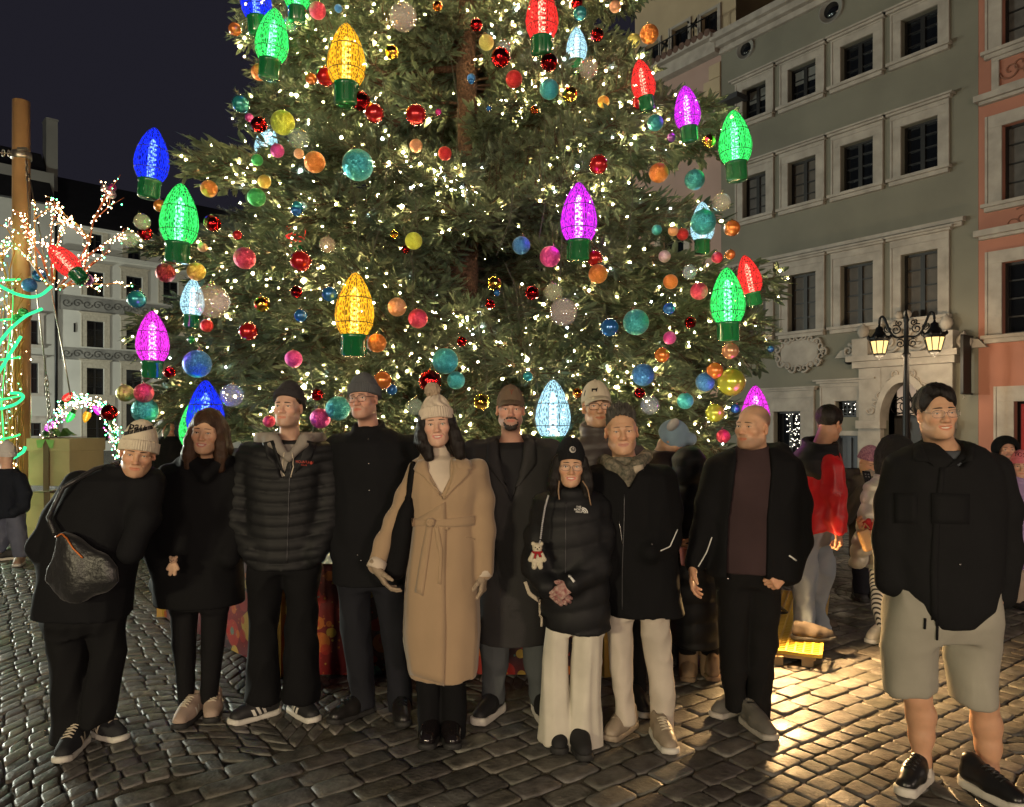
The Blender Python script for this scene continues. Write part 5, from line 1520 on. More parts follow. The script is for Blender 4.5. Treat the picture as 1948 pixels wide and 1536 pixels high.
for c in tips:
    b = len(fv); r = rl_.choice([.006, .008, .011]); fv += [tuple(v) for v in octa(np.array(c), r)]; ff += [tuple(q + b for q in f) for f in OF]; fm += [1 if rl_.rand() < (.4 if c[0] < x0 + .3 else .1) else 0] * 8
me = bpy.data.meshes.new('twig_lights'); me.from_pydata(fv, [], ff); me.materials.append(M_PINKF); me.materials.append(M_GRNF); me.polygons.foreach_set('material_index', fm)
o = link('twig_lights', me, sc_); o['kind'] = 'stuff'
M_NEON = emitter('green_neon', (.05, 1.0, .36), 1.35)
for P in ([(-10, 538), (0, 545), (30, 560), (60, 567), (80, 562), (98, 545)], [(-6, 662), (0, 650), (20, 625), (50, 600), (80, 588)], [(-8, 780), (0, 778), (30, 770), (48, 755), (40, 748), (20, 748)], [(25, 872), (45, 860), (48, 850)], [(40, 640), (0, 705), (-10, 720)]):
    mb = MB(); P = np.array(P, float); d = np.append(0, np.cumsum(np.linalg.norm(np.diff(P, axis=0), axis=1)))
    Q = np.array([(np.interp(t, d, P[:, 0]), np.interp(t, d, P[:, 1])) for t in np.linspace(0, d[-1], 40)])
    for _ in range(14): Q[1:-1] = (Q[:-2] + 2 * Q[1:-1] + Q[2:]) / 4
    mb.tube([W(x, y, ZS_ - .75) for x, y in Q], .019, 8); mb.build('neon_rope', [M_NEON], sc_)
M_GSTR = emitter('green_string', (.06, 1.0, .25), 1.6)
mb = MB()
for k in range(26):
    bx = x0 - .12 + rl_.normal() * .16; by = ZS_ - .62 + rl_.normal() * .08; w0 = rl_.uniform(0, 6)
    mb.tube([(bx + .05 * math.sin(w0 + z * 2.3), by + .04 * math.cos(w0 + z * 2), z) for z in np.linspace(.1, rl_.uniform(2.2, 3.6), 16)], .0055, 4)
for k in range(6):
    zc = .5 + k * .5; mb.tube([(x0 - .1 + .36 * math.cos(a), ZS_ - .35 + .30 * math.sin(a), zc + .07 * a) for a in np.linspace(3.3, 6.4, 14)], .013, 6)
t = mb.build('green_light_strings', [M_GSTR], sc_); t['kind'] = 'stuff'
giant_bulb(123, 497, 44, 'red', 'small red bulb tilted on the twigs of the light sculpture at the left', .75, Z=9.2, group='glowing bulbs on the light sculpture')
def small_ball(px, py, d, c, f, Z, lab, grp):
    r = empty('bauble', W(px, py, Z)); r.scale = (d / F * Z,) * 3; tag(r, lab, 'bauble', grp)
    me = BALL0.copy(); me.materials.clear(); me.materials.append(bauble_mat(c, f))
    for nm, m_ in (('ball', me), ('cap', CAPME)): o = bpy.data.objects.new(nm, m_); COL.objects.link(o); o.parent = r
for (px, py, d, c, f, lab) in ((75, 524, 26, 'blue', 's', 'blue bauble just left of the tilted red bulb on the light sculpture'), (56, 543, 26, 'blue', 'g', 'lower blue glittery bauble on the light sculpture near the neon rope'), (44, 595, 18, 'green', 's', 'upper green bauble on the neon lit stem'), (33, 606, 18, 'green', 's', 'lower green bauble on the neon lit stem'), (166, 533, 24, 'purple', 's', 'purple bauble on the right twigs of the light sculpture'), (200, 359, 15, 'pearl', 's', 'left pearl bauble at the tip of the tallest twig'), (214, 357, 14, 'magenta', 's', 'magenta bauble at the tip of the tallest twig'), (212, 370, 17, 'pearl', 's', 'lowest pearl bauble at the tip of the tallest twig')):
    small_ball(px, py, d, c, f, 9.4, lab, 'baubles on the light sculpture')
# lit garland arch behind the boxes
ga = empty('garland_arch', W(150, 809, 11.5) * np.array([1, 1, 0])); tag(ga, 'low arch of glowing garland with coloured bulbs behind the gift boxes', 'garland')
AP = [(80, 860), (90, 820), (105, 797), (122, 772), (142, 760), (166, 762), (190, 775), (208, 795), (220, 830), (226, 870)]
mb = MB(); mb.tube([W(x, y, 11.5) for x, y in AP], .03, 6); mb.build('arch_frame', [mat('garland_green', (.03, .08, .03), rough=.8)], ga)
fv, ff, fm = [], [], []
Pn = np.array(AP, float)
for k in range(420):
    t = rl_.uniform(0, len(AP) - 1); i = int(t); q = Pn[i] + (Pn[min(i + 1, len(AP) - 1)] - Pn[i]) * (t - i) + rl_.normal(size=2) * 6.5
    b = len(fv); fv += [tuple(v) for v in octa(W(q[0], q[1], 11.5 + rl_.uniform(-.1, .1)), .011)]; ff += [tuple(z + b for z in f) for f in OF]; fm += [rl_.choice(3, p=[.5, .4, .1])] * 8
me = bpy.data.meshes.new('garland_lights'); me.from_pydata(fv, [], ff)
for m_ in (M_PINKF, M_GRNF, emitter('magenta_lights', (1, .1, .6), 8)): me.materials.append(m_)
me.polygons.foreach_set('material_index', fm); o = link('garland_lights', me, ga); o['kind'] = 'stuff'
for (px, py, c, tl, lab) in ((128, 756, 'red', -.8, 'tiny red bulb on top of the garland arch'), (134, 793, 'green', 2.6, 'tiny green bulb hanging inside the garland arch'), (165, 792, 'yellow', 2.8, 'tiny yellow bulb hanging inside the garland arch'), (186, 781, 'magenta', .8, 'tiny magenta bulb at the right shoulder of the garland arch'), (94, 812, 'magenta', -.6, 'tiny magenta bulb at the left foot of the garland arch')):
    giant_bulb(px, py, 14, c, lab, tl, Z=11.3, group='tiny bulbs on the garland arch')
# gift boxes
M_KRAFT = mat('cream_box_board', (.42, .37, .20), rough=.75, var=.08, vscale=2); M_RIB = mat('brown_ribbon', (.12, .06, .04), rough=.5); M_BOW = mat('green_bow', (.20, .42, .12), rough=.5)
def gift(px0, px1, pxs, y0, y1, Z, label, bow):
    """front face px0..px1, right side to pxs, between photo rows y0 (top) and y1 (bottom)"""
    a, b = W(px0, y0, Z), W(px1, y0, Z); z0 = W(0, y1, Z)[2]; z1 = a[2]
    w = b[0] - a[0]; d = .55; yaw = math.radians(-14)
    c = Vector(((a[0] + b[0]) / 2 + .06, Z + d / 2, (z0 + z1) / 2)); R = Matrix.Rotation(yaw, 3, 'Z')
    r = empty('gift_box', (c.x, c.y, z0)); tag(r, label, 'gift box', 'stacked gift boxes')
    k = lambda x, y, z: c + R @ Vector((x, y, z))
    h = z1 - z0
    mb = MB(); mb.box(c, (w, d, h - .12), R, 0, .006); mb.build('carton', [M_KRAFT], r)
    mb = MB(); mb.box(k(0, 0, h / 2 - .09), (w + .03, d + .03, .16), R, 0, .006); mb.build('lid', [M_KRAFT], r)
    mb = MB(); mb.box(k(-.02, -d / 2 - .018, -.0), (.09, .008, h + .005), R); mb.box(k(-.02, 0, h / 2 + .0), (.09, d + .04, .008), R); mb.build('ribbon', [M_RIB], r)
    if bow:
        for s in (-1, 1):
            mb = MB()
            for j in range(3):
                L = .26 - .05 * j; P = [k(-.02, -.1, h / 2 + .01), k(-.02 + s * L * .5, -.12, h / 2 + .06 + .03 * j), k(-.02 + s * L, -.14, h / 2 + .03 + .02 * j), k(-.02 + s * L * .5, -.16, h / 2 + .012)]
                for q in range(3): mb.add([P[q], P[q + 1], P[q + 1] + Vector((0, .1, 0)), P[q] + Vector((0, .1, 0))], [(0, 1, 2, 3)])
            mb.build('bow_loop', [M_BOW], r); mb = MB()
            mb.add([k(-.02, -d / 2 - .03, h / 2 - .02), k(-.02 + s * .14, -d / 2 - .035, h / 2 - .03), k(-.02 + s * .12, -d / 2 - .035, h / 2 - .13), k(-.02 + s * .06, -d / 2 - .03, h / 2 - .13)], [(0, 1, 2, 3)])
            mb.build('bow_tail', [M_BOW], r)
gift(45, 141, 197, 833, 934, 9.3, 'cream gift box with a green bow on top of the stack', True)
gift(38, 150, 200, 937, 1046, 9.25, 'lower cream gift box carrying another box', False)
# ================================================================= PEOPLE: modelling tools
CAMP = Vector((0, 0, CH))
def cloth(name, col, rough=0.85, var=0.12, bump=0.25, bscale=260, sheen=0.0, **kw):
    return mat(name, col, rough=rough, spec=0.2, var=var, vscale=5, bump=bump, bscale=bscale, sheen=sheen, bdist=0.003, **kw)
M_SKIN = mat('skin', rough=0.5, vcol=True, var=0.06, vscale=30, bump=0.12, bscale=220, sss=0.15, bdist=0.002)
M_EYE = mat('eyeball', rough=0.12, vcol=True, coat=0.5)
M_TEETH = mat('teeth', (0.72, 0.67, 0.58), rough=0.25)
M_FRAME = mat('spectacle_frame', (0.02, 0.018, 0.018), rough=0.25, metal=0.4)
M_FRAMEG = mat('spectacle_metal', (0.35, 0.3, 0.26), rough=0.25, metal=0.9)
M_LENS = mat('spectacle_lens', (0.9, 0.92, 0.95), rough=0.02, alpha=0.05, spec=0.5)
M_BLACK = cloth('black_cloth', (0.0058, 0.0062, 0.0078))
M_BLACK2 = cloth('soft_black_cloth', (0.0042, 0.0044, 0.0054))
M_PUFF = mat('black_nylon', (0.0085, 0.009, 0.0105), rough=0.62, spec=0.3, var=0.1, bump=0.15, bscale=90, bdist=0.003)
M_BUTTON = mat('shiny_button', (0.35, 0.34, 0.33), rough=0.25, metal=0.9)
M_WHITE_PRINT = mat('white_print', (0.65, 0.65, 0.63), rough=0.6)
def strands(name, col, rough=.4):
    m = mat(name, col, rough=rough, var=.35, vscale=40)
    nt = m.node_tree; N = nt.nodes; L = nt.links; b = N['Principled BSDF']; b.inputs['Specular IOR Level'].default_value = .25
    tc = N.new('ShaderNodeTexCoord'); mp = N.new('ShaderNodeMapping'); mp.inputs['Scale'].default_value = (420, 420, 22)
    nz = N.new('ShaderNodeTexNoise'); nz.inputs['Scale'].default_value = 1; nz.inputs['Detail'].default_value = 4
    L.new(tc.outputs['Object'], mp.inputs[0]); L.new(mp.outputs[0], nz.inputs['Vector'])
    bp = N.new('ShaderNodeBump'); bp.inputs['Strength'].default_value = .8; bp.inputs['Distance'].default_value = .004
    L.new(nz.outputs['Fac'], bp.inputs['Height']); L.new(bp.outputs[0], b.inputs['Normal'])
    return m
M_BROWN_HAIR = strands('brown_hair', (0.042, 0.021, 0.012), .5); M_DARK_HAIR = strands('dark_hair', (0.008, 0.006, 0.0055), .5); M_GREY_HAIR = strands('grey_hair', (0.065, 0.061, 0.055), .6)
SKINS = dict(asian=(0.54, 0.32, 0.20), pale=(0.60, 0.37, 0.27), ruddy=(0.54, 0.30, 0.22), tan=(0.44, 0.24, 0.15))

def sr_fn(seed): return np.random.RandomState(seed)

class Person:
    def __init__(s, label, Z, px, pyfeet=None, group=None, skin='asian', seed=1):
        s.Z = Z; s.seed = seed; s.skin = np.array(SKINS[skin])
        s.root = empty('person', ((px - CX) / F * Z, Z, 0.0))
        tag(s.root, label, 'person', group)
        s.V, s.Q, s.C, s.nv = [], [], [], 0
        s.coarse = []; s.bvhs = []
        s.headM = None
    def P(s, px, py, dz=0.0): return W(px, py, s.Z + dz)
    def px2m(s, d): return d / F * s.Z
    def addbody(s, V, Q, C):
        if len(V) == 0: return
        s.V.append(V); s.Q.append(Q + s.nv); s.nv += len(V)
        s.C.append(np.tile(C, (len(V), 1)) if np.ndim(C) == 1 else C)
    def obj(s, name, V, Q, mats, cols=None, cast=True, mi=None):
        me = np_mesh(name, V, Q, True, mats if isinstance(mats, (list, tuple)) else [mats], cols, mi)
        o = link(name, me, s.root)
        if cast: s.bvhs.append(BVHTree.FromPolygons(V.tolist(), Q.tolist()))
        return o
    def child(s, mb, name, mats, parent=None): return mb.build(name, mats, parent or s.root)
    # -- clothing
    def rows(s, R, bk=0.62, bmin=0.09, bmax=0.19):
        out = []
        for r in R:
            py, xl, xr = r[:3]; dz = r[4] if len(r) > 4 else 0.0
            Zc = s.Z + dz
            a = (xr - xl) / 2 / F * Zc
            b = r[3] if len(r) > 3 and r[3] else min(max(a * bk, bmin if a > .12 else a * .9), bmax)
            c = W((xl + xr) / 2, py, Zc)
            out.append((c[2], c[0], Zc, a, b))
        return out
    def top(s, name, R, arms=(), m=None, h=0.0105, fold=0.006, ffreq=16, quilt=None, cuts=(), collar=None, k=0.035, extra=None, ex=2.4, bk=0.62, stretch=(1, 1, .45), hem=0.0):
        """coat, jacket or jumper: stacked body sections, sleeves, folds"""
        rw = s.rows(R, bk=bk)
        A = np.array(rw)
        pts = [np.array([[c[1] - c[3], c[2] - c[4], c[0]], [c[1] + c[3], c[2] + c[4], c[0]]]) for c in rw]
        for a in arms:
            for q, r in zip(a['pts'], a['r']): w = s.P(*q); pts.append(np.array([w - r, w + r]))
        if collar: 
            w = s.P(collar[0], collar[1]); pts.append(np.array([w - .16, w + .16]))
        pts = np.concatenate(pts)
        S = Sdf(pts.min(0) - .05, pts.max(0) + .05, h)
        S.slices(rw, 0, 'u', ex, bot=0)
        if collar:
            cx, cy0, cy1, rx, ry, th = collar[:6]; dz = collar[6] if len(collar) > 6 else 0.02
            c = s.P(cx, cy0, dz); z0, z1 = s.P(cx, cy1, dz)[2], c[2]
            def fn(x, y, z):
                q = np.sqrt(((x - c[0]) / rx) ** 2 + ((y - c[1]) / ry) ** 2)
                d = np.abs((q - 1) * min(rx, ry)) - th
                return np.maximum(np.maximum(d, z - z1 - 0.25 * (y - c[1])), z0 - z).astype(np.float32)
            S.op((c[0] - rx - .03, c[1] - ry - .03, z0), (c[0] + rx + .03, c[1] + ry + .03, z1 + .05), fn, 0.02)
        for a in arms:
            S.chain([s.P(*q) for q in a['pts']], a['r'], k)
        if extra: extra(S, s)
        lo, hi = pts.min(0) - .05, pts.max(0) + .05
        if quilt:
            per, amp = quilt
            S.op(lo, hi, lambda x, y, z: (amp * (1 - 2 * np.abs(np.sin(PI * (z + .02 * np.sin(x * 9)) / per)) ** .6) + 0 * x + 0 * y).astype(np.float32), 0, 'd')
        if fold:
            wv = Waves(s.seed * 7 + 1, ffreq, 8, stretch); wv2 = Waves(s.seed * 7 + 2, ffreq * 2.6, 7, stretch)
            S.op(lo, hi, lambda x, y, z: (fold * wv(x, y, z) + fold * .7 * (np.abs(wv2(x, y, z)) - .4)).astype(np.float32), 0, 'd')
        for c in cuts:           # front openings: rows (py, xl, xr) cut through the front half
            cr = np.array(sorted([(s.P(0, r[0])[2], s.P(r[1], r[0])[0], s.P(r[2], r[0])[0]) for r in c]))
            def fn(x, y, z):
                zf = z[0, 0]; l = np.interp(zf, cr[:, 0], cr[:, 1])[None, None]; r_ = np.interp(zf, cr[:, 0], cr[:, 2])[None, None]
                d = np.maximum(l - x, x - r_); d = np.maximum(d, y - s.Z - .02)
                d = np.maximum(d, np.maximum(cr[0, 0] - z, z - cr[-1, 0]))
                return d.astype(np.float32)
            S.op((cr[:, 1].min(), s.Z - .4, cr[0, 0]), (cr[:, 2].max(), s.Z + .02, cr[-1, 0]), fn, 0.01, 's')
        V, Q = S.mesh()
        o = s.obj(name, V, Q, m or M_BLACK)
        # inner core for the body mesh
        s.coarse.append(('torso', rw))
        for a in arms: s.coarse.append(('limb', [s.P(*q) for q in a['pts']], [r * .5 for r in a['r']]))
        return o
    def bottoms(s, name, legs, hips=None, m=None, h=0.0108, fold=0.006, ffreq=20, k=0.03, stretch=(1, 1, .6), ex=2.3):
        pts = []
        for l in legs:
            for q, r in zip(l['pts'], l['r']): w = s.P(*q); pts += [w - r, w + r]
        rw = None
        if hips:
            rw = s.rows(hips, bk=.68)
            rw[-1] = (*rw[-1][:3], rw[-1][3] * .84, rw[-1][4] * .78)
            for c in rw: pts += [np.array([c[1] - c[3], c[2] - c[4], c[0]]), np.array([c[1] + c[3], c[2] + c[4], c[0]])]
        pts = np.array(pts); lo, hi = pts.min(0) - .04, pts.max(0) + .04
        S = Sdf(lo, hi, h)
        fold *= 1.5
        for l in legs:                                     # each leg on its own, with a straight hem
            W_ = [s.P(*q) for q in l['pts']]
            T = Sdf(lo, hi, h); T.chain(W_, l['r'], .004)
            z0 = W_[-1][2] - l['r'][-1] * l.get('cut', 0.25)
            zz = (T.lo[2] + h * np.arange(T.D.shape[2], dtype=np.float32))[None, None, :]
            T.D = np.maximum(T.D, z0 - zz)
            S.D = np.minimum(S.D, T.D)
        if rw: S.slices(rw, k, 'u', ex)
        if fold:
            wv = Waves(s.seed * 11 + 3, ffreq, 8, stretch); wv2 = Waves(s.seed * 11 + 4, ffreq * 2.4, 7, stretch)
            S.op(lo, hi, lambda x, y, z: (fold * wv(x, y, z) + fold * .9 * (np.abs(wv2(x, y, z)) - .4)).astype(np.float32), 0, 'd')
        V, Q = S.mesh()
        o = s.obj(name, V, Q, m or M_BLACK2)
        for l in legs: s.coarse.append(('limb', [s.P(*q) for q in l['pts']], [r * .45 for r in l['r']]))
        return o
    # -- head
    def head(s, ex, ey, dz=0.0, yaw=0, pitch=0, roll=0, sc=1.0, neck=None, fem=False, slit=0.0042, smile=0.3, teeth=False, brow=(0.02, 0.014, 0.011), browr=0.0026, jaw=1.0, wide=1.0, nose=1.0, lips=None, stubble=0.0, scalp=None, iris=(0.02, 0.012, 0.008), h=0.0031, lipth=1.0, neckr=None, detail=True, age=0.0):
        R = (Matrix.Rotation(math.radians(roll), 3, 'Y') @ Matrix.Rotation(math.radians(yaw), 3, 'Z') @ Matrix.Rotation(math.radians(pitch), 3, 'X'))
        sc *= .925; slit *= 1.22
        c = Vector(s.P(ex, ey, dz))
        M = Matrix.Translation(c) @ R.to_4x4() @ Matrix.Scale(sc, 4)
        s.headM = M
        nb = Vector(s.P(*neck)) if neck else c + Vector((0, 0.045, -0.235 * sc))
        nl = np.array(M.inverted() @ nb)
        nr = (neckr or (0.047 if fem else 0.056))
        def axis(a, b, f0, f1):                # fine over the face, coarse elsewhere
            q = [a]
            while q[-1] < b: q.append(q[-1] + (h if f0 <= q[-1] <= f1 else h * 2.6))
            return q
        S = Sdf((0, 0, 0), (0, 0, 0), h, [axis(min(-.105, nl[0] - .09), max(.105, nl[0] + .09), -.064, .064), axis(min(-.14, nl[1] - .09), max(.135, nl[1] + .09), -.125, -.052), axis(min(-.2, nl[2] - .05), .15, -.112, .034)])
        w = wide; j = jaw * (0.90 if fem else 1.0)
        S.ell((0, .015, .043), (.075 * w, .093, .080))
        S.ell((0, -.025, -.03), (.060 * w, .066, .088), .035)
        S.ell((0, -.033, -.078), (.046 * j, .046, .036), .035)
        for q in (-1, 1): S.cap((q * .050 * j, .0, -.065), (q * .024 * j, -.062, -.098), .016, .015, .03)
        S.ell((0, -.077, -.102), (.018 * j, .017, .016), .022)
        for q in (-1, 1):
            S.ell((q * .040 * w, -.057, -.026 + .004 * smile), (.026, .024, .020 + .004 * smile), .025)
            S.cap((q * .014, -.083, .019), (q * .046 * w, -.066, .019), .0105 if not fem else .007, .009, .022)
            S.ell((q * .032, -.0985, -.0005), (.021, .0145, .0125), .014, 's')
        S.cap((0, -.082, .012), (0, -.1005 - .003 * nose, -.028), .0075, .0105 * nose, .014)
        S.ell((0, -.1055 - .003 * (nose - 1), -.034), (.0125 * nose, .012, .0105 * nose), .008)
        for q in (-1, 1):
            S.ell((q * .0135 * nose, -.0945, -.0365), (.0085 * nose, .010, .0078), .006)
            S.ell((q * .0068, -.1005, -.0435), (.0042, .006, .003), .002, 's')
            S.ell((q * .032, -.0735, -.0002), (.0150, .0135, .0135), .006)
        mw = .0245 + .0055 * smile; mz = -.0665; up = .0075 * smile
        S.ell((0, -.075, -.068), (.038, .0165, .024), .02)
        def lip(q, yc, zc, rr, y1=-.0885, y2=-.0845):
            S.chain([(0, yc, mz + zc), (q * mw * .55, y1, mz + zc * .85 + up * .3), (q * mw, y2, mz + up)], [rr * lipth, rr * .82 * lipth, .0022], .004)
        for q in (-1, 1):
            lip(q, -.0905, .0045, .0046); lip(q, -.0897, -.0062 - (.002 if teeth else 0), .0056)
            if smile > .4 or age > 0: S.cap((q * .022, -.092, -.040), (q * (.035 + .003 * smile), -.079, -.057), .0012, .0006, .008, 's')
            S.chain([(0, -.0962, mz - .0004 - (.0012 if teeth else 0)), (q * mw * .55, -.0940, mz + up * .3 - (.001 if teeth else 0)), (q * mw * .93, -.0895, mz + up * .9)], [.0026, .0024, .0016] if not teeth else [.0068, .0062, .0024], .0010, 's')
        for q in (-1, 1):
            Re = np.array(Matrix.Rotation(q * math.radians(22), 3, 'Z') @ Matrix.Rotation(math.radians(-8), 3, 'X'))
            S.ell((q * .0775 * w, .010, -.010), (.0085, .019, .031), .006, 'u', Re)
            S.ell((q * .0855 * w, .004, -.006), (.0055, .010, .017), .004, 's', Re)
            S.ell((q * .032, -.0885, -.0002), (.0135, .0085, slit), .0012, 's', np.array(Matrix.Rotation(q * math.radians(4), 3, 'Y')))
        S.cap((0, .022, -.06), nl, nr, nr * 1.12, .035)
        S.ell((nl[0], nl[1] + .01, nl[2] - .03), (.12, .07, .06), .06)
        V, Q = S.mesh()
        x, y, z = V[:, 0], V[:, 1], V[:, 2]
        C = np.tile(s.skin, (len(V), 1))
        def blend(m, col): 
            nonlocal C
            C = C * (1 - m[:, None]) + np.asarray(col) * m[:, None]
        ruddy = s.skin * np.array([1.05, .78, .74])
        for q in (-1, 1): blend(.55 * np.exp(-(((x - q * .042) / .02) ** 2 + ((z + .03) / .018) ** 2)) * (y < 0), ruddy)
        blend(.6 * np.exp(-(((x) / .014) ** 2 + ((z + .034) / .014) ** 2)) * (y < -.085), ruddy)
        blend(.45 * sstep(.066, .078, np.abs(x)) * (np.abs(z + .01) < .04), ruddy)
        if stubble:
            mk = sstep(-.052, -.066, z) * sstep(.03, -.02, y) + np.exp(-(((z + .051) / .006) ** 2)) * (np.abs(x) < .03) * (y < -.07)
            blend(np.clip(mk, 0, 1) * stubble, (0.10, 0.075, 0.06))
        if scalp is not None:
            col, amt, lv = scalp
            n_ = (y + .08) * .55 + (z - .085) * .83
            mk = sstep(lv - .010, lv + .012, n_) * (z > -.055 - .0 * y)
            # bald crown: darker sides, paler top
            top = sstep(.055, .10, z + .25 * (y * -1))
            blend(mk * amt * (1 - .75 * top), col)
        lc = np.array(lips if lips is not None else s.skin * np.array([.92, .55, .52]))
        zl = mz + up * (np.abs(x) / mw) ** 2
        wl = (.0098 * lipth + (.002 if teeth else 0)) * np.sqrt(np.clip(1.08 - (np.abs(x) / mw) ** 2, .05, 1))
        lm = np.exp(-((z - zl + .0015) / wl) ** 4) * sstep(mw * 1.06, mw * .92, np.abs(x)) * (y < -.078)
        blend(lm * .85, lc)
        Vw = V @ np.array(M)[:3, :3].T + np.array(M)[:3, 3]
        s.addbody(Vw.astype(np.float32), Q, C)
        hb = BVHTree.FromPolygons(V.tolist(), Q.tolist()); s.hb = hb
        # eyes
        EV, EQ, EC = [], [], []; n0 = 0
        nu, nv = 16, 12
        for q in (-1, 1):
            gx = 0.0
            for i in range(nv + 1):
                th = PI * i / nv
                for k in range(nu):
                    ph = 2 * PI * k / nu
                    d = np.array([math.sin(th) * math.cos(ph), -math.cos(th), math.sin(th) * math.sin(ph)])
                    EV.append(np.array([q * .032 + gx, -.0737, -.0002]) + d * .0119)
                    EC.append((0.005, 0.004, 0.004) if th < .22 else (iris if th < .52 else (0.55, 0.50, 0.46)))
            for i in range(nv):
                for k in range(nu):
                    EQ.append((n0 + i * nu + k, n0 + i * nu + (k + 1) % nu, n0 + (i + 1) * nu + (k + 1) % nu, n0 + (i + 1) * nu + k))
            n0 += (nv + 1) * nu
        EV = np.array(EV) @ np.array(M)[:3, :3].T + np.array(M)[:3, 3]
        s.obj('eyes', EV.astype(np.float32), np.array(EQ), M_EYE, np.array(EC, np.float32), cast=False)
        def surf(px_, pz_, off=.0005):
            r = hb.ray_cast(Vector((px_, -.2, pz_)), Vector((0, 1, 0)))
            return (r[0] + Vector((0, -off, 0))) if r[0] is not None else Vector((px_, -.08, pz_))
        mb = MB()
        bz = .0185 if not fem else .0195
        for q in (-1, 1):
            P = [surf(q * t, bz + .0038 * math.sin(.95 + (t - .012) / .037 * 2.1) + (.002 * smile), -.0002) for t in np.linspace(.012, .049, 8)]
            mb.tube([M @ p for p in P], [browr * sc * f for f in (.8, 1.15, 1.2, 1.15, 1, .85, .6, .3)], 6)
        s.child(mb, 'eyebrows', mat('brow_%d' % int(brow[0] * 1000), brow, rough=.7))
        mb = MB()
        for q in (-1, 1):
            P = []
            for t in np.linspace(-1, 1, 9):
                zx = q * .032 + t * .0135
                P.append(surf(zx, slit * math.sqrt(max(0, 1 - t * t)) * 1.05 + .0006 + q * t * .0009, .0))
            mb.tube([M @ p for p in P], [(.0011 if not fem else .0016) * sc] * 9, 5)
        s.child(mb, 'eyelashes', mat('lashes', (0.012, 0.008, 0.007), rough=.7))
        if teeth:
            mb = MB()
            mb.tube([M @ Vector((t * mw * .95, -.0885 + .0098 * t * t, mz + up * .55 * t * t - .0006)) for t in np.linspace(-1, 1, 11)], [.0046 * sc * (1 - .45 * abs(t)) for t in np.linspace(-1, 1, 11)], 8)
            s.child(mb, 'teeth', M_TEETH)
        return M
    def xf(s, V): return (V @ np.array(s.headM)[:3, :3].T + np.array(s.headM)[:3, 3]).astype(np.float32)
    def local(s, name, S, m, cast=False):
        V, Q = S.mesh(); return s.obj(name, s.xf(V), Q, m, cast=cast)
    def hair(s, kind, m, length=0.0, h=0.0044, seed=5, vol=0.012, hl=0.004, lx=(0.0, 0.0), part=0.0, wave=0.004):
        zlo = min(-.12, -length - .05)
        S = Sdf((-.15, -.14, zlo), (.15, .17, .19), h if not length else .005)
        wv = Waves(seed, 260, 9, (1, 1, .12)); wv2 = Waves(seed + 1, 90, 7, (1, 1, .25))
        S.ell((0, .017, .045), (.076 + vol, .096 + vol, .081 + vol * 1.3))
        if kind == 'spiky':
            S.ell((0, -.005, .085), (.062, .078, .055), .02)
        if kind == 'fringe':
            S.cap((-.005, -.060, .112), (-.045, -.066, .088), .011, .006, .02); S.cap((-.005, -.060, .112), (.058, -.056, .050), .013, .007, .02)
            S.ell((0, -.01, .092), (.066, .070, .042), .02)
            S.ell((-.014, -.112, .046), (.054, .056, .034), .006, 's')
        # hair line: everything in front of and below it is cut away
        n = np.array([0, .60, .80])
        S.op((-.16, -.15, -.2), (.16, .18, .2), lambda x, y, z: (n[1] * y + n[2] * (z - .004 * np.cos(x * 45)) - hl).astype(np.float32), .006, 's') if kind != 'long' else None
        if kind == 'long':
            S.ell((part, -.10, -.030), (.060, .085, .094), .006, 's')
            for q in (-1, 1):
                xo = lx[0] if q < 0 else lx[1]
                S.chain([(q * .076, -.01, .03), (q * .086, -.025, -.05), (q * (.088 + xo * .5), -.035, -length * .65), (q * (.082 + xo), -.04, -length)], [.026, .034, .038, .030], .02)
                S.chain([(q * .06, .05, .0), (q * .075, .045, -.1), (q * (.07 + xo), .03, -length)], [.05, .05, .03], .03)
            S.ell((0, .065, -.05), (.075, .045, .1), .03)
        else:
            S.op((-.16, -.15, -.2), (.16, .18, .2), lambda x, y, z: (z + .062 + 0 * x + 0 * y).astype(np.float32), .006, 's')
            for q in (-1, 1): S.ell((q * .088, .0, -.02), (.02, .03, .045), .004, 's')
        S.op((-.16, -.15, zlo), (.16, .18, .2), lambda x, y, z: (wave * .5 * wv(x, y, z) + wave * wv2(x, y, z)).astype(np.float32), 0, 'd')
        if kind == 'spiky':
            sp = Waves(seed + 3, 330, 11, (1, 1, .25))
            S.op((-.16, -.15, .05), (.16, .18, .2), lambda x, y, z: (-.014 * sp(x, y, z) * sstep(.055, .10, z)).astype(np.float32), 0, 'd')
        return s.local('hair', S, m)
    def beanie(s, m, base=0.045, high=0.175, cuff=0.05, ribs=46, r=(.088, .106), tilt=0.16, pom=None, mcuff=None, name='beanie', slouch=0.0, h=0.0041, cable=0.0):
        """knitted hat; base = height of the lower edge at the forehead (head units), tilt lowers it towards the back"""
        S = Sdf((-.12, -.13, -.08), (.12, .16, high + .05), h)
        zc = .03
        def body(x, y, z):
            q = np.sqrt((x / r[0]) ** 2 + ((y - .015) / r[1]) ** 2 + (np.maximum(z - zc, 0) / (high - zc)) ** 2)
            d = (q - 1) * r[0]
            zz = z + tilt * (y + .09) - base
            th = np.arctan2(x, -(y - .015))
            d = d + .0016 * np.cos(th * ribs) * (1 if not cable else .6)
            if cable: d = d + cable * np.sin(th * 9 + 3 * np.sin(z * 60)) * (zz > cuff)
            return np.maximum(d, -zz).astype(np.float32)
        S.op((-.11, -.12, -.08), (.11, .15, high + .02), body)
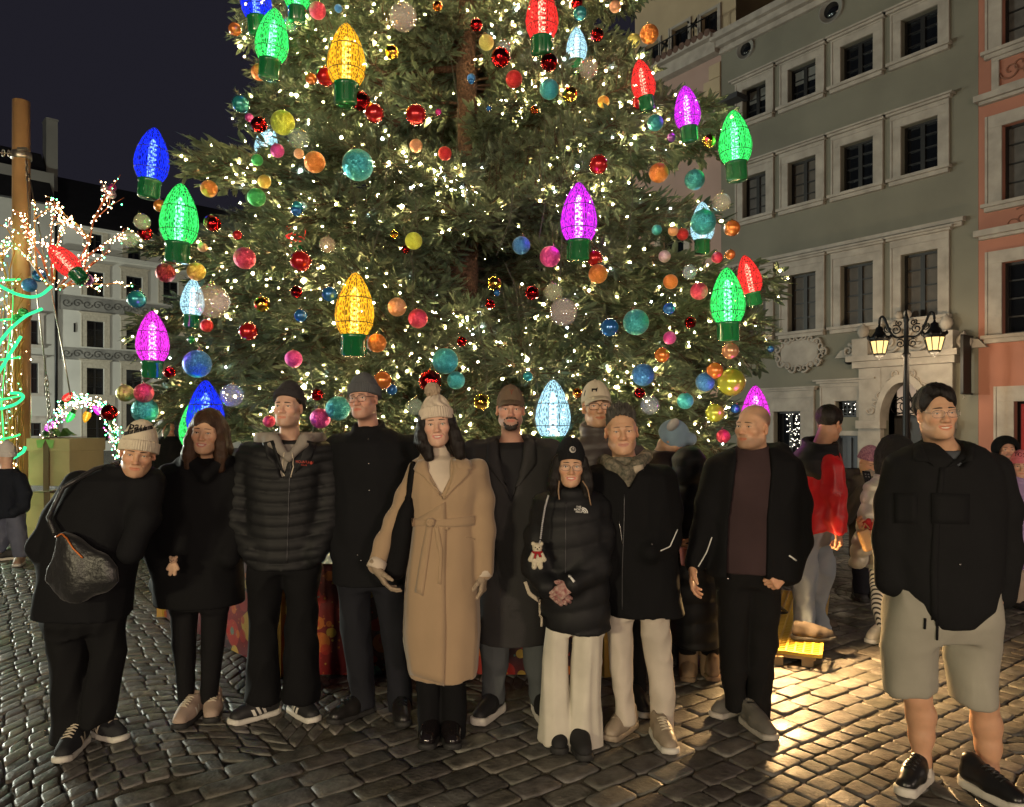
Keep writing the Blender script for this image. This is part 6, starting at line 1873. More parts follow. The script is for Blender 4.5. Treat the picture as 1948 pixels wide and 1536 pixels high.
        if cuff:
            def cf(x, y, z):
                q = np.sqrt((x / (r[0] + .008)) ** 2 + ((y - .015) / (r[1] + .008)) ** 2 + (np.maximum(z - zc, 0) / (high - zc + .03)) ** 2)
                th = np.arctan2(x, -(y - .015))
                d = (q - 1) * r[0] + .0022 * np.cos(th * ribs)
                zz = z + tilt * (y + .09) - base
                return np.maximum(d, np.maximum(-zz, zz - cuff)).astype(np.float32)
            S.op((-.12, -.13, -.08), (.12, .16, high + .02), cf, .004)
        o = s.local(name, S, m, cast=True)
        if pom:
            S = Sdf((-.06, -.05, high - .03), (.06, .09, high + .09), .003)
            wv = Waves(3, 330, 10)
            S.ell((pom[0], .015 + pom[1], high + .022), pom[2])
            S.op((-.06, -.05, high - .03), (.06, .09, high + .09), lambda x, y, z: (.006 * wv(x, y, z)).astype(np.float32), 0, 'd')
            V, Q = S.mesh(); me = np_mesh('pompom', s.xf(V), Q, True, [pom[3]]); link('pompom', me, o)
        return o
    def cap(s, m, base=0.05, high=0.15, emblem=None):
        S = Sdf((-.11, -.12, -.03), (.11, .14, high + .03), .003)
        def body(x, y, z):
            q = np.sqrt((x / .084) ** 2 + ((y - .012) / .102) ** 2 + (np.maximum(z - .03, 0) / (high - .03)) ** 2)
            th = np.arctan2(x, -(y - .012))
            d = (q - 1) * .08 + .0012 * np.cos(th * 6) ** 8
            return np.maximum(d, -(z + .25 * (y + .09) - base)).astype(np.float32)
        S.op((-.1, -.11, -.03), (.1, .13, high + .02), body)
        S.ell((0, .012, high), .006, .003)
        o = s.local('cap', S, m, cast=True)
        mb = MB(); n, k = 15, 7; V = []
        for lay in (0, .004):
            for i in range(n):
                u = -1 + 2 * i / (n - 1); a = u * 1.12
                for j_ in range(k):
                    v = j_ / (k - 1)
                    rx = .082 * math.sin(a); ry = -.098 * math.cos(a) + .012
                    V.append(s.headM @ Vector((rx * (1 + .05 * v), ry - v * .062 * math.cos(a) ** .6 if math.cos(a) > 0 else ry, base + .008 - .022 * v - .016 * u * u * (1 + v) + lay)))
        Fq = []
        for L0 in (0, n * k):
            for i in range(n - 1):
                for j_ in range(k - 1):
                    b = L0 + i * k + j_; Fq.append((b, b + 1, b + k + 1, b + k))
        for i in range(n - 1):
            for e in (0, k - 1): b = i * k + e; Fq.append((b, b + k, n * k + b + k, n * k + b))
        for i in (0, n - 1):
            for j_ in range(k - 1): b = i * k + j_; Fq.append((b, b + 1, n * k + b + 1, n * k + b))
        mb.add(V, Fq, 0, True)
        mb.build('visor', [m], o)
        return o
    def glasses(s, m=None, rx=.026, rz=.019, r=.0016, dx=.033, y=-.102, z=-.003, lens=True, square=2.6):
        m = m or M_FRAME; mb = MB()
        M = s.headM
        lb = MB()
        for q in (-1, 1):
            P = []
            for a in np.linspace(0, 2 * PI, 25):
                ca, sa = math.cos(a), math.sin(a)
                e = 2 / square
                P.append((q * dx + rx * math.copysign(abs(ca) ** e, ca), y + .10 * max(0, abs(q * dx + rx * ca) - .03) , z + rz * math.copysign(abs(sa) ** e, sa)))
            mb.tube([M @ Vector(p) for p in P], r, 5, 0, False)
            lb.add([M @ Vector((q * dx, y, z))] + [M @ Vector(p) for p in P], [(0, i, i + 1) for i in range(1, 25)], 0, True)
            mb.tube([M @ Vector(p) for p in ((q * (dx + rx), y + .004, z + .006), (q * .074, -.05, z + .008), (q * .081, .0, z + .007), (q * .08, .018, z - .006))], r, 5)
        mb.tube([M @ Vector(p) for p in ((-(dx - rx), y, z + .003), (0, y - .003, z + .006), (dx - rx, y, z + .003))], r, 5)
        o = s.child(mb, 'glasses', m)
        if lens: lb.build('lenses', [M_LENS], o)
        return o
    # -- hands
    def hand(s, wrist, fwd, palm, thumb, sc=1.0, curl=(.5, .6, .7, .8), tc=.4, spread=.12, glove=None, h=.0032, name='glove', fist=False):
        """five separate fingers bending towards the palm normal; thumb gives the side the thumb grows from"""
        w = Vector(s.P(*wrist)) if len(wrist) == 3 and wrist[0] > 5 else Vector(wrist)
        f = Vector(fwd).normalized(); p = Vector(palm); p = (p - f * p.dot(f)).normalized()
        t = Vector(thumb); t = (t - f * t.dot(f) - p * t.dot(p)).normalized()
        A = lambda a, b, c: np.array(w + (f * a + t * b + p * c) * sc)
        S = Sdf(np.array(w) - .24 * sc, np.array(w) + .24 * sc, h)
        S.cap(A(-.028, 0, 0), A(.01, 0, 0), .030 * sc, .028 * sc, .02, 'u', (np.array(p), .8))
        for b0, b1 in ((.018, .026), (0, .004), (-.016, -.022)):
            S.cap(A(.008, b0 * .7, 0), A(.085, b1, 0.002), .020 * sc, .016 * sc, .018, 'u', (np.array(p), .72))
        S.ell(A(.035, .022, .010), .018 * sc, .02)
        L = ((.027, .043, .026, .021), (.009, .048, .029, .022), (-.010, .044, .027, .022), (-.027, .034, .021, .019))
        for (b, l1, l2, l3), c, q in zip(L, curl, (1, .3, -.4, -1.1)):
            base = w + (f * (.090 - .004 * abs(b - .009) / .02) + t * b) * sc
            d = (f + t * spread * q * .6).normalized(); pts = [base]; ang = 0
            for l, cc in ((l1, c * 1.0), (l2, c * 1.25), (l3, c * .8)):
                ang += cc
                pts.append(pts[-1] + (d * math.cos(ang) + p * math.sin(ang)) * l * sc)
            S.chain([np.array(q_) for q_ in pts], [.0098 * sc, .0090 * sc, .0082 * sc, .0072 * sc], .004)
        base = w + (f * .026 + t * .026 + p * .008) * sc
        d1 = (t * .75 + f * .75 + p * .25).normalized(); d2 = (d1 * math.cos(tc) + (p * .6 + f * .6 - t * .3).normalized() * math.sin(tc)).normalized(); d3 = (d2 * math.cos(tc) + (p * .5 - t * .8).normalized() * math.sin(tc)).normalized()
        p1 = base + d1 * .036 * sc; p2 = p1 + d2 * .030 * sc; p3 = p2 + d3 * .024 * sc
        S.chain([np.array(base), np.array(p1), np.array(p2), np.array(p3)], [.0145 * sc, .0120 * sc, .0105 * sc, .0085 * sc], .008)
        V, Q = S.mesh()
        if glove: return s.obj(name, V, Q, glove, cast=True)
        C = np.tile(s.skin * np.array([1, .92, .9]), (len(V), 1))
        s.addbody(V, Q, C)
    # -- shoes
    def shoe(s, px, py, ang, upper, sole, L=.285, dz=0, high=.0, z0=0.0, w=1.0, lace=None, name='shoe', sole_h=.03, toe=None, stripes=None, h=.0085, Zs=None):
        """px,py: where the middle of the shoe touches the ground in the photo; ang: heading, 0 = towards the camera, + = to the viewer's right"""
        Z = Zs or (CH - z0) * F / (py - HY)
        c = np.array([(px - CX) / F * Z, Z, z0]); a = math.radians(ang)
        f = np.array([math.sin(a), -math.cos(a), 0]); sd = np.array([math.cos(a), math.sin(a), 0])
        A = lambda u, v, z: c + f * u * L / .285 + sd * v * w + np.array([0, 0, z])
        lo, hi = c - np.array([.2, .2, .01]), c + np.array([.2, .2, .16 + high])
        S = Sdf(lo, hi, h)
        zz = sole_h
        S.cap(A(-.10, 0, zz + .035), A(-.095, 0, zz + .07 + high), .036, .038, .02)
        S.cap(A(-.10, 0, zz + .022), A(.0, .0, zz + .022), .038, .043, .02)
        S.cap(A(.0, .0, zz + .018), A(.095, .004, zz + .008), .045, .038, .03)
        S.cap(A(-.05, 0, zz + .062), A(.06, 0, zz + .026), .034, .030, .03)
        S.op(lo, hi, lambda x, y, z: (z - (z0 + zz * .8) + 0 * x + 0 * y).astype(np.float32), 0, 's')
        if not high: S.ell(A(-.082, 0, zz + .115), (.028, .028, .03), .006, 's')
        wv = Waves(s.seed + 31, 70, 7)
        S.op(lo, hi, lambda x, y, z: (.0015 * wv(x, y, z)).astype(np.float32), 0, 'd')
        V, Q = S.mesh(); o = s.obj(name, V, Q, upper, cast=False)
        bv = BVHTree.FromPolygons(V.tolist(), Q.tolist())
        S = Sdf(lo, hi, h)
        segs = [(A(-.10, 0, 0), A(.0, .0, 0), .042, .043), (A(.0, 0, 0), A(.10, .004, 0), .045, .042)]
        def so(x, y, z):
            d = None
            for p, q, r0, r1 in segs:
                ab = q - p; l2 = ab @ ab
                t = np.clip(((x - p[0]) * ab[0] + (y - p[1]) * ab[1]) / l2, 0, 1)
                e = np.sqrt((x - p[0] - t * ab[0]) ** 2 + (y - p[1] - t * ab[1]) ** 2) - (r0 + (r1 - r0) * t) * (1 + .0 * z) - .004 * w
                d = e if d is None else np.minimum(d, e)
            u = (x - c[0]) * f[0] + (y - c[1]) * f[1]
            lift = .010 * sstep(.08, .145, u) + .004 * sstep(-.1, -.14, u)
            return np.maximum(d, np.abs(z - z0 - zz * .5 - lift) - zz * .52).astype(np.float32)
        S.op(lo, hi, so)
        V, Q = S.mesh(); link('sole', np_mesh('sole', V, Q, True, [sole]), o)
        if lace is not None:
            mb = MB()
            def top(u, v):
                r = bv.ray_cast(Vector(A(u, v, .3)), Vector((0, 0, -1))); return (r[0] + Vector((0, 0, .002))) if r[0] is not None else Vector(A(u, v, .09))
            for k in range(5):
                u = -.03 + k * .02; mb.tube([top(u, v) for v in np.linspace(-.024, .024, 6)], .0032, 5)
                if k < 4: mb.tube([top(u + .02 * t, -.02 + .04 * t) for t in np.linspace(0, 1, 5)], .003, 5)
            mb.build('lace', [lace], o)
        if stripes is not None:
            m_, kind = stripes; mb = MB()
            for q in (-1, 1):
                def side(u, z):
                    r = bv.ray_cast(Vector(A(u, q * .2, z)), Vector(-sd * q)); return (r[0] + Vector(sd * q) * .0025) if r[0] is not None else None
                def strip(u0, z0_, u1, z1_, wd):
                    rowA = []
                    for t in np.linspace(0, 1, 7):
                        u = u0 + (u1 - u0) * t; z = z0_ + (z1_ - z0_) * t
                        a_, b_ = side(u - wd, z0 + z), side(u + wd, z0 + z)
                        if a_ is not None and b_ is not None: rowA.append((a_, b_))
                    for i in range(len(rowA) - 1): mb.quad(rowA[i][0], rowA[i][1], rowA[i + 1][1], rowA[i + 1][0])
                if kind == 'three':
                    for k in range(3): strip(-.045 + k * .03, zz + .004, -.02 + k * .025, zz + .055 - .008 * k, .008)
                elif kind == 'N':
                    strip(-.04, zz + .008, -.03, zz + .055, .006); strip(.0, zz + .008, .01, zz + .05, .006); strip(-.03, zz + .05, .0, zz + .012, .006)
            if mb.v: mb.build('side_mark', [m_], o)
        return o
    # -- things laid on the clothes
    def hit(s, px, py, off=0.0, fallback=True):
        d = (Vector(W(px, py, 1.0)) - CAMP).normalized(); best = None
        for b in s.bvhs:
            r = b.ray_cast(CAMP, d)
            if r[0] is not None and (best is None or r[3] < best[2]): best = (r[0], r[1], r[3])
        if best is None: return (Vector(s.P(px, py, -.12)), -d)
        n = best[1]
        if n.dot(d) > 0: n = -n
        return (best[0] + n * off, n)
    def strip(s, name, L, R, m, n=10, k=4, off=.006, parent=None, under=.012):
        """cloth strip between two photo polylines, laid on what the ray meets, with thickness"""
        def along(P, t):
            P = np.array(P, float); d = np.append(0, np.cumsum(np.linalg.norm(np.diff(P, axis=0), axis=1))); q = t * d[-1]
            return np.array([np.interp(q, d, P[:, 0]), np.interp(q, d, P[:, 1])])
        T, B = [], []
        for i in range(n):
            a, b = along(L, i / (n - 1)), along(R, i / (n - 1))
            for j_ in range(k):
                q = a + (b - a) * j_ / (k - 1); p, nn = s.hit(q[0], q[1], off); T.append(p); B.append(p - nn * (off + under * .5))
        nT = len(T); Fq = []
        for i in range(n - 1):
            for j_ in range(k - 1): b = i * k + j_; Fq.append((b, b + 1, b + k + 1, b + k))
        for i in range(n - 1):
            for e in (0, k - 1): b = i * k + e; Fq.append((b, b + k, nT + b + k, nT + b))
        for e in (0, (n - 1) * k):
            for j_ in range(k - 1): b = e + j_; Fq.append((b, b + 1, nT + b + 1, nT + b))
        mb = MB(); mb.add(T + B, Fq, 0, True)
        return mb.build(name, [m], parent or s.root)
    def cord(s, name, P, r, m, off=.004, n=24, parent=None, closed=False):
        Q = []
        P = np.array(P, float); d = np.append(0, np.cumsum(np.linalg.norm(np.diff(P, axis=0), axis=1)))
        for t in np.linspace(0, d[-1], n): Q.append(s.hit(np.interp(t, d, P[:, 0]), np.interp(t, d, P[:, 1]), off)[0])
        mb = MB(); mb.tube(Q, r, 6); return mb.build(name, [m], parent or s.root)
    def stud(s, name, px, py, r, m, parent=None, off=.002):
        p, n = s.hit(px, py, off); mb = MB(); T = Matrix.Translation(p) @ n.to_track_quat('Z', 'Y').to_matrix().to_4x4()
        mb.lathe([(r, -.004), (r, .001), (r * .7, .003), (.0005, .003)], 10, T); return mb.build(name, [m], parent or s.root)
    def text(s, name, body, px, py, size_px, m, parent=None, off=.003, bold=False, rot=0.0, shear=0.0, curve=None):
        me = text_mesh(name, body, 1.0, Matrix.Identity(4), m, False, extrude=0.0, bold=bold, shear=shear)
        c, sn = math.cos(rot), math.sin(rot)
        for v in me.vertices:
            x, y = v.co.x * size_px, v.co.y * size_px
            if curve: y += curve * x * x
            q = s.hit(px + c * x + sn * y, py - (c * y - sn * x), off)[0]; v.co = q
        return link(name, me, parent or s.root)
    def finish(s, h=.022):
        """the hidden core of the body joins head and limbs into one mesh"""
        pts = []
        for c in s.coarse:
            if c[0] == 'torso':
                for r in c[1]: pts += [np.array([r[1] - .1, r[2] - .1, r[0]]), np.array([r[1] + .1, r[2] + .1, r[0]])]
            else: pts += [p for p in c[1]]
        if pts:
            pts = np.array(pts); S = Sdf(pts.min(0) - .1, pts.max(0) + .1, h)
            for c in s.coarse:
                if c[0] == 'torso': S.slices([(r[0], r[1], r[2], max(r[3] - .05, .03), max(r[4] - .05, .03)) for r in c[1]], .03, top=.06, bot=.06)
                else: S.chain(c[1], [max(r, .026) for r in c[2]], .03)
            V, Q = S.mesh(); s.addbody(V, Q, s.skin)
        me = np_mesh('body', np.concatenate(s.V), np.concatenate(s.Q), True, [M_SKIN], np.concatenate(s.C))
        link('body', me, s.root)
        return s.root
# ================================================================= THE GROUP, from left to right
GRP = 'people posing in a row for the photo'
def arm(pts, r): return dict(pts=pts, r=r)

# 1 --- leaning man in the white beanie
p = Person('man in a black coat leaning sideways at the left end, cream beanie with black lettering', 3.62, 160, group=GRP, seed=1)
p.head(263, 860, -.10, yaw=24, pitch=8, roll=9, sc=1.0, neck=(232, 915, .03), slit=.0030, smile=.1, stubble=.10, jaw=1.02, age=.6)
p.top('coat', [(890, 205, 262, .07, .0), (898, 178, 282, .10, .0), (912, 148, 300, .14), (945, 122, 298, .16), (980, 106, 284, .165), (1020, 92, 270, .17), (1060, 82, 258, .17), (1110, 80, 246, .18), (1150, 72, 241, .18), (1168, 72, 240, .18)],
      [arm([(152, 926, .02), (112, 985, .0), (80, 1042, -.02), (100, 1092, -.05)], [.078, .074, .068, .060]), arm([(285, 920, -.03), (278, 985, -.10), (250, 1050, -.16)], [.075, .068, .06])], M_BLACK, collar=(245, 882, 930, .082, .085, .012, -.01), fold=.009, ffreq=13)
p.bottoms('trousers', [dict(pts=[(128, 1170), (130, 1270), (131, 1345), (132, 1400)], r=[.095, .088, .083, .086]), dict(pts=[(200, 1170), (213, 1240), (196, 1310), (186, 1368)], r=[.095, .085, .078, .074])], [(1130, 85, 238), (1180, 84, 240), (1200, 86, 242)], cloth('black_cotton', (0.006, .0062, .0072)), fold=.010, ffreq=15)
M_SHOE_DK = mat('dark_suede', (0.013, .014, .017), rough=.8, bump=.2, bscale=200, bdist=.002); M_SOLE_W = mat('white_sole', (.55, .53, .48), rough=.6); M_LACE = mat('cream_lace', (.5, .44, .34), rough=.8)
p.shoe(136, 1432, 8, M_SHOE_DK, M_SOLE_W, lace=M_LACE, stripes=(M_LACE, 'N')); p.shoe(203, 1403, 62, M_SHOE_DK, M_SOLE_W, lace=M_LACE, stripes=(M_LACE, 'N'))
M_CREAMK = cloth('cream_knit', (.56, .50, .39), rough=.95)
hb = p.beanie(M_CREAMK, base=.030, high=.168, cuff=.055, ribs=60, tilt=.34)
Mk = cloth('black_yarn', (.012, .012, .013))
p.text('lettering', '/pau', 257, 812, 21, Mk, hb, off=.004, bold=True, rot=.10, shear=.25)
for k in range(24):
    x, y = 236 + k * 2.3, 829 - k * .55
    p.strip('knit_band', [(x, y), (x + 1, y - 7)], [(x + 1.4, y), (x + 2.4, y - 7)], Mk, 2, 2, .003, hb)
p.finish()
# his shoulder bag
M_SATIN = mat('black_satin', (.007, .007, .0085), rough=.40, bump=.6, bscale=14, bdist=.02, sheen=.2)
bagp = Person.__new__(Person); 
def soft_bag(name, label, cat, P_, rows, m, h=.008, fold=.01, seed=3, ff=18):
    r = empty(name, tuple(p_ for p_ in P_)); tag(r, label, cat)
    A = np.array(rows); S = Sdf((A[:, 1] - A[:, 3]).min() * 0 + np.array([(A[:, 1] - A[:, 3]).min(), (A[:, 2] - A[:, 4]).min(), A[:, 0].min()]) - .04, np.array([(A[:, 1] + A[:, 3]).max(), (A[:, 2] + A[:, 4]).max(), A[:, 0].max()]) + .04, h)
    S.slices(rows, 0, 'u', 2.2)
    wv = Waves(seed, ff, 9, (1, 1, .4)); lo = S.lo; hi = S.lo + S.h * S.n
    S.op(lo, hi, lambda x, y, z: (fold * wv(x, y, z)).astype(np.float32), 0, 'd')
    V, Q = S.mesh(); me = np_mesh('bag_body', V, Q, True, [m]); link('bag_body', me, r)
    r['_b'] = 0; del r['_b']
    return r, BVHTree.FromPolygons(V.tolist(), Q.tolist())
def rw(Z, R, b): return [(CH - (py - HY) / F * Z, ((xl + xr) / 2 - CX) / F * Z, Z, (xr - xl) / 2 / F * Z, bb) for (py, xl, xr), bb in zip(R, b)]
Zb = 3.62 - .225
br, bb = soft_bag('shoulder_bag', 'black satin shoulder bag with an orange zip worn across the front by the leaning man', 'bag', W(145, 1080, Zb), rw(Zb, [(1013, 105, 123), (1030, 97, 152), (1055, 88, 198), (1080, 82, 224), (1105, 84, 226), (1126, 94, 200), (1142, 114, 165)], [.02, .025, .032, .036, .036, .03, .015]), M_SATIN, fold=.014, ff=26)
p.bvhs = [bb]
p.cord('zip', [(108, 1022), (118, 1016), (128, 1025), (140, 1044), (158, 1062)], .004, mat('orange_zip', (.5, .14, .03), rough=.4, metal=.3), parent=br)
p.cord('zip_pull', [(102, 1030), (106, 1020)], .004, M_BUTTON, parent=br, n=4)
mb = MB(); mb.tube([W(104, 1016, 3.41), W(92, 985, 3.46), W(120, 928, 3.45), W(180, 893, 3.52), W(225, 880, 3.62)], .011, 6); mb.build('strap', [M_SATIN], br)

# 2 --- long haired woman
p = Person('long haired smiling woman in a black hooded coat holding a beige fist-sized toy', 3.98, 385, group=GRP, skin='asian', seed=2)
p.head(395, 823, -.06, yaw=3, pitch=2, roll=4, sc=1.0, neck=(392, 888, .03), fem=True, slit=.0032, smile=1.0, teeth=True, brow=(.05, .028, .018), lips=(.42, .14, .13), wide=1.03)
p.hair('long', M_BROWN_HAIR, length=.20, part=.012, lx=(-.006, .012))
p.top('coat', [(872, 362, 424, .07), (884, 340, 436, .10), (900, 318, 446, .13), (940, 306, 450, .15), (1000, 300, 452, .16), (1060, 298, 456, .17), (1110, 297, 460, .18), (1146, 300, 461, .18)],
      [arm([(325, 908, 0), (296, 965, .0), (286, 1030, -.02), (312, 1085, -.10)], [.075, .078, .075, .062]), arm([(442, 908, 0), (456, 990, .0), (436, 1060, -.10)], [.072, .07, .06])], M_BLACK2, fold=.008, ffreq=14,
      extra=lambda S, s: [S.chain([s.P(345, 885, .02), s.P(362, 876, -.07), s.P(392, 905, -.13), s.P(424, 876, -.07), s.P(440, 885, .02)], [.045, .04, .034, .04, .045], .02), S.ell(s.P(302, 1112, .0), (.05, .06, .06), .03)])
p.bottoms('leggings', [dict(pts=[(351, 1150), (350, 1225), (353, 1290), (354, 1338)], r=[.074, .062, .048, .040]), dict(pts=[(408, 1150), (404, 1225), (400, 1290), (397, 1332)], r=[.074, .060, .048, .042])], [(1120, 315, 445), (1160, 318, 440)], cloth('black_legging', (.0055, .0055, .0065), rough=.8), fold=.003)
M_BEIGE_SH = mat('beige_trainer', (.33, .25, .20), rough=.7, bump=.2, bscale=180, bdist=.002); M_SOLE_D = mat('dark_sole', (.02, .02, .02), rough=.7)
p.shoe(357, 1373, -4, M_BEIGE_SH, M_SOLE_D, lace=M_LACE, stripes=(M_SOLE_W, 'N'), L=.25, w=.92); p.shoe(405, 1362, 16, M_BEIGE_SH, M_SOLE_D, lace=M_LACE, stripes=(M_SOLE_W, 'N'), L=.25, w=.92)
p.hand((318, 1086, -.13), (.5, -.2, -.5), (.1, 1, .1), (.2, -.2, .9), sc=.86, curl=(1.1, 1.2, 1.2, 1.2), tc=.5)
p.finish()
M_PLUSH = cloth('beige_plush', (.50, .33, .22), rough=1.0)
def plush(px, py, Z, s, m, label, accent=None):
    r = empty('plush_toy', W(px, py, Z)); tag(r, label, 'toy'); c = np.array(W(px, py, Z))
    S = Sdf(c - np.array([.05, .05, .07]) * s, c + np.array([.05, .05, .07]) * s, .0025 * max(s, 1))
    A = lambda x, y, z: c + np.array([x, y, z]) * s
    S.ell(A(0, 0, .030), .021 * s); S.ell(A(0, 0, -.008), np.array([.020, .017, .024]) * s, .006)
    for q in (-1, 1):
        S.cap(A(q * .016, -.004, .006), A(q * .028, -.008, -.018), .010 * s, .011 * s, .005)
        S.cap(A(q * .010, -.004, -.025), A(q * .013, -.012, -.048), .012 * s, .011 * s, .005)
        S.ell(A(q * .017, 0, .047), .009 * s, .004)
    V, Q = S.mesh(); link('plush_body', np_mesh('plush_body', V, Q, True, [m]), r)
    mb = MB()
    for q in (-1, 1): mb.ball(A(q * .008, -.0195, .034), .0026 * s, 6, 4)
    mb.ball(A(0, -.021, .028), .0034 * s, 6, 4); mb.build('face_beads', [M_DARK_HAIR], r)
    if accent:
        mb = MB(); mb.tube([A(.019 * math.cos(a), .016 * math.sin(a), .012) for a in np.linspace(0, 2 * PI, 14)], .006 * s, 6); mb.tube([A(-.006, -.018, .010), A(-.012, -.021, -.012)], [.006 * s, .005 * s], 6); mb.tube([A(.006, -.018, .010), A(.014, -.02, -.006)], [.006 * s, .005 * s], 6); mb.build('scarf', [accent], r)
    return r
plush(330, 1076, 3.67, .86, M_PLUSH, 'small beige soft toy clutched in the hand of the long haired woman')

# 3 --- young man in quilted jacket
p = Person('young man in a dark beanie, grey hoodie and quilted black jacket', 3.97, 545, group=GRP, skin='pale', seed=3)
p.head(549, 775, -.05, yaw=-6, pitch=-3, roll=1, sc=.95, neck=(551, 848, .03), slit=.0040, smile=.12, brow=(.014, .009, .008), browr=.0034, stubble=.25, nose=1.08)
p.beanie(cloth('charcoal_knit', (.035, .033, .036), rough=.95), base=.070, high=.165, cuff=.042, tilt=.42, ribs=70)
p.hair('short', M_DARK_HAIR, vol=.004, hl=.012)
S_ = lambda S, s: [S.chain([s.P(496, 842, .05), s.P(505, 826, -.03), s.P(520, 838, -.10), s.P(548, 872, -.15)], [.045, .042, .036, .02], .02), S.chain([s.P(606, 842, .05), s.P(597, 826, -.03), s.P(580, 838, -.10), s.P(551, 872, -.15)], [.045, .042, .036, .02], .02), S.chain([s.P(500, 838, .06), s.P(551, 832, .12), s.P(604, 838, .06)], [.05, .055, .05], .02)]
p.top('jacket', [(838, 500, 604, .06), (848, 478, 622, .10), (862, 466, 632, .13), (900, 470, 618, .15), (960, 475, 612, .155), (1020, 477, 608, .155), (1077, 479, 606, .155)],
      [arm([(476, 868, .02), (460, 930, .02), (455, 990, .0), (478, 1050, -.08)], [.078, .075, .072, .06]), arm([(622, 868, .02), (630, 930, .02), (626, 990, .0), (600, 1050, -.08)], [.078, .075, .072, .06])], M_PUFF, quilt=(.062, .005), fold=.004, cuts=[[(846, 518, 586), (880, 542, 560), (905, 550, 554)]], h=.008)
p.top('hoodie', [(842, 512, 590, .07), (860, 500, 600, .10), (900, 500, 600, .13), (960, 505, 595, .13)], (), cloth('grey_fleece', (.24, .215, .19)), fold=.004, extra=S_, h=.007)
p.cord('hood_string', [(541, 862), (538, 885), (541, 905)], .003, M_LACE, .003, 8); p.cord('hood_string', [(556, 862), (558, 890), (553, 908)], .003, M_LACE, .003, 8)
p.cord('zip', [(551, 905), (549, 960), (546, 1072)], .003, mat('zip_dark', (.05, .05, .055), rough=.4, metal=.5), .002); p.cord('pocket_zip', [(556, 872), (551, 905)], .0025, MATS['zip_dark'], .002, 8)
p.strip('collar_flap', [(500, 842), (520, 838)], [(508, 872), (541, 902)], M_PUFF, 8, 4, .006); p.strip('collar_flap', [(602, 842), (584, 838)], [(594, 872), (560, 902)], M_PUFF, 8, 4, .006)
p.text('chest_logo', 'MOUNTAIN', 579, 879, 6, mat('red_print', (.45, .06, .04), rough=.6), off=.013); p.text('chest_logo', 'WEAR', 578, 884, 4, MATS['red_print'], off=.013)
p.stud('logo_mark', 591, 880, .007, MATS['red_print'], off=.013)
p.bottoms('trousers', [dict(pts=[(507, 1085), (501, 1160), (499, 1250), (500, 1325)], r=[.100, .092, .088, .090]), dict(pts=[(575, 1085), (573, 1160), (571, 1250), (570, 1320)], r=[.100, .095, .090, .088])], [(1050, 486, 600), (1090, 480, 606)], M_BLACK2, fold=.010, ffreq=13)
M_SH_BK = mat('black_mesh_shoe', (.012, .012, .013), rough=.6)
p.shoe(484, 1368, -48, M_SH_BK, M_SOLE_W, stripes=(M_SOLE_W, 'three'), lace=M_SH_BK); p.shoe(577, 1364, 42, M_SH_BK, M_SOLE_W, stripes=(M_SOLE_W, 'three'), lace=M_SH_BK)
p.finish()

# 4 --- man with glasses and grey beanie
p = Person('tall man in glasses and a grey ribbed beanie with a plain black jacket', 4.0, 708, group=GRP, skin='ruddy', seed=4)
p.head(692, 759, -.06, yaw=-14, pitch=-2, roll=-5, sc=.97, neck=(704, 832, .03), slit=.0036, smile=.0, stubble=.22, brow=(.10, .06, .04), nose=1.1, jaw=1.05, age=.8)
p.beanie(cloth('slate_knit', (.085, .09, .098), rough=.95), base=.036, high=.160, cuff=.060, ribs=54, tilt=.22)
p.glasses(mat('brown_frame', (.10, .045, .03), rough=.3), rx=.028, rz=.019, r=.0016, z=-.004)
p.top('jacket', [(816, 672, 742, .07), (828, 652, 768, .10), (842, 634, 786, .13), (870, 630, 792, .15), (940, 636, 786, .155), (1010, 634, 780, .16), (1060, 633, 776, .16), (1106, 632, 775, .165)],
      [arm([(646, 852, .02), (634, 920, .02), (632, 985, .0), (648, 1050, -.07)], [.078, .074, .07, .062]), arm([(782, 852, .02), (796, 930, .02), (792, 1000, .0), (770, 1060, -.06)], [.078, .074, .07, .062])], M_BLACK, collar=(700, 805, 845, .078, .08, .012, .0), fold=.006)
for (x, y) in ((701, 836), (702, 882), (703, 933), (680, 1056), (687, 1066)): p.stud('press_stud', x, y, .0045, M_BUTTON)
M_NAVYJ = cloth('navy_denim', (.012, .013, .018))
p.bottoms('jeans', [dict(pts=[(672, 1110), (679, 1200), (688, 1280), (692, 1340)], r=[.095, .078, .066, .060]), dict(pts=[(740, 1110), (750, 1200), (758, 1280), (762, 1345)], r=[.095, .080, .068, .060])], [(1085, 640, 772), (1120, 642, 770)], M_NAVYJ, fold=.007)
M_BOOT = mat('black_leather', (.012, .011, .011), rough=.35, bump=.15, bscale=60, bdist=.004)
p.shoe(668, 1366, -42, M_BOOT, M_SOLE_D, high=.05, lace=M_BLACK, L=.30); p.shoe(764, 1368, 12, M_BOOT, M_SOLE_D, high=.05, lace=M_BLACK, L=.30)
p.finish()

# 5 --- woman in the camel coat
M_CAMEL = cloth('camel_wool', (.34, .24, .15), rough=.95, var=.05, sheen=.3)
p = Person('smiling woman in a long belted camel coat, white turtleneck and pompom beanie', 3.70, 838, group=GRP, skin='pale', seed=5)
p.head(831, 807, -.06, yaw=5, pitch=2, roll=-4, sc=.97, neck=(833, 872, .03), fem=True, slit=.0042, smile=.9, teeth=True, brow=(.03, .018, .012), lips=(.48, .15, .14), iris=(.03, .025, .02))
p.hair('long', strands('dark_brown_hair', (.010, .007, .0065), .5), length=.175, part=-.01, lx=(-.030, .030), wave=.006, vol=.004)
M_IVORYK = cloth('ivory_knit', (.55, .47, .38), rough=.95)
p.beanie(M_IVORYK, base=.040, high=.165, cuff=.062, ribs=44, tilt=.22, cable=.004, pom=(-.012, .0, .042, cloth('beige_fur', (.36, .28, .20), rough=1.0)))
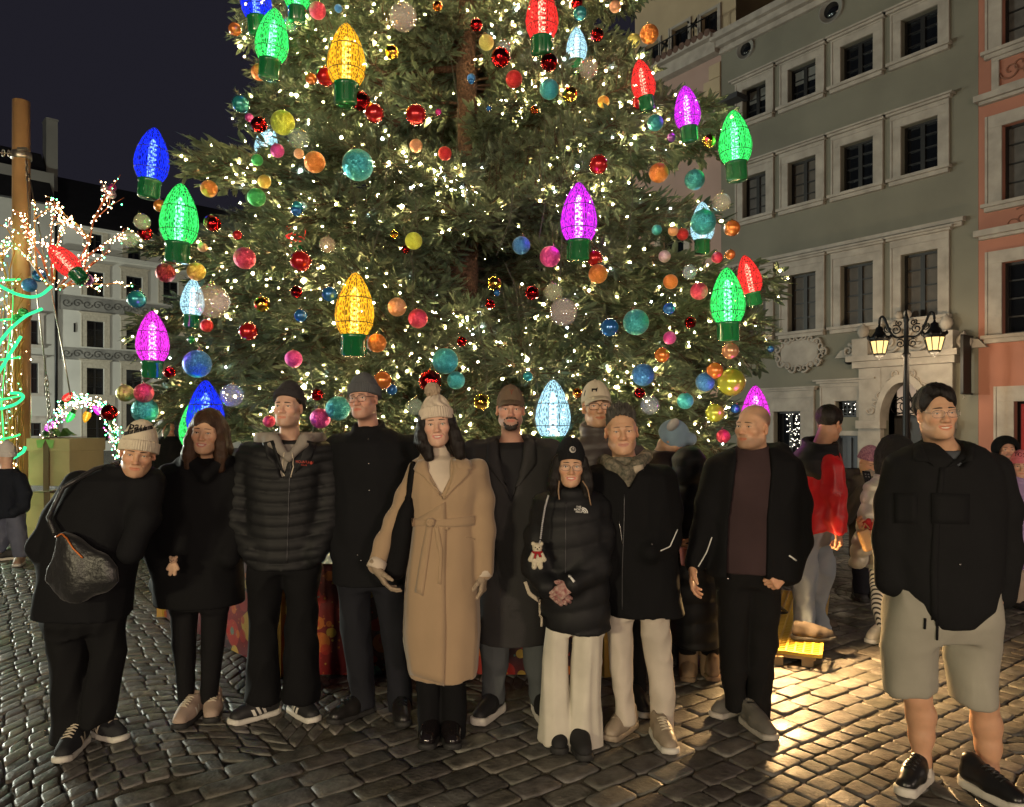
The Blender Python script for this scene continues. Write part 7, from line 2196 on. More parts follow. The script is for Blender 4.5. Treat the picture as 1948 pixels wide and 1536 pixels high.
p.top('turtleneck', [(838, 812, 856, .055, .0), (866, 811, 858, .06, .0), (874, 800, 868, .09), (900, 795, 880, .115), (940, 800, 880, .125)], (), M_IVORYK, fold=.001, h=.006, ex=2.1)
p.top('coat', [(868, 806, 866, .06), (874, 794, 880, .09), (884, 784, 908, .11), (900, 780, 918, .125), (940, 780, 912, .135), (985, 784, 902, .125), (1000, 783, 902, .125), (1050, 774, 908, .14), (1120, 768, 911, .15), (1200, 766, 912, .155), (1270, 775, 908, .155), (1284, 780, 906, .155)],
      [arm([(796, 896, .01), (772, 945, .0), (750, 990, -.02), (731, 1035, -.05), (716, 1076, -.08)], [.060, .053, .049, .045, .042]), arm([(906, 896, .01), (916, 950, .01), (919, 1010, .0), (920, 1086, -.02)], [.062, .058, .054, .048])], M_CAMEL, fold=.007, ffreq=19, stretch=(1, 1, .13), cuts=[[(852, 806, 862), (866, 812, 858), (905, 822, 860), (932, 838, 846), (938, 841, 843)]], h=.0075, bk=.7, collar=(835, 862, 892, .088, .085, .011, .01))
# front edge, lapels, belt, cuffs
p.strip('front_edge', [(846, 955), (848, 1000), (846, 1100), (847, 1200), (845, 1303)], [(790, 990), (782, 1060), (772, 1150), (770, 1220), (782, 1282)], M_CAMEL, 24, 8, .010)
p.strip('lapel', [(810, 876), (812, 890), (828, 920), (843, 950)], [(798, 878), (788, 896), (806, 906), (842, 948)], M_CAMEL, 12, 5, .012)
p.strip('lapel', [(861, 878), (864, 894), (858, 918), (845, 950)], [(872, 876), (882, 882), (895, 899), (846, 948)], M_CAMEL, 12, 5, .012); p.strip('lapel_notch', [(866, 876), (868, 887), (872, 895)], [(880, 874), (896, 884), (895, 895)], M_CAMEL, 6, 4, .016)
p.strip('belt', [(782, 986), (822, 990), (860, 986), (903, 981)], [(784, 1002), (822, 1000), (860, 1003), (903, 999)], M_CAMEL, 22, 4, .014)
p.strip('belt_tail', [(814, 1000), (803, 1060), (793, 1126)], [(824, 1002), (816, 1060), (806, 1133)], M_CAMEL, 12, 4, .016); p.strip('belt_tail', [(826, 1000), (836, 1060), (833, 1110)], [(834, 996), (842, 1050), (839, 1112)], M_CAMEL, 12, 4, .014)
mb = MB(); c = p.hit(821, 993, .018)[0]; mb.ball(c, (.022, .016, .022), 10, 8); mb.tube([c + Vector((.016 * math.cos(a), -.008, .014 * math.sin(a))) for a in np.linspace(.3, 5.2, 12)], .008, 6); mb.build('belt_knot', [M_CAMEL], p.root)
p.stud('button', 850, 1005, .009, M_CAMEL, off=.012); p.cord('pocket_edge', [(886, 1022), (903, 1026)], .003, M_CAMEL, .003, 6)
for (a, b, nm) in (((722, 1066, -.075), (712, 1084, -.10), 'cuff'), ((920, 1078, -.02), (920, 1098, -.03), 'cuff')):
    mb = MB(); A_, B_ = Vector(p.P(*a)), Vector(p.P(*b)); ax = (B_ - A_).normalized(); T = Matrix.Translation(A_) @ ax.to_track_quat('Z', 'Y').to_matrix().to_4x4(); Lc = (B_ - A_).length
    prof = [(.036, 0), (.044, .002), (.046, Lc * .5), (.044, Lc - .002), (.034, Lc)]; mb.lathe(prof, 22, T); mb.build(nm, [M_IVORYK], p.root)
M_GLOVE = cloth('beige_glove', (.30, .235, .17), rough=.9)
p.hand((716, 1082, -.105), (.42, -.05, -.75), (.75, .3, .35), (.3, -.8, .3), sc=.92, curl=(.35, .35, .35, .4), tc=.15, glove=M_GLOVE)
p.hand((920, 1092, -.03), (-.03, -.1, -1), (-.9, .3, 0), (-.3, -.9, -.1), sc=.92, curl=(.5, .6, .65, .7), tc=.35, glove=M_GLOVE)
p.bottoms('trousers', [dict(pts=[(815, 1270), (816, 1340), (817, 1398)], r=[.062, .062, .064]), dict(pts=[(862, 1270), (863, 1340), (862, 1394)], r=[.062, .062, .062])], [(1255, 795, 888)], M_BLACK2, fold=.004)
M_BOOTS = mat('shiny_black_boot', (.010, .008, .009), rough=.15, coat=.6)
p.shoe(818, 1410, -6, M_BOOTS, M_SOLE_D, L=.245, w=.9, high=.03); p.shoe(858, 1410, 8, M_BOOTS, M_SOLE_D, L=.245, w=.9, high=.03)
p.finish()
Zb = 3.68
br, bb = soft_bag('tote_bag', 'soft black tote bag hanging under the arm of the woman in the camel coat', 'bag', W(756, 1030, Zb), rw(Zb - .03, [(945, 772, 788), (970, 758, 790), (1010, 744, 786), (1060, 733, 780), (1092, 726, 772), (1104, 735, 762)], [.02, .05, .06, .065, .06, .03]), M_BLACK2, fold=.008, seed=8)
p.bvhs.append(bb); p.strip('strap', [(784, 880), (780, 900), (776, 925), (772, 955)], [(791, 881), (788, 902), (785, 928), (781, 958)], M_BLACK2, 12, 3, .010, br)

# 6 --- bearded man in brown cap
p = Person('bearded man in a brown baseball cap and long charcoal overcoat', 4.02, 972, group=GRP, skin='ruddy', seed=6)
p.head(971, 779, -.05, yaw=2, pitch=1, roll=0, sc=.97, neck=(973, 848, .03), slit=.0038, smile=.0, stubble=.35, brow=(.05, .03, .02), wide=1.04, jaw=1.06)
M_BEARD = mat('dark_beard', (.016, .010, .008), rough=.6, var=.4, vscale=80)
S = Sdf((-.06, -.14, -.145), (.06, -.02, -.03), .0028); wv = Waves(9, 420, 9)
S.chain([(-.033, -.079, -.064), (-.020, -.0885, -.053), (0, -.0925, -.051), (.020, -.0885, -.053), (.033, -.079, -.064)], [.0065, .0068, .006, .0068, .0065], .004)
for q in (-1, 1): S.chain([(q * .033, -.077, -.064), (q * .033, -.074, -.085), (q * .022, -.079, -.108)], [.0075, .011, .015], .008)
S.ell((0, -.082, -.106), (.028, .017, .022), .012); S.ell((0, -.086, -.087), (.012, .007, .006), .006)
S.op((-.06, -.14, -.145), (.06, -.02, -.03), lambda x, y, z: (.0022 * wv(x, y, z)).astype(np.float32), 0, 'd'); p.local('beard', S, M_BEARD)
M_CAPB = cloth('brown_canvas', (.135, .095, .065), rough=.9); hc = p.cap(M_CAPB, base=.045, high=.150)
p.text('cap_emblem', 'YP'[:0] + 'Y', 973, 747, 13, mat('brick_thread', (.16, .05, .03), rough=.8), hc, bold=True, off=.003)
p.hair('short', M_BROWN_HAIR, vol=.003, hl=.03)
M_CHARC = cloth('charcoal_wool', (.034, .033, .034), rough=.95)
p.top('overcoat', [(828, 940, 1006, .07), (838, 915, 1032, .10), (850, 892, 1056, .13), (875, 888, 1060, .15), (940, 895, 1052, .155), (1010, 902, 1046, .155), (1100, 906, 1044, .16), (1180, 908, 1040, .17), (1216, 910, 1038, .17)],
      [arm([(902, 862, .01), (898, 930, .01), (900, 1000, -.01), (905, 1075, -.04)], [.078, .074, .070, .062]), arm([(1048, 862, .01), (1056, 940, .01), (1054, 1010, .0), (1040, 1080, -.05)], [.078, .074, .070, .062])], M_CHARC, fold=.006, cuts=[[(825, 946, 1000), (870, 950, 994), (925, 962, 982), (950, 971, 973)]])
p.top('tee_shirt', [(842, 946, 1000, .075), (854, 926, 1016, .12), (900, 926, 1014, .14), (960, 930, 1012, .135)], (), cloth('black_tee', (.016, .016, .018)), fold=.003)
p.strip('lapel', [(946, 836), (950, 880), (970, 945)], [(928, 838), (926, 882), (962, 930)], M_CHARC, 12, 4, .010); p.strip('lapel', [(1000, 836), (996, 880), (974, 945)], [(1018, 838), (1020, 882), (982, 930)], M_CHARC, 12, 4, .010)
p.bottoms('jeans', [dict(pts=[(938, 1195), (940, 1260), (938, 1330)], r=[.080, .076, .070]), dict(pts=[(1024, 1195), (1026, 1260), (1030, 1338)], r=[.080, .076, .068])], [(1190, 912, 1034)], cloth('washed_denim', (.075, .083, .088)), fold=.006)
p.shoe(929, 1366, -28, M_SH_BK, M_SOLE_W, L=.30, sole_h=.04); p.shoe(1034, 1368, 10, M_SH_BK, M_SOLE_W, L=.30, sole_h=.04)
p.finish()

# 8 --- man in the white cap, behind
p = Person('smiling man in glasses and a cream baseball cap standing behind the grey haired man', 4.16, 1140, group=GRP, skin='asian', seed=8)
p.head(1135, 773, -.05, yaw=4, pitch=0, roll=-3, sc=1.06, neck=(1138, 846, .03), slit=.0030, smile=.6, brow=(.02, .014, .011))
hc = p.cap(cloth('cream_canvas', (.50, .44, .34), rough=.9), base=.045, high=.150); p.glasses(M_FRAME, rx=.028, rz=.0185, square=3.2)
p.hair('short', M_DARK_HAIR, vol=.003, hl=.03)
mb = MB()                                     # little dog badge
c = [p.hit(1131 + x, 741 + y, .004)[0] for x, y in ((-5, -1), (3, -1), (6, -3), (5, 1), (4, 5), (2.6, 5), (2, 2), (-2.6, 2), (-3, 5), (-4.6, 5), (-5, 2))]
mb.add(c, [tuple(range(len(c)))]); mb.build('cap_badge', [M_BLACK], hc)
M_TAUPE = mat('taupe_nylon', (.060, .048, .047), rough=.55, bump=.15, bscale=60, bdist=.004)
p.top('jacket', [(832, 1092, 1184, .09), (846, 1076, 1205, .12), (870, 1064, 1215, .14), (930, 1066, 1215, .155), (1020, 1070, 1212, .155), (1090, 1072, 1212, .16)], [arm([(1082, 865, .01), (1074, 940, .02), (1076, 1010, .0)], [.075, .07, .065]), arm([(1200, 865, .01), (1210, 940, .02), (1206, 1010, .0)], [.075, .07, .065])], M_TAUPE, quilt=(.075, .006), collar=(1138, 806, 850, .088, .088, .016, .0), fold=.004)
p.bottoms('trousers', [dict(pts=[(1110, 1090), (1112, 1200), (1110, 1330)], r=[.09, .075, .06]), dict(pts=[(1195, 1090), (1206, 1200), (1210, 1335)], r=[.09, .072, .058])], [(1070, 1085, 1205), (1100, 1085, 1205)], M_BLACK2, fold=.005)
p.shoe(1108, 1352, -10, M_SH_BK, M_SOLE_W); p.shoe(1216, 1352, 12, M_SH_BK, M_SOLE_W)
p.finish()

# 9 --- grey haired man
p = Person('smiling grey haired man with a patterned scarf, long black parka and off-white trousers', 3.74, 1212, group=GRP, skin='asian', seed=9)
p.head(1182, 820, -.06, yaw=-4, pitch=2, roll=-3, sc=1.05, neck=(1190, 888, .03), slit=.0026, smile=.75, brow=(.06, .045, .035), browr=.002, wide=1.05, age=1.0, nose=1.1, lips=(.40, .17, .14))
p.hair('spiky', M_GREY_HAIR, vol=.004, hl=.020, h=.0034)
M_SCARF = mat('patterned_scarf', (.05, .055, .042), rough=.95, col2=(.20, .175, .13), vscale=55, bump=.3, bscale=80, bdist=.004)
p.top('scarf', [(868, 1158, 1212, .075, .0), (884, 1150, 1222, .09, .0), (905, 1160, 1212, .10, -.03), (925, 1172, 1200, .09, -.04)], (), M_SCARF, fold=.003, ffreq=26, h=.006, extra=lambda S, s: S.chain([s.P(1150, 876, .02), s.P(1165, 886, -.08), s.P(1190, 900, -.12), s.P(1214, 884, -.08), s.P(1228, 868, .0)], [.035, .032, .03, .034, .036], .015))
p.strip('scarf_fringe', [(1205, 888), (1208, 900)], [(1222, 884), (1224, 896)], mat('cream_wool', (.42, .36, .28), rough=.95), 4, 4, .006)
p.top('parka', [(880, 1150, 1232, .09), (888, 1132, 1262, .11), (902, 1122, 1282, .14), (950, 1120, 1286, .155), (1010, 1126, 1286, .16), (1070, 1134, 1288, .165), (1130, 1146, 1294, .17), (1164, 1150, 1299, .175)],
      [arm([(1138, 910, .01), (1126, 970, .0), (1130, 1040, -.03), (1150, 1080, -.08)], [.076, .072, .068, .06]), arm([(1258, 910, .01), (1268, 970, .0), (1266, 1025, -.04), (1234, 1050, -.15)], [.076, .073, .068, .058])], M_BLACK2, cuts=[[(876, 1166, 1214), (900, 1174, 1204), (918, 1184, 1194), (926, 1188, 1190)]], collar=(1190, 872, 905, .10, .10, .016, .0), fold=.007)
p.cord('zip', [(1188, 940), (1187, 1000), (1184, 1080), (1184, 1160)], .003, MATS['zip_dark'], .002); p.cord('drawcord', [(1178, 992), (1184, 1034)], .003, M_BUTTON, .004, 6); p.stud('press_stud', 1240, 1036, .005, M_BUTTON)
p.cord('reflective_piping', [(1288, 1008), (1274, 1040), (1256, 1048)], .003, M_WHITE_PRINT, .003, 14)
M_CHINO = cloth('offwhite_cotton', (.48, .43, .37), rough=.9)
p.bottoms('trousers', [dict(pts=[(1177, 1170), (1180, 1250), (1185, 1310), (1190, 1368)], r=[.070, .062, .056, .052]), dict(pts=[(1245, 1170), (1254, 1250), (1258, 1320), (1260, 1382)], r=[.078, .066, .060, .056])], [(1130, 1152, 1284), (1172, 1152, 1280)], M_CHINO, fold=.006, ffreq=24)
M_CRINK = mat('taupe_trainer', (.27, .22, .165), rough=.5, bump=.4, bscale=40, bdist=.006)
p.shoe(1180, 1396, -38, M_CRINK, M_CRINK, L=.29, lace=M_CRINK); p.shoe(1262, 1416, 4, M_CRINK, M_SOLE_W, L=.29, lace=M_LACE)
p.finish()

# 7 --- small woman in black beanie
p = Person('small woman in a black beanie and glasses with a puffer jacket and wide white trousers', 3.62, 1085, group=GRP, skin='asian', seed=7)
p.head(1085, 885, -.06, yaw=-1, pitch=4, roll=1, sc=.90, neck=(1086, 940, .03), fem=True, slit=.0040, smile=.8, teeth=True, brow=(.03, .02, .015), lips=(.50, .16, .14))
p.hair('long', M_DARK_HAIR, vol=.004, length=.17, part=.0, lx=(.0, .010))
hb = p.beanie(cloth('black_knit', (.010, .0105, .012), rough=.95), base=.048, high=.165, cuff=.0, ribs=60, tilt=.55, r=(.087, .106))
p.stud('beanie_badge', 1089, 856, .016, mat('badge_ring', (.5, .48, .44), rough=.5), hb, .004); p.stud('badge_centre', 1089, 856, .0115, mat('badge_dark', (.09, .085, .08), rough=.5), hb, .0075); p.text('badge_letter', 'M', 1089, 855.5, 7, MATS['badge_ring'], hb, .012)
p.glasses(M_FRAMEG, rx=.027, rz=.018, r=.0009, square=2.2)
p.cord('hair_lock', [(1064, 915), (1062, 935), (1065, 958)], .004, mat('highlighted_hair', (.22, .14, .08), rough=.4), .004, 8); p.cord('hair_lock', [(1108, 915), (1118, 930), (1124, 962)], .0035, MATS['highlighted_hair'], .004, 8)
p.top('puffer_jacket', [(928, 1062, 1112, .08), (938, 1040, 1134, .10), (950, 1022, 1148, .13), (980, 1018, 1152, .155), (1040, 1018, 1154, .165), (1100, 1024, 1158, .17), (1150, 1030, 1160, .17), (1192, 1034, 1160, .165)],
      [arm([(1036, 965, .0), (1026, 1020, -.02), (1018, 1075, -.08), (1040, 1118, -.17)], [.066, .066, .064, .054]), arm([(1136, 965, .0), (1142, 1020, -.02), (1134, 1075, -.10), (1090, 1110, -.19)], [.066, .068, .066, .052])], M_PUFF, quilt=(.10, .005), fold=.006, collar=(1086, 922, 960, .076, .08, .018, -.01))
p.cord('zip', [(1077, 955), (1076, 1000), (1076, 1090)], .0025, MATS['zip_dark'], .002)
p.text('chest_logo', 'THE', 1100.5, 966, 5.2, M_WHITE_PRINT, off=.006, bold=True); p.text('chest_logo', 'NORTH', 1101, 970.5, 5.2, M_WHITE_PRINT, off=.006, bold=True); p.text('chest_logo', 'FACE', 1101, 975, 5.2, M_WHITE_PRINT, off=.006, bold=True)
for r_ in (4.2, 7.2, 10.2): p.cord('logo_dome', [(1107 + (r_) * math.sin(a), 977 - r_ * math.cos(a)) for a in np.linspace(0, PI / 2, 8)], .0030, M_WHITE_PRINT, .004, 10)
p.strip('sleeve_mark', [(1081, 1096), (1091, 1109)], [(1084, 1094), (1094, 1106)], M_WHITE_PRINT, 4, 2, .004); p.stud('sleeve_mark', 1083, 1097, .005, M_WHITE_PRINT)
p.strip('bag_strap', [(996, 1108), (1004, 1132), (1026, 1148)], [(1002, 1106), (1010, 1128), (1030, 1141)], mat('cream_strap', (.40, .35, .27), rough=.7), 10, 3, .010); p.cord('strap_tail', [(1030, 1145), (1031, 1165), (1030, 1192)], .006, MATS['cream_strap'], .010, 10)
M_MITT = mat('pink_patterned_mitten', (.42, .30, .25), rough=.95, col2=(.22, .08, .08), vscale=60, bump=.3, bscale=120, bdist=.004)
p.hand((1041, 1118, -.185), (.75, -.35, -.50), (.2, .9, -.3), (.5, -.2, .75), sc=.86, curl=(.55, .6, .65, .7), tc=.3, glove=M_MITT); p.hand((1088, 1112, -.21), (-.75, -.35, -.42), (.0, .9, -.3), (-.4, -.2, .8), sc=.86, curl=(.8, .9, 1.0, 1.0), tc=.4, glove=M_MITT)
M_WHITEJ = cloth('white_denim', (.56, .53, .45), rough=.9)
p.bottoms('wide_trousers', [dict(pts=[(1062, 1195), (1058, 1260), (1056, 1340), (1058, 1405)], r=[.072, .074, .078, .088], cut=.1), dict(pts=[(1118, 1195), (1116, 1260), (1112, 1340), (1110, 1426)], r=[.080, .082, .086, .098], cut=.1)], [(1165, 1040, 1150), (1205, 1038, 1150)], M_WHITEJ, fold=.010, ffreq=26, stretch=(1, 1, .10))
M_CHELS = mat('black_suede', (.011, .011, .012), rough=.8)
p.shoe(1064, 1418, -6, M_CHELS, M_SOLE_D, L=.235, w=.9); p.shoe(1104, 1430, 6, M_CHELS, M_SOLE_D, L=.235, w=.9)
p.finish()
r = plush(1022, 1056, 3.385, 1.10, cloth('white_plush', (.55, .50, .38), rough=1), 'small white bear charm with a red scarf hanging on the small woman', mat('red_felt', (.30, .012, .015), rough=.9))
mb = MB()
P = [W(1043, 944, 3.44), W(1037, 965, 3.41), W(1032, 995, 3.395), W(1028, 1028, 3.38)]
for i in range(3):
    for t in np.linspace(0, 1, 9, endpoint=False): mb.ball(P[i] * (1 - t) + P[i + 1] * t, .0052, 6, 4)
mb.tube([P[3], W(1024, 1040, 3.38), W(1022, 1046, 3.38)], .004, 5); t = mb.build('beaded_strap', [mat('strap_beads', (.33, .33, .35), rough=.3)], r); t['kind'] = 'stuff'

# 10 --- bald man
p = Person('bald man turning left in an open black jacket over a maroon jumper', 3.92, 1420, group=GRP, skin='asian', seed=10)
p.head(1432, 813, -.05, yaw=-52, pitch=0, roll=3, sc=1.04, neck=(1436, 880, .03), slit=.0026, smile=.35, stubble=.40, brow=(.05, .035, .028), scalp=((.09, .06, .05), .75, .0), jaw=1.05, neckr=.060, wide=1.03)
p.top('jacket', [(850, 1398, 1474, .08), (862, 1372, 1496, .11), (878, 1352, 1514, .14), (910, 1346, 1520, .16), (970, 1346, 1520, .17), (1040, 1345, 1520, .18), (1092, 1342, 1518, .18)],
      [arm([(1366, 896, .0), (1352, 960, .0), (1340, 1020, -.02), (1322, 1072, -.05)], [.080, .074, .064, .052]), arm([(1496, 896, .02), (1514, 960, .02), (1518, 1030, -.02), (1496, 1092, -.10)], [.080, .076, .070, .060])], M_BLACK2, cuts=[[(846, 1396, 1455), (900, 1386, 1450), (980, 1374, 1440), (1095, 1368, 1438)]], fold=.009, ffreq=13,
      extra=lambda S, s: S.chain([s.P(1392, 868, -.04), s.P(1440, 862, .10), s.P(1484, 862, .04), s.P(1474, 878, -.08)], [.035, .06, .05, .035], .03))
p.top('jumper', [(852, 1402, 1462, .075), (866, 1390, 1470, .10), (900, 1368, 1490, .135), (1000, 1362, 1494, .145), (1084, 1360, 1494, .15)], (), cloth('maroon_wool', (.042, .026, .028), rough=.95), fold=.004, collar=(1432, 846, 866, .070, .072, .010, .0))
for (x, y) in ((1385, 1101),): p.stud('press_stud', x, y, .005, M_BUTTON)
p.cord('reflective_piping', [(1354, 1022), (1344, 1050), (1328, 1078)], .003, M_WHITE_PRINT, .003, 12); p.strip('sleeve_tab', [(1500, 1058), (1514, 1068)], [(1502, 1056), (1516, 1066)], M_WHITE_PRINT, 4, 2, .003)
p.hand((1318, 1074, -.06), (-.12, -.12, -1), (.85, -.3, 0), (-.2, -1, 0), sc=.98, curl=(.30, .35, .4, .45), tc=.2)
p.hand((1494, 1090, -.13), (-.75, -.4, -.5), (-.3, .9, -.2), (-.4, -.1, .9), sc=1.0, curl=(1.1, 1.2, 1.25, 1.3), tc=.5)
p.bottoms('trousers', [dict(pts=[(1396, 1090), (1394, 1180), (1398, 1270), (1402, 1345)], r=[.098, .088, .078, .068]), dict(pts=[(1448, 1090), (1448, 1180), (1442, 1280), (1440, 1375)], r=[.10, .094, .086, .072])], [(1060, 1352, 1490), (1110, 1354, 1488)], cloth('black_twill', (.005, .005, .0055)), fold=.010, ffreq=14)
M_GREYSH = mat('grey_knit_shoe', (.10, .095, .085), rough=.8, bump=.2, bscale=160, bdist=.002)
p.shoe(1388, 1358, -58, M_GREYSH, mat('grey_sole', (.33, .31, .28), rough=.6), L=.29); p.shoe(1442, 1392, 12, M_GREYSH, MATS['grey_sole'], L=.29)
p.finish()

# 11 --- man in shorts
p = Person('grinning man in shorts and a black field jacket standing apart at the right', 3.24, 1795, group=GRP, skin='asian', seed=11)
p.head(1781, 786, -.06, yaw=-7, pitch=1, roll=-3, sc=1.0, neck=(1792, 860, .03), slit=.0022, smile=1.1, teeth=True, brow=(.018, .012, .01), browr=.0032, wide=.95, jaw=.93, age=.6, nose=1.1, neckr=.060)
p.hair('fringe', M_DARK_HAIR, vol=.007, hl=.000, wave=.007); p.glasses(M_FRAMEG, rx=.027, rz=.017, r=.0010, square=2.8)
p.top('field_jacket', [(840, 1752, 1838, .085), (852, 1722, 1868, .11), (868, 1704, 1886, .14), (885, 1694, 1898, .15), (905, 1690, 1906, .16), (970, 1690, 1908, .165), (1050, 1688, 1900, .175), (1110, 1690, 1892, .18), (1150, 1704, 1878, .18), (1180, 1738, 1830, .175)],
      [arm([(1716, 892, .01), (1700, 960, .01), (1693, 1030, .0), (1692, 1106, -.03)], [.078, .072, .066, .058]), arm([(1890, 896, .01), (1908, 970, .01), (1912, 1050, .0), (1904, 1132, -.03)], [.080, .076, .070, .064])], cloth('black_cotton_twill', (.0075, .0078, .0088)), cuts=[[(836, 1762, 1832), (868, 1778, 1814), (885, 1788, 1796)]], fold=.006, ffreq=13, collar=(1796, 838, 862, .083, .085, .011, .0))
p.top('tee_shirt', [(858, 1765, 1832, .075), (872, 1756, 1842, .10), (920, 1740, 1850, .13)], (), cloth('slate_tee', (.075, .085, .10)), fold=.002, collar=(1796, 858, 872, .066, .068, .006, -.005))
MT = MATS['black_cotton_twill']
p.strip('collar_flap', [(1752, 842), (1764, 872), (1776, 888)], [(1738, 850), (1738, 878), (1766, 880)], MT, 8, 4, .010); p.strip('collar_flap', [(1836, 842), (1824, 868), (1800, 890)], [(1854, 848), (1850, 876), (1812, 886)], MT, 8, 4, .010)
p.strip('chest_pocket', [(1702, 938), (1702, 996)], [(1745, 938), (1745, 996)], MT, 6, 5, .010); p.strip('chest_pocket', [(1772, 938), (1772, 996)], [(1842, 940), (1840, 998)], MT, 6, 5, .010)
p.strip('placket', [(1788, 890), (1776, 980), (1770, 1080), (1772, 1178)], [(1797, 890), (1788, 980), (1783, 1080), (1784, 1178)], MT, 16, 3, .008); p.stud('press_stud', 1826, 1074, .005, M_BUTTON)
M_SHORT = cloth('sage_cotton', (.30, .29, .245), rough=.95)
p.bottoms('shorts', [dict(pts=[(1735, 1160), (1732, 1225), (1734, 1300)], r=[.108, .112, .106], cut=.35), dict(pts=[(1846, 1160), (1850, 1230), (1850, 1322)], r=[.108, .110, .102], cut=.35)], [(1120, 1694, 1888), (1180, 1690, 1890), (1215, 1690, 1898)], M_SHORT, fold=.009, ffreq=15, stretch=(1, 1, .3))
for (a, b) in (((1759, 1176), (1758, 1196)), ((1782, 1176), (1781, 1216))): p.cord('drawstring', [a, b], .005, M_BLACK, .006, 6)
# bare lower legs
for pts, rs in (([(1737, 1270, 0), (1745, 1325, 0), (1752, 1360, .015), (1753, 1400, .01), (1753, 1450, .0), (1752, 1475, -.0)], [.056, .052, .057, .047, .034, .034]), ([(1862, 1270, 0), (1871, 1335, 0), (1876, 1378, .015), (1880, 1420, .01), (1881, 1470, .0), (1882, 1495, 0)], [.056, .053, .058, .048, .035, .035])):
    Wp = [p.P(*q) for q in pts]; A_ = np.array(Wp); S = Sdf(A_.min(0) - .09, A_.max(0) + .09, .006); S.chain(Wp, rs, .03); V, Q = S.mesh(); p.addbody(V, Q, p.skin * np.array([.95, .9, .88]))
for (a, b, r0) in (((1753, 1460), (1752, 1480), .041), ((1881, 1480), (1882, 1500), .042)):
    Wp = [p.P(*a), p.P(*b)]; A_ = np.array(Wp); S = Sdf(A_.min(0) - .07, A_.max(0) + .07, .005); S.chain(Wp, [r0, r0 + .004], 0); p.obj('sock', *S.mesh(), cloth('white_sock', (.55, .52, .46), rough=.95), cast=False)
M_RUN = mat('black_gloss_mesh', (.011, .011, .012), rough=.3)
p.shoe(1738, 1498, -48, M_RUN, M_SOLE_W, L=.305, lace=M_RUN, sole_h=.038, high=.01); p.shoe(1888, 1520, 18, M_RUN, M_SOLE_W, L=.305, lace=M_RUN, sole_h=.038, high=.01)
p.hand((1906, 1128, -.03), (-.4, -.1, -.9), (-.8, .2, .3), (-.3, -.9, 0), sc=1.0, curl=(.3, .3, .3, .3), tc=.2)
p.finish()
# ================================================================= PEOPLE IN THE BACKGROUND
# red jacket man on the deck
p = Person('man in a red and black jacket and pale jeans standing on the yellow deck', 5.15, 1555, skin='tan', seed=12)
p.head(1578, 806, .0, yaw=128, pitch=16, roll=0, sc=1.03, neck=(1556, 862, .04), slit=.003, smile=0, h=.004)
p.hair('short', M_DARK_HAIR, vol=.010, hl=-.012, h=.004)
M_REDJ = mat('red_nylon', (.52, .012, .016), rough=.45, var=.1, bump=.2, bscale=40, bdist=.006)
p.top('jacket', [(855, 1528, 1588, .09), (872, 1512, 1598, .13), (900, 1512, 1602, .15), (950, 1514, 1602, .155), (1008, 1518, 1604, .155)], [arm([(1582, 892, -.13), (1588, 940, -.16), (1592, 985, -.17), (1594, 1008, -.18)], [.085, .075, .068, .058]), arm([(1530, 892, .14), (1535, 940, .18), (1545, 985, .18)], [.08, .07, .06])], M_REDJ, fold=.015, ffreq=24, h=.011)
p.top('dark_yoke', [(846, 1530, 1584, .09), (858, 1516, 1592, .13), (874, 1506, 1596, .155), (896, 1510, 1592, .165), (912, 1530, 1580, .165)], [], M_PUFF, collar=(1560, 838, 866, .10, .10, .022, .02), fold=.006, h=.011)
M_PALEJ = cloth('pale_denim', (.20, .245, .30), rough=.9)
p.bottoms('jeans', [dict(pts=[(1538, 1020), (1530, 1090), (1530, 1150), (1534, 1205)], r=[.094, .080, .072, .082]), dict(pts=[(1568, 1020, .1), (1560, 1090, .08), (1552, 1150, .1), (1556, 1195, .1)], r=[.09, .074, .068, .074])], [(996, 1518, 1592), (1040, 1514, 1592)], M_PALEJ, fold=.011, ffreq=20, h=.011)
p.hand((1594, 1010, -.18), (.25, -.1, -1), (-.8, .4, .2), (.3, -.8, .3), curl=(.9, 1, 1.1, 1.1), tc=.4, h=.004)
p.shoe(1548, 1226, 82, mat('brown_suede', (.05, .04, .033), rough=.85), M_SOLE_D, Zs=5.0, z0=.107, L=.30); p.shoe(1556, 1215, 86, MATS['brown_suede'], M_SOLE_D, Zs=5.25, z0=.107, L=.30)
p.finish()
# hooded woman seen from behind
p = Person('person in a black hooded coat and tan boots seen from behind with a paper cup', 4.60, 1315, skin='asian', seed=13)
p.head(1312, 890, .0, yaw=180, sc=.88, neck=(1312, 935, .0), h=.006, fem=True)
p.top('hooded_coat', [(849, 1304, 1320, .04), (854, 1294, 1328, .08), (872, 1281, 1342, .125), (900, 1280, 1345, .135), (925, 1284, 1340, .12), (945, 1266, 1352, .14), (990, 1258, 1362, .165), (1060, 1258, 1364, .17), (1140, 1270, 1366, .18), (1222, 1278, 1366, .18)], [arm([(1266, 955, 0), (1258, 1010, -.05), (1282, 1042, -.16)], [.075, .07, .055]), arm([(1356, 955, 0), (1364, 1020, 0), (1360, 1080, .05)], [.075, .07, .055])], M_PUFF, quilt=(.12, .006), fold=.005, h=.011)
p.bottoms('leggings', [dict(pts=[(1306, 1205), (1308, 1240)], r=[.062, .055]), dict(pts=[(1350, 1205), (1351, 1240)], r=[.062, .055])], None, M_BLACK2, h=.011)
M_UGG = cloth('tan_sheepskin', (.27, .19, .12), rough=.95)
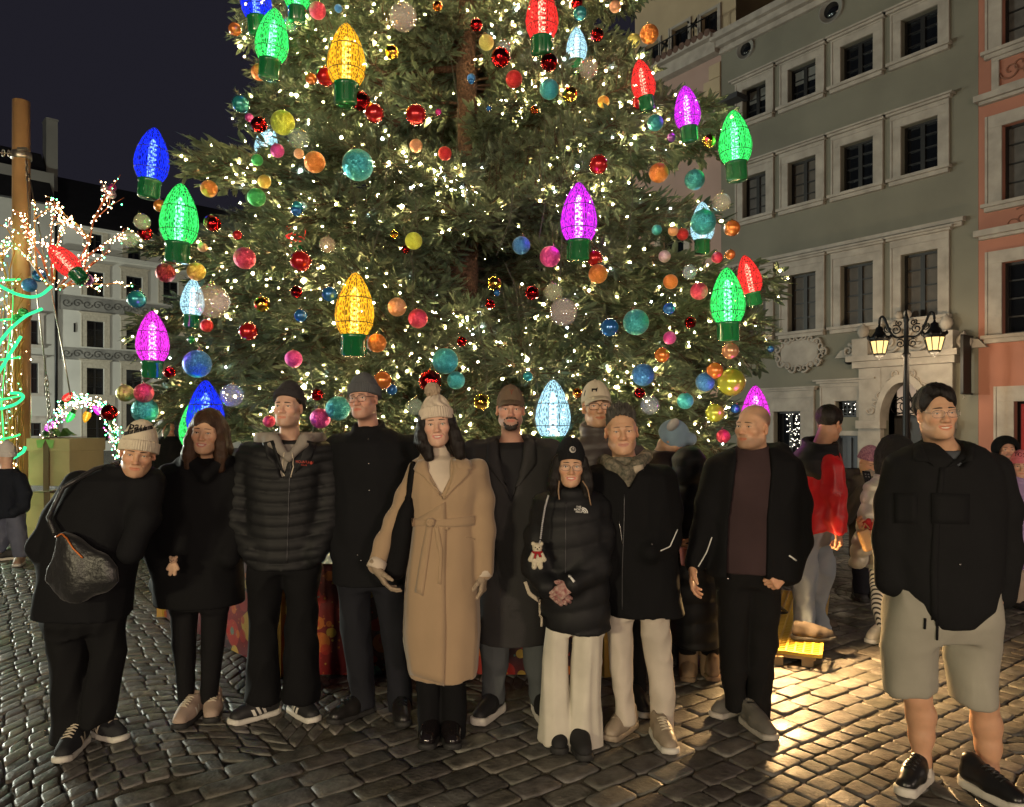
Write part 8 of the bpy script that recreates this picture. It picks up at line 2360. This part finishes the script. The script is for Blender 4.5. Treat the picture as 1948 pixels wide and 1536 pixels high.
for (x, yw) in ((1310, -20), (1351, 175)):
    p.shoe(x, 1288 if yw < 0 else 1285, yw, M_UGG, M_UGG, L=.26, high=.03, name='boot')
    W_ = [W(x, 1236, 4.62), W(x - 1, 1277, 4.62)]; A_ = np.array(W_); S = Sdf(A_.min(0) - .1, A_.max(0) + .1, .008); S.cap(W_[0], W_[1], .060, .058); p.obj('boot_shaft', *S.mesh(), M_UGG, cast=False)
p.hand((1284, 1042, -.18), (.6, -.4, -.1), (.5, .6, 0), (-.1, -.2, 1), sc=.9, curl=(.8, .9, .9, .9), tc=.5, h=.004)
p.finish()
cup = empty('paper_cup', W(1306, 1060, 4.36)); tag(cup, 'reddish paper cup held by the hooded person behind the bald man', 'cup')
mb = MB(); mb.lathe([(.030, -.055), (.034, -.04), (.043, .05), (.045, .052), (.045, .056), (.040, .054)], 16, Matrix.Translation(W(1306, 1058, 4.36))); mb.build('cup_body', [mat('red_paper', (.34, .09, .07), rough=.6)], cup)
mb = MB(); mb.lathe([(.001, .053), (.043, .054)], 16, Matrix.Translation(W(1306, 1058, 4.36))); mb.build('cup_lid', [mat('cream_plastic', (.48, .36, .28), rough=.5)], cup)
# plush blue hat person by the tree
p = Person('person bending towards the tree in a pale blue plush hat and dark brown jacket', 4.85, 1262, skin='asian', seed=14)
p.head(1277, 838, .0, yaw=75, pitch=20, roll=22, sc=.95, neck=(1258, 872, .05), h=.0045, fem=True, smile=.3)
M_BLUEP = cloth('blue_plush', (.22, .31, .41), rough=1.0)
S = Sdf((-.14, -.17, -.08), (.14, .16, .2), .005)
S.ell((0, .015, .045), (.105, .118, .115)); S.ell((0, -.03, -.12), (.064, .2, .155), .006, 's'); S.cap((-.04, -.10, .10), (.04, -.10, .10), .045, .045, .03)
S.op((-.14, -.17, -.08), (.14, .16, .2), lambda x, y, z: (z + .06 + 0 * x + 0 * y).astype(np.float32), .005, 's'); hb = p.local('plush_hat', S, M_BLUEP)
mb = MB(); M = p.headM
mb.ball(M @ Vector((.07, -.09, .125)), .028 * .9, 10, 8); mb.ball(M @ Vector((.10, -.03, .10)), .022, 10, 8); mb.build('dark_patch', [M_DARK_HAIR], hb)
S = Sdf((-.2, -.1, 0), (.2, .14, .2), .005); 
for q in (-1, 1): S.ell((q * .105, .06, .09), (.06, .035, .055), .01)
p.local('hat_ears', S, cloth('pale_plush', (.46, .44, .44), rough=1))
p.top('jacket', [(858, 1236, 1284, .09), (880, 1228, 1300, .13), (930, 1226, 1302, .15), (1040, 1230, 1300, .155)], [arm([(1236, 885, 0), (1232, 950, 0), (1236, 1020, -.05)], [.075, .07, .06]), arm([(1292, 885, -.05), (1300, 940, -.1), (1306, 980, -.15)], [.07, .065, .055])], mat('dark_brown_nylon', (.028, .018, .015), rough=.5), fold=.008, h=.012)
p.bottoms('trousers', [dict(pts=[(1250, 1040), (1250, 1140), (1250, 1235)], r=[.09, .075, .06]), dict(pts=[(1282, 1040), (1282, 1140), (1280, 1235)], r=[.09, .075, .06])], None, M_BLACK2, h=.014)
p.shoe(1250, 1258, 0, M_SH_BK, M_SOLE_D); p.shoe(1280, 1258, 0, M_SH_BK, M_SOLE_D); p.finish()
# woman with purple beanie and phone
p = Person('woman in a purple speckled beanie looking down at a phone in a dark grey coat', 6.55, 1650, skin='asian', seed=15)
p.head(1652, 878, .0, yaw=14, pitch=28, roll=4, sc=1.0, neck=(1650, 916, .05), fem=True, h=.0045, slit=.0015)
p.beanie(mat('purple_speckle', (.14, .05, .11), rough=.95, col2=(.34, .18, .24), vscale=70, bump=.5, bscale=120, bdist=.006), base=.045, high=.16, cuff=.0, ribs=40, tilt=.3, h=.005)
p.top('scarf', [(890, 1642, 1674, .07), (905, 1640, 1680, .10), (925, 1640, 1684, .11)], (), cloth('grey_wool', (.20, .17, .15)), fold=.006, h=.01)
p.top('coat', [(905, 1628, 1682, .10), (925, 1614, 1692, .14), (960, 1612, 1692, .15), (1010, 1620, 1686, .15), (1060, 1622, 1692, .16)], [arm([(1618, 930, 0), (1606, 985, -.05), (1642, 935, -.32)], [.075, .07, .055]), arm([(1686, 930, 0), (1692, 980, -.05), (1664, 940, -.3)], [.072, .065, .052])], cloth('dark_taupe_coat', (.055, .048, .04)), fold=.009, h=.011,
      extra=lambda S, s: S.chain([s.P(1600, 905, .05), s.P(1622, 885, .12), s.P(1650, 905, .15)], [.05, .09, .08], .03))
p.bottoms('trousers', [dict(pts=[(1640, 1050), (1638, 1090), (1638, 1125)], r=[.085, .07, .06]), dict(pts=[(1670, 1050), (1668, 1090), (1668, 1125)], r=[.085, .07, .06])], None, M_NAVYJ, h=.012)
p.hand((1640, 936, -.32), (.7, -.2, .35), (.3, -.3, .8), (-.2, -.2, .9), sc=.95, curl=(.6, .7, .7, .7), tc=.4, h=.004)
M_WBOOT = mat('dark_winter_boot', (.03, .03, .032), rough=.7)
p.shoe(1636, 1142, -8, M_WBOOT, M_SOLE_D, high=.05); p.shoe(1668, 1142, 14, M_WBOOT, M_SOLE_D, high=.05); p.finish()
ph = empty('smartphone', W(1651, 912, 6.18)); tag(ph, 'dark phone held up by the woman in the purple beanie', 'phone')
R_ = Matrix.Rotation(-.5, 3, 'X') @ Matrix.Rotation(.2, 3, 'Z'); mb = MB(); mb.box(W(1651, 912, 6.18), (.074, .009, .15), R_, 0, .003); mb.build('phone_body', [mat('phone_black', (.012, .012, .014), rough=.25)], ph)
mb = MB(); c = Vector(W(1651, 912, 6.18))
for (dx, dz) in ((-.016, .045), (.012, .045), (-.016, .02), (.012, .02)): mb.ball(c + R_ @ Vector((dx, -.006, dz)), (.008, .004, .008), 8, 5)
mb.build('camera_lens', [mat('lens_ring', (.4, .4, .42), rough=.2, metal=.8)], ph)
# fur hooded child with striped leggings
p = Person('short person in a black fur hood and silver jacket behind the man in shorts', 5.35, 1695, skin='asian', seed=16)
M_FUR = mat('black_fur', (.006, .006, .0065), rough=.9, bump=1.0, bscale=160, bdist=.02)
p.head(1704, 872, .0, yaw=-150, sc=.92, neck=(1694, 915, .0), fem=True, h=.006)
p.top('fur_hood', [(828, 1692, 1712, .05), (834, 1680, 1726, .10), (860, 1670, 1740, .15), (890, 1668, 1742, .155), (920, 1674, 1736, .14), (940, 1684, 1720, .10)], (), M_FUR, fold=.008, ffreq=60, h=.009)
M_SILV = mat('silver_puffer', (.42, .40, .34), rough=.4, metal=.25, bump=.5, bscale=25, bdist=.01)
p.top('puffer_jacket', [(905, 1668, 1724, .10), (925, 1656, 1738, .14), (1000, 1650, 1744, .17), (1080, 1654, 1742, .17)], [arm([(1660, 935, -.02), (1652, 985, -.08), (1640, 1040, -.12), (1632, 1070, -.1)], [.065, .062, .058, .05]), arm([(1735, 935, 0), (1745, 1000, 0), (1740, 1060, 0)], [.065, .062, .05])], M_SILV, quilt=(.09, .008), fold=.006, h=.010)
M_STRIPE = mat('striped_legging', (.36, .33, .28), rough=.9)
nt = M_STRIPE.node_tree; wv_ = nt.nodes.new('ShaderNodeTexWave'); wv_.bands_direction = 'DIAGONAL'; wv_.inputs['Scale'].default_value = 22; tc_ = nt.nodes.new('ShaderNodeTexCoord'); nt.links.new(tc_.outputs['Object'], wv_.inputs[0])
cr_ = nt.nodes.new('ShaderNodeValToRGB'); cr_.color_ramp.elements[0].color = (.03, .03, .03, 1); cr_.color_ramp.elements[0].position = .3; cr_.color_ramp.elements[1].color = (.5, .46, .40, 1); cr_.color_ramp.elements[1].position = .5; nt.links.new(wv_.outputs[1], cr_.inputs[0]); nt.links.new(cr_.outputs[0], nt.nodes['Principled BSDF'].inputs['Base Color'])
p.bottoms('leggings', [dict(pts=[(1675, 1085), (1673, 1140), (1678, 1195)], r=[.075, .060, .045]), dict(pts=[(1715, 1085), (1712, 1140), (1708, 1195)], r=[.075, .060, .045])], None, M_STRIPE, h=.010)
M_WSH = mat('white_trainer', (.50, .45, .36), rough=.6)
p.shoe(1668, 1220, -55, M_WSH, M_SOLE_W, L=.24, lace=M_LACE); p.shoe(1690, 1228, -40, M_WSH, M_SOLE_W, L=.24, lace=M_LACE)
p.hand((1648, 1010, -.2), (-.8, -.3, .5), (.2, -.5, .6), (.2, -.2, 1), sc=.85, curl=(.5, .5, .6, .6), h=.004); p.finish()
rs = empty('red_scarf', W(1654, 1000, 5.08)); tag(rs, 'crumpled red glove held beside the silver jacket', 'glove')
mb = MB(); c = np.array(W(1656, 998, 5.08))
for k in range(5): mb.ball(c + np.array([.018 * (k - 2), -.01 * (k % 2), .02 * math.sin(k * 2)]), (.022, .02, .028), 8, 6)
mb.build('red_cloth', [mat('red_knit', (.30, .012, .016), rough=.9)], rs)
tb = empty('tan_bag', W(1650, 1030, 5.05)); tag(tb, 'small tan handbag dangling beside the silver jacket', 'bag')
mb = MB(); mb.box(W(1647, 1028, 5.05), (.075, .05, .15), Matrix.Rotation(-.35, 3, 'Y'), 0, .015); mb.build('bag_body', [mat('tan_leather', (.42, .25, .11), rough=.5)], tb)
mb = MB(); mb.tube([W(1641, 1010, 5.04), W(1645, 996, 5.06), W(1654, 1006, 5.06)], .005, 5); mb.build('handle', [MATS['tan_leather']], tb)
# hooded man and pink beanie child at the right edge
p = Person('bearded man in a black hood at the far right behind the man in shorts', 6.9, 1915, skin='ruddy', seed=18)
p.head(1914, 858, .0, yaw=-18, pitch=-8, sc=1.0, neck=(1918, 900, .04), h=.0045, stubble=.8)
p.top('hooded_coat', [(893, 1898, 1940, .12), (905, 1882, 1956, .15), (980, 1876, 1964, .17), (1100, 1878, 1962, .18), (1140, 1878, 1962, .18)], [arm([(1886, 915, 0), (1878, 980, 0), (1882, 1050, -.05)], [.08, .075, .065]), arm([(1952, 915, 0), (1962, 980, 0), (1958, 1050, -.05)], [.08, .075, .065])], M_BLACK2, h=.013)
S = Sdf((-.17, -.18, -.18), (.17, .19, .2), .006); S.ell((0, .02, .03), (.125, .135, .13)); S.ell((0, .04, -.08), (.11, .10, .10), .03); S.ell((0, -.12, -.025), (.078, .15, .088), .01, 's'); S.ell((0, .0, -.0), (.098, .112, .105), .004, 's'); p.local('hood', S, M_BLACK2)
p.bottoms('trousers', [dict(pts=[(1902, 1120), (1902, 1128)], r=[.08, .07]), dict(pts=[(1936, 1120), (1936, 1128)], r=[.08, .07])], None, M_BLACK2, h=.014); p.shoe(1902, 1128, 0, M_SH_BK, M_SOLE_D); p.shoe(1936, 1128, 0, M_SH_BK, M_SOLE_D); p.finish()
p = Person('child in a pink lettered beanie and lavender jacket cut by the right edge', 6.3, 1950, skin='pale', seed=19)
p.head(1942, 886, .0, yaw=-30, pitch=5, sc=.92, neck=(1946, 925, .03), fem=True, h=.0045, smile=.4)
hb = p.beanie(cloth('pink_knit', (.55, .16, .20), rough=.95), base=.035, high=.16, cuff=.05, ribs=46, tilt=.3, h=.0045); p.text('lettering', 'YOU', 1941, 866, 11, M_BLACK, hb, .004, rot=.15)
p.top('ski_jacket', [(915, 1928, 1968, .10), (930, 1924, 1985, .14), (1000, 1926, 1990, .16), (1080, 1932, 1990, .16)], [arm([(1930, 940, -.02), (1936, 1000, -.08), (1950, 1050, -.14)], [.07, .065, .055])], mat('lavender_nylon', (.33, .24, .46), rough=.5), quilt=(.1, .006), collar=(1946, 905, 925, .085, .085, .02, .0), h=.011)
p.bottoms('trousers', [dict(pts=[(1942, 1070), (1938, 1110), (1940, 1140)], r=[.085, .085, .075]), dict(pts=[(1975, 1070), (1975, 1110), (1975, 1140)], r=[.085, .085, .075])], None, cloth('cream_snow_trouser', (.40, .33, .26)), h=.012); p.shoe(1940, 1158, 0, M_WBOOT, M_SOLE_D); p.shoe(1976, 1158, 0, M_WBOOT, M_SOLE_D); p.finish()
# walker at the left edge
p = Person('walker in a white beanie, navy jacket and grey trousers at the left edge', 8.0, 15, skin='pale', seed=20)
p.head(12, 866, .0, yaw=-125, sc=1.0, neck=(12, 898, .0), h=.006)
p.beanie(cloth('white_knit', (.58, .56, .55), rough=.95), base=.0, high=.17, cuff=.05, ribs=44, tilt=.1, h=.005)
p.top('jacket', [(892, -6, 30, .10), (905, -18, 40, .14), (940, -20, 46, .15), (985, -16, 44, .15)], [arm([(36, 912, -.05), (46, 940, -.08), (44, 965, -.1), (26, 975, -.2)], [.075, .07, .065, .055]), arm([(-14, 912, 0), (-20, 950, 0), (-10, 980, -.1)], [.075, .07, .06])], cloth('navy_nylon', (.012, .015, .024)), fold=.008, h=.012)
p.bottoms('trousers', [dict(pts=[(30, 975), (34, 1015), (38, 1056)], r=[.10, .085, .07]), dict(pts=[(2, 975), (4, 1015), (-2, 1050)], r=[.10, .085, .07])], [(965, -14, 44)], cloth('blue_grey_twill', (.10, .11, .16)), fold=.009, h=.012)
p.shoe(36, 1076, 20, mat('tan_trainer', (.30, .2, .14), rough=.7), M_SOLE_W); p.shoe(4, 1066, -60, M_SH_BK, M_SOLE_W); p.finish()
# far dark figure between the first two people
p = Person('distant person in a dark jacket seen between the leaning man and the long haired woman', 9.5, 322, skin='tan', seed=21)
p.head(318, 812, .0, yaw=60, sc=1.05, neck=(322, 834, .0), h=.008); p.hair('short', M_DARK_HAIR, vol=.012, hl=-.02, h=.008)
p.top('jacket', [(830, 308, 338, .10), (838, 296, 352, .15), (880, 294, 354, .17), (925, 298, 350, .17)], [arm([(300, 845, 0), (294, 880, 0), (300, 910, 0)], [.08, .07, .06]), arm([(348, 845, 0), (354, 880, 0), (350, 910, 0)], [.08, .07, .06])], M_BLACK2, h=.014)
p.bottoms('trousers', [dict(pts=[(312, 920), (310, 975), (308, 1025)], r=[.09, .08, .07]), dict(pts=[(336, 920), (338, 975), (338, 1025)], r=[.09, .08, .07])], None, M_BLACK2, h=.014); p.shoe(308, 1038, 0, M_SH_BK, M_SOLE_D); p.shoe(338, 1038, 0, M_SH_BK, M_SOLE_D); p.finish()
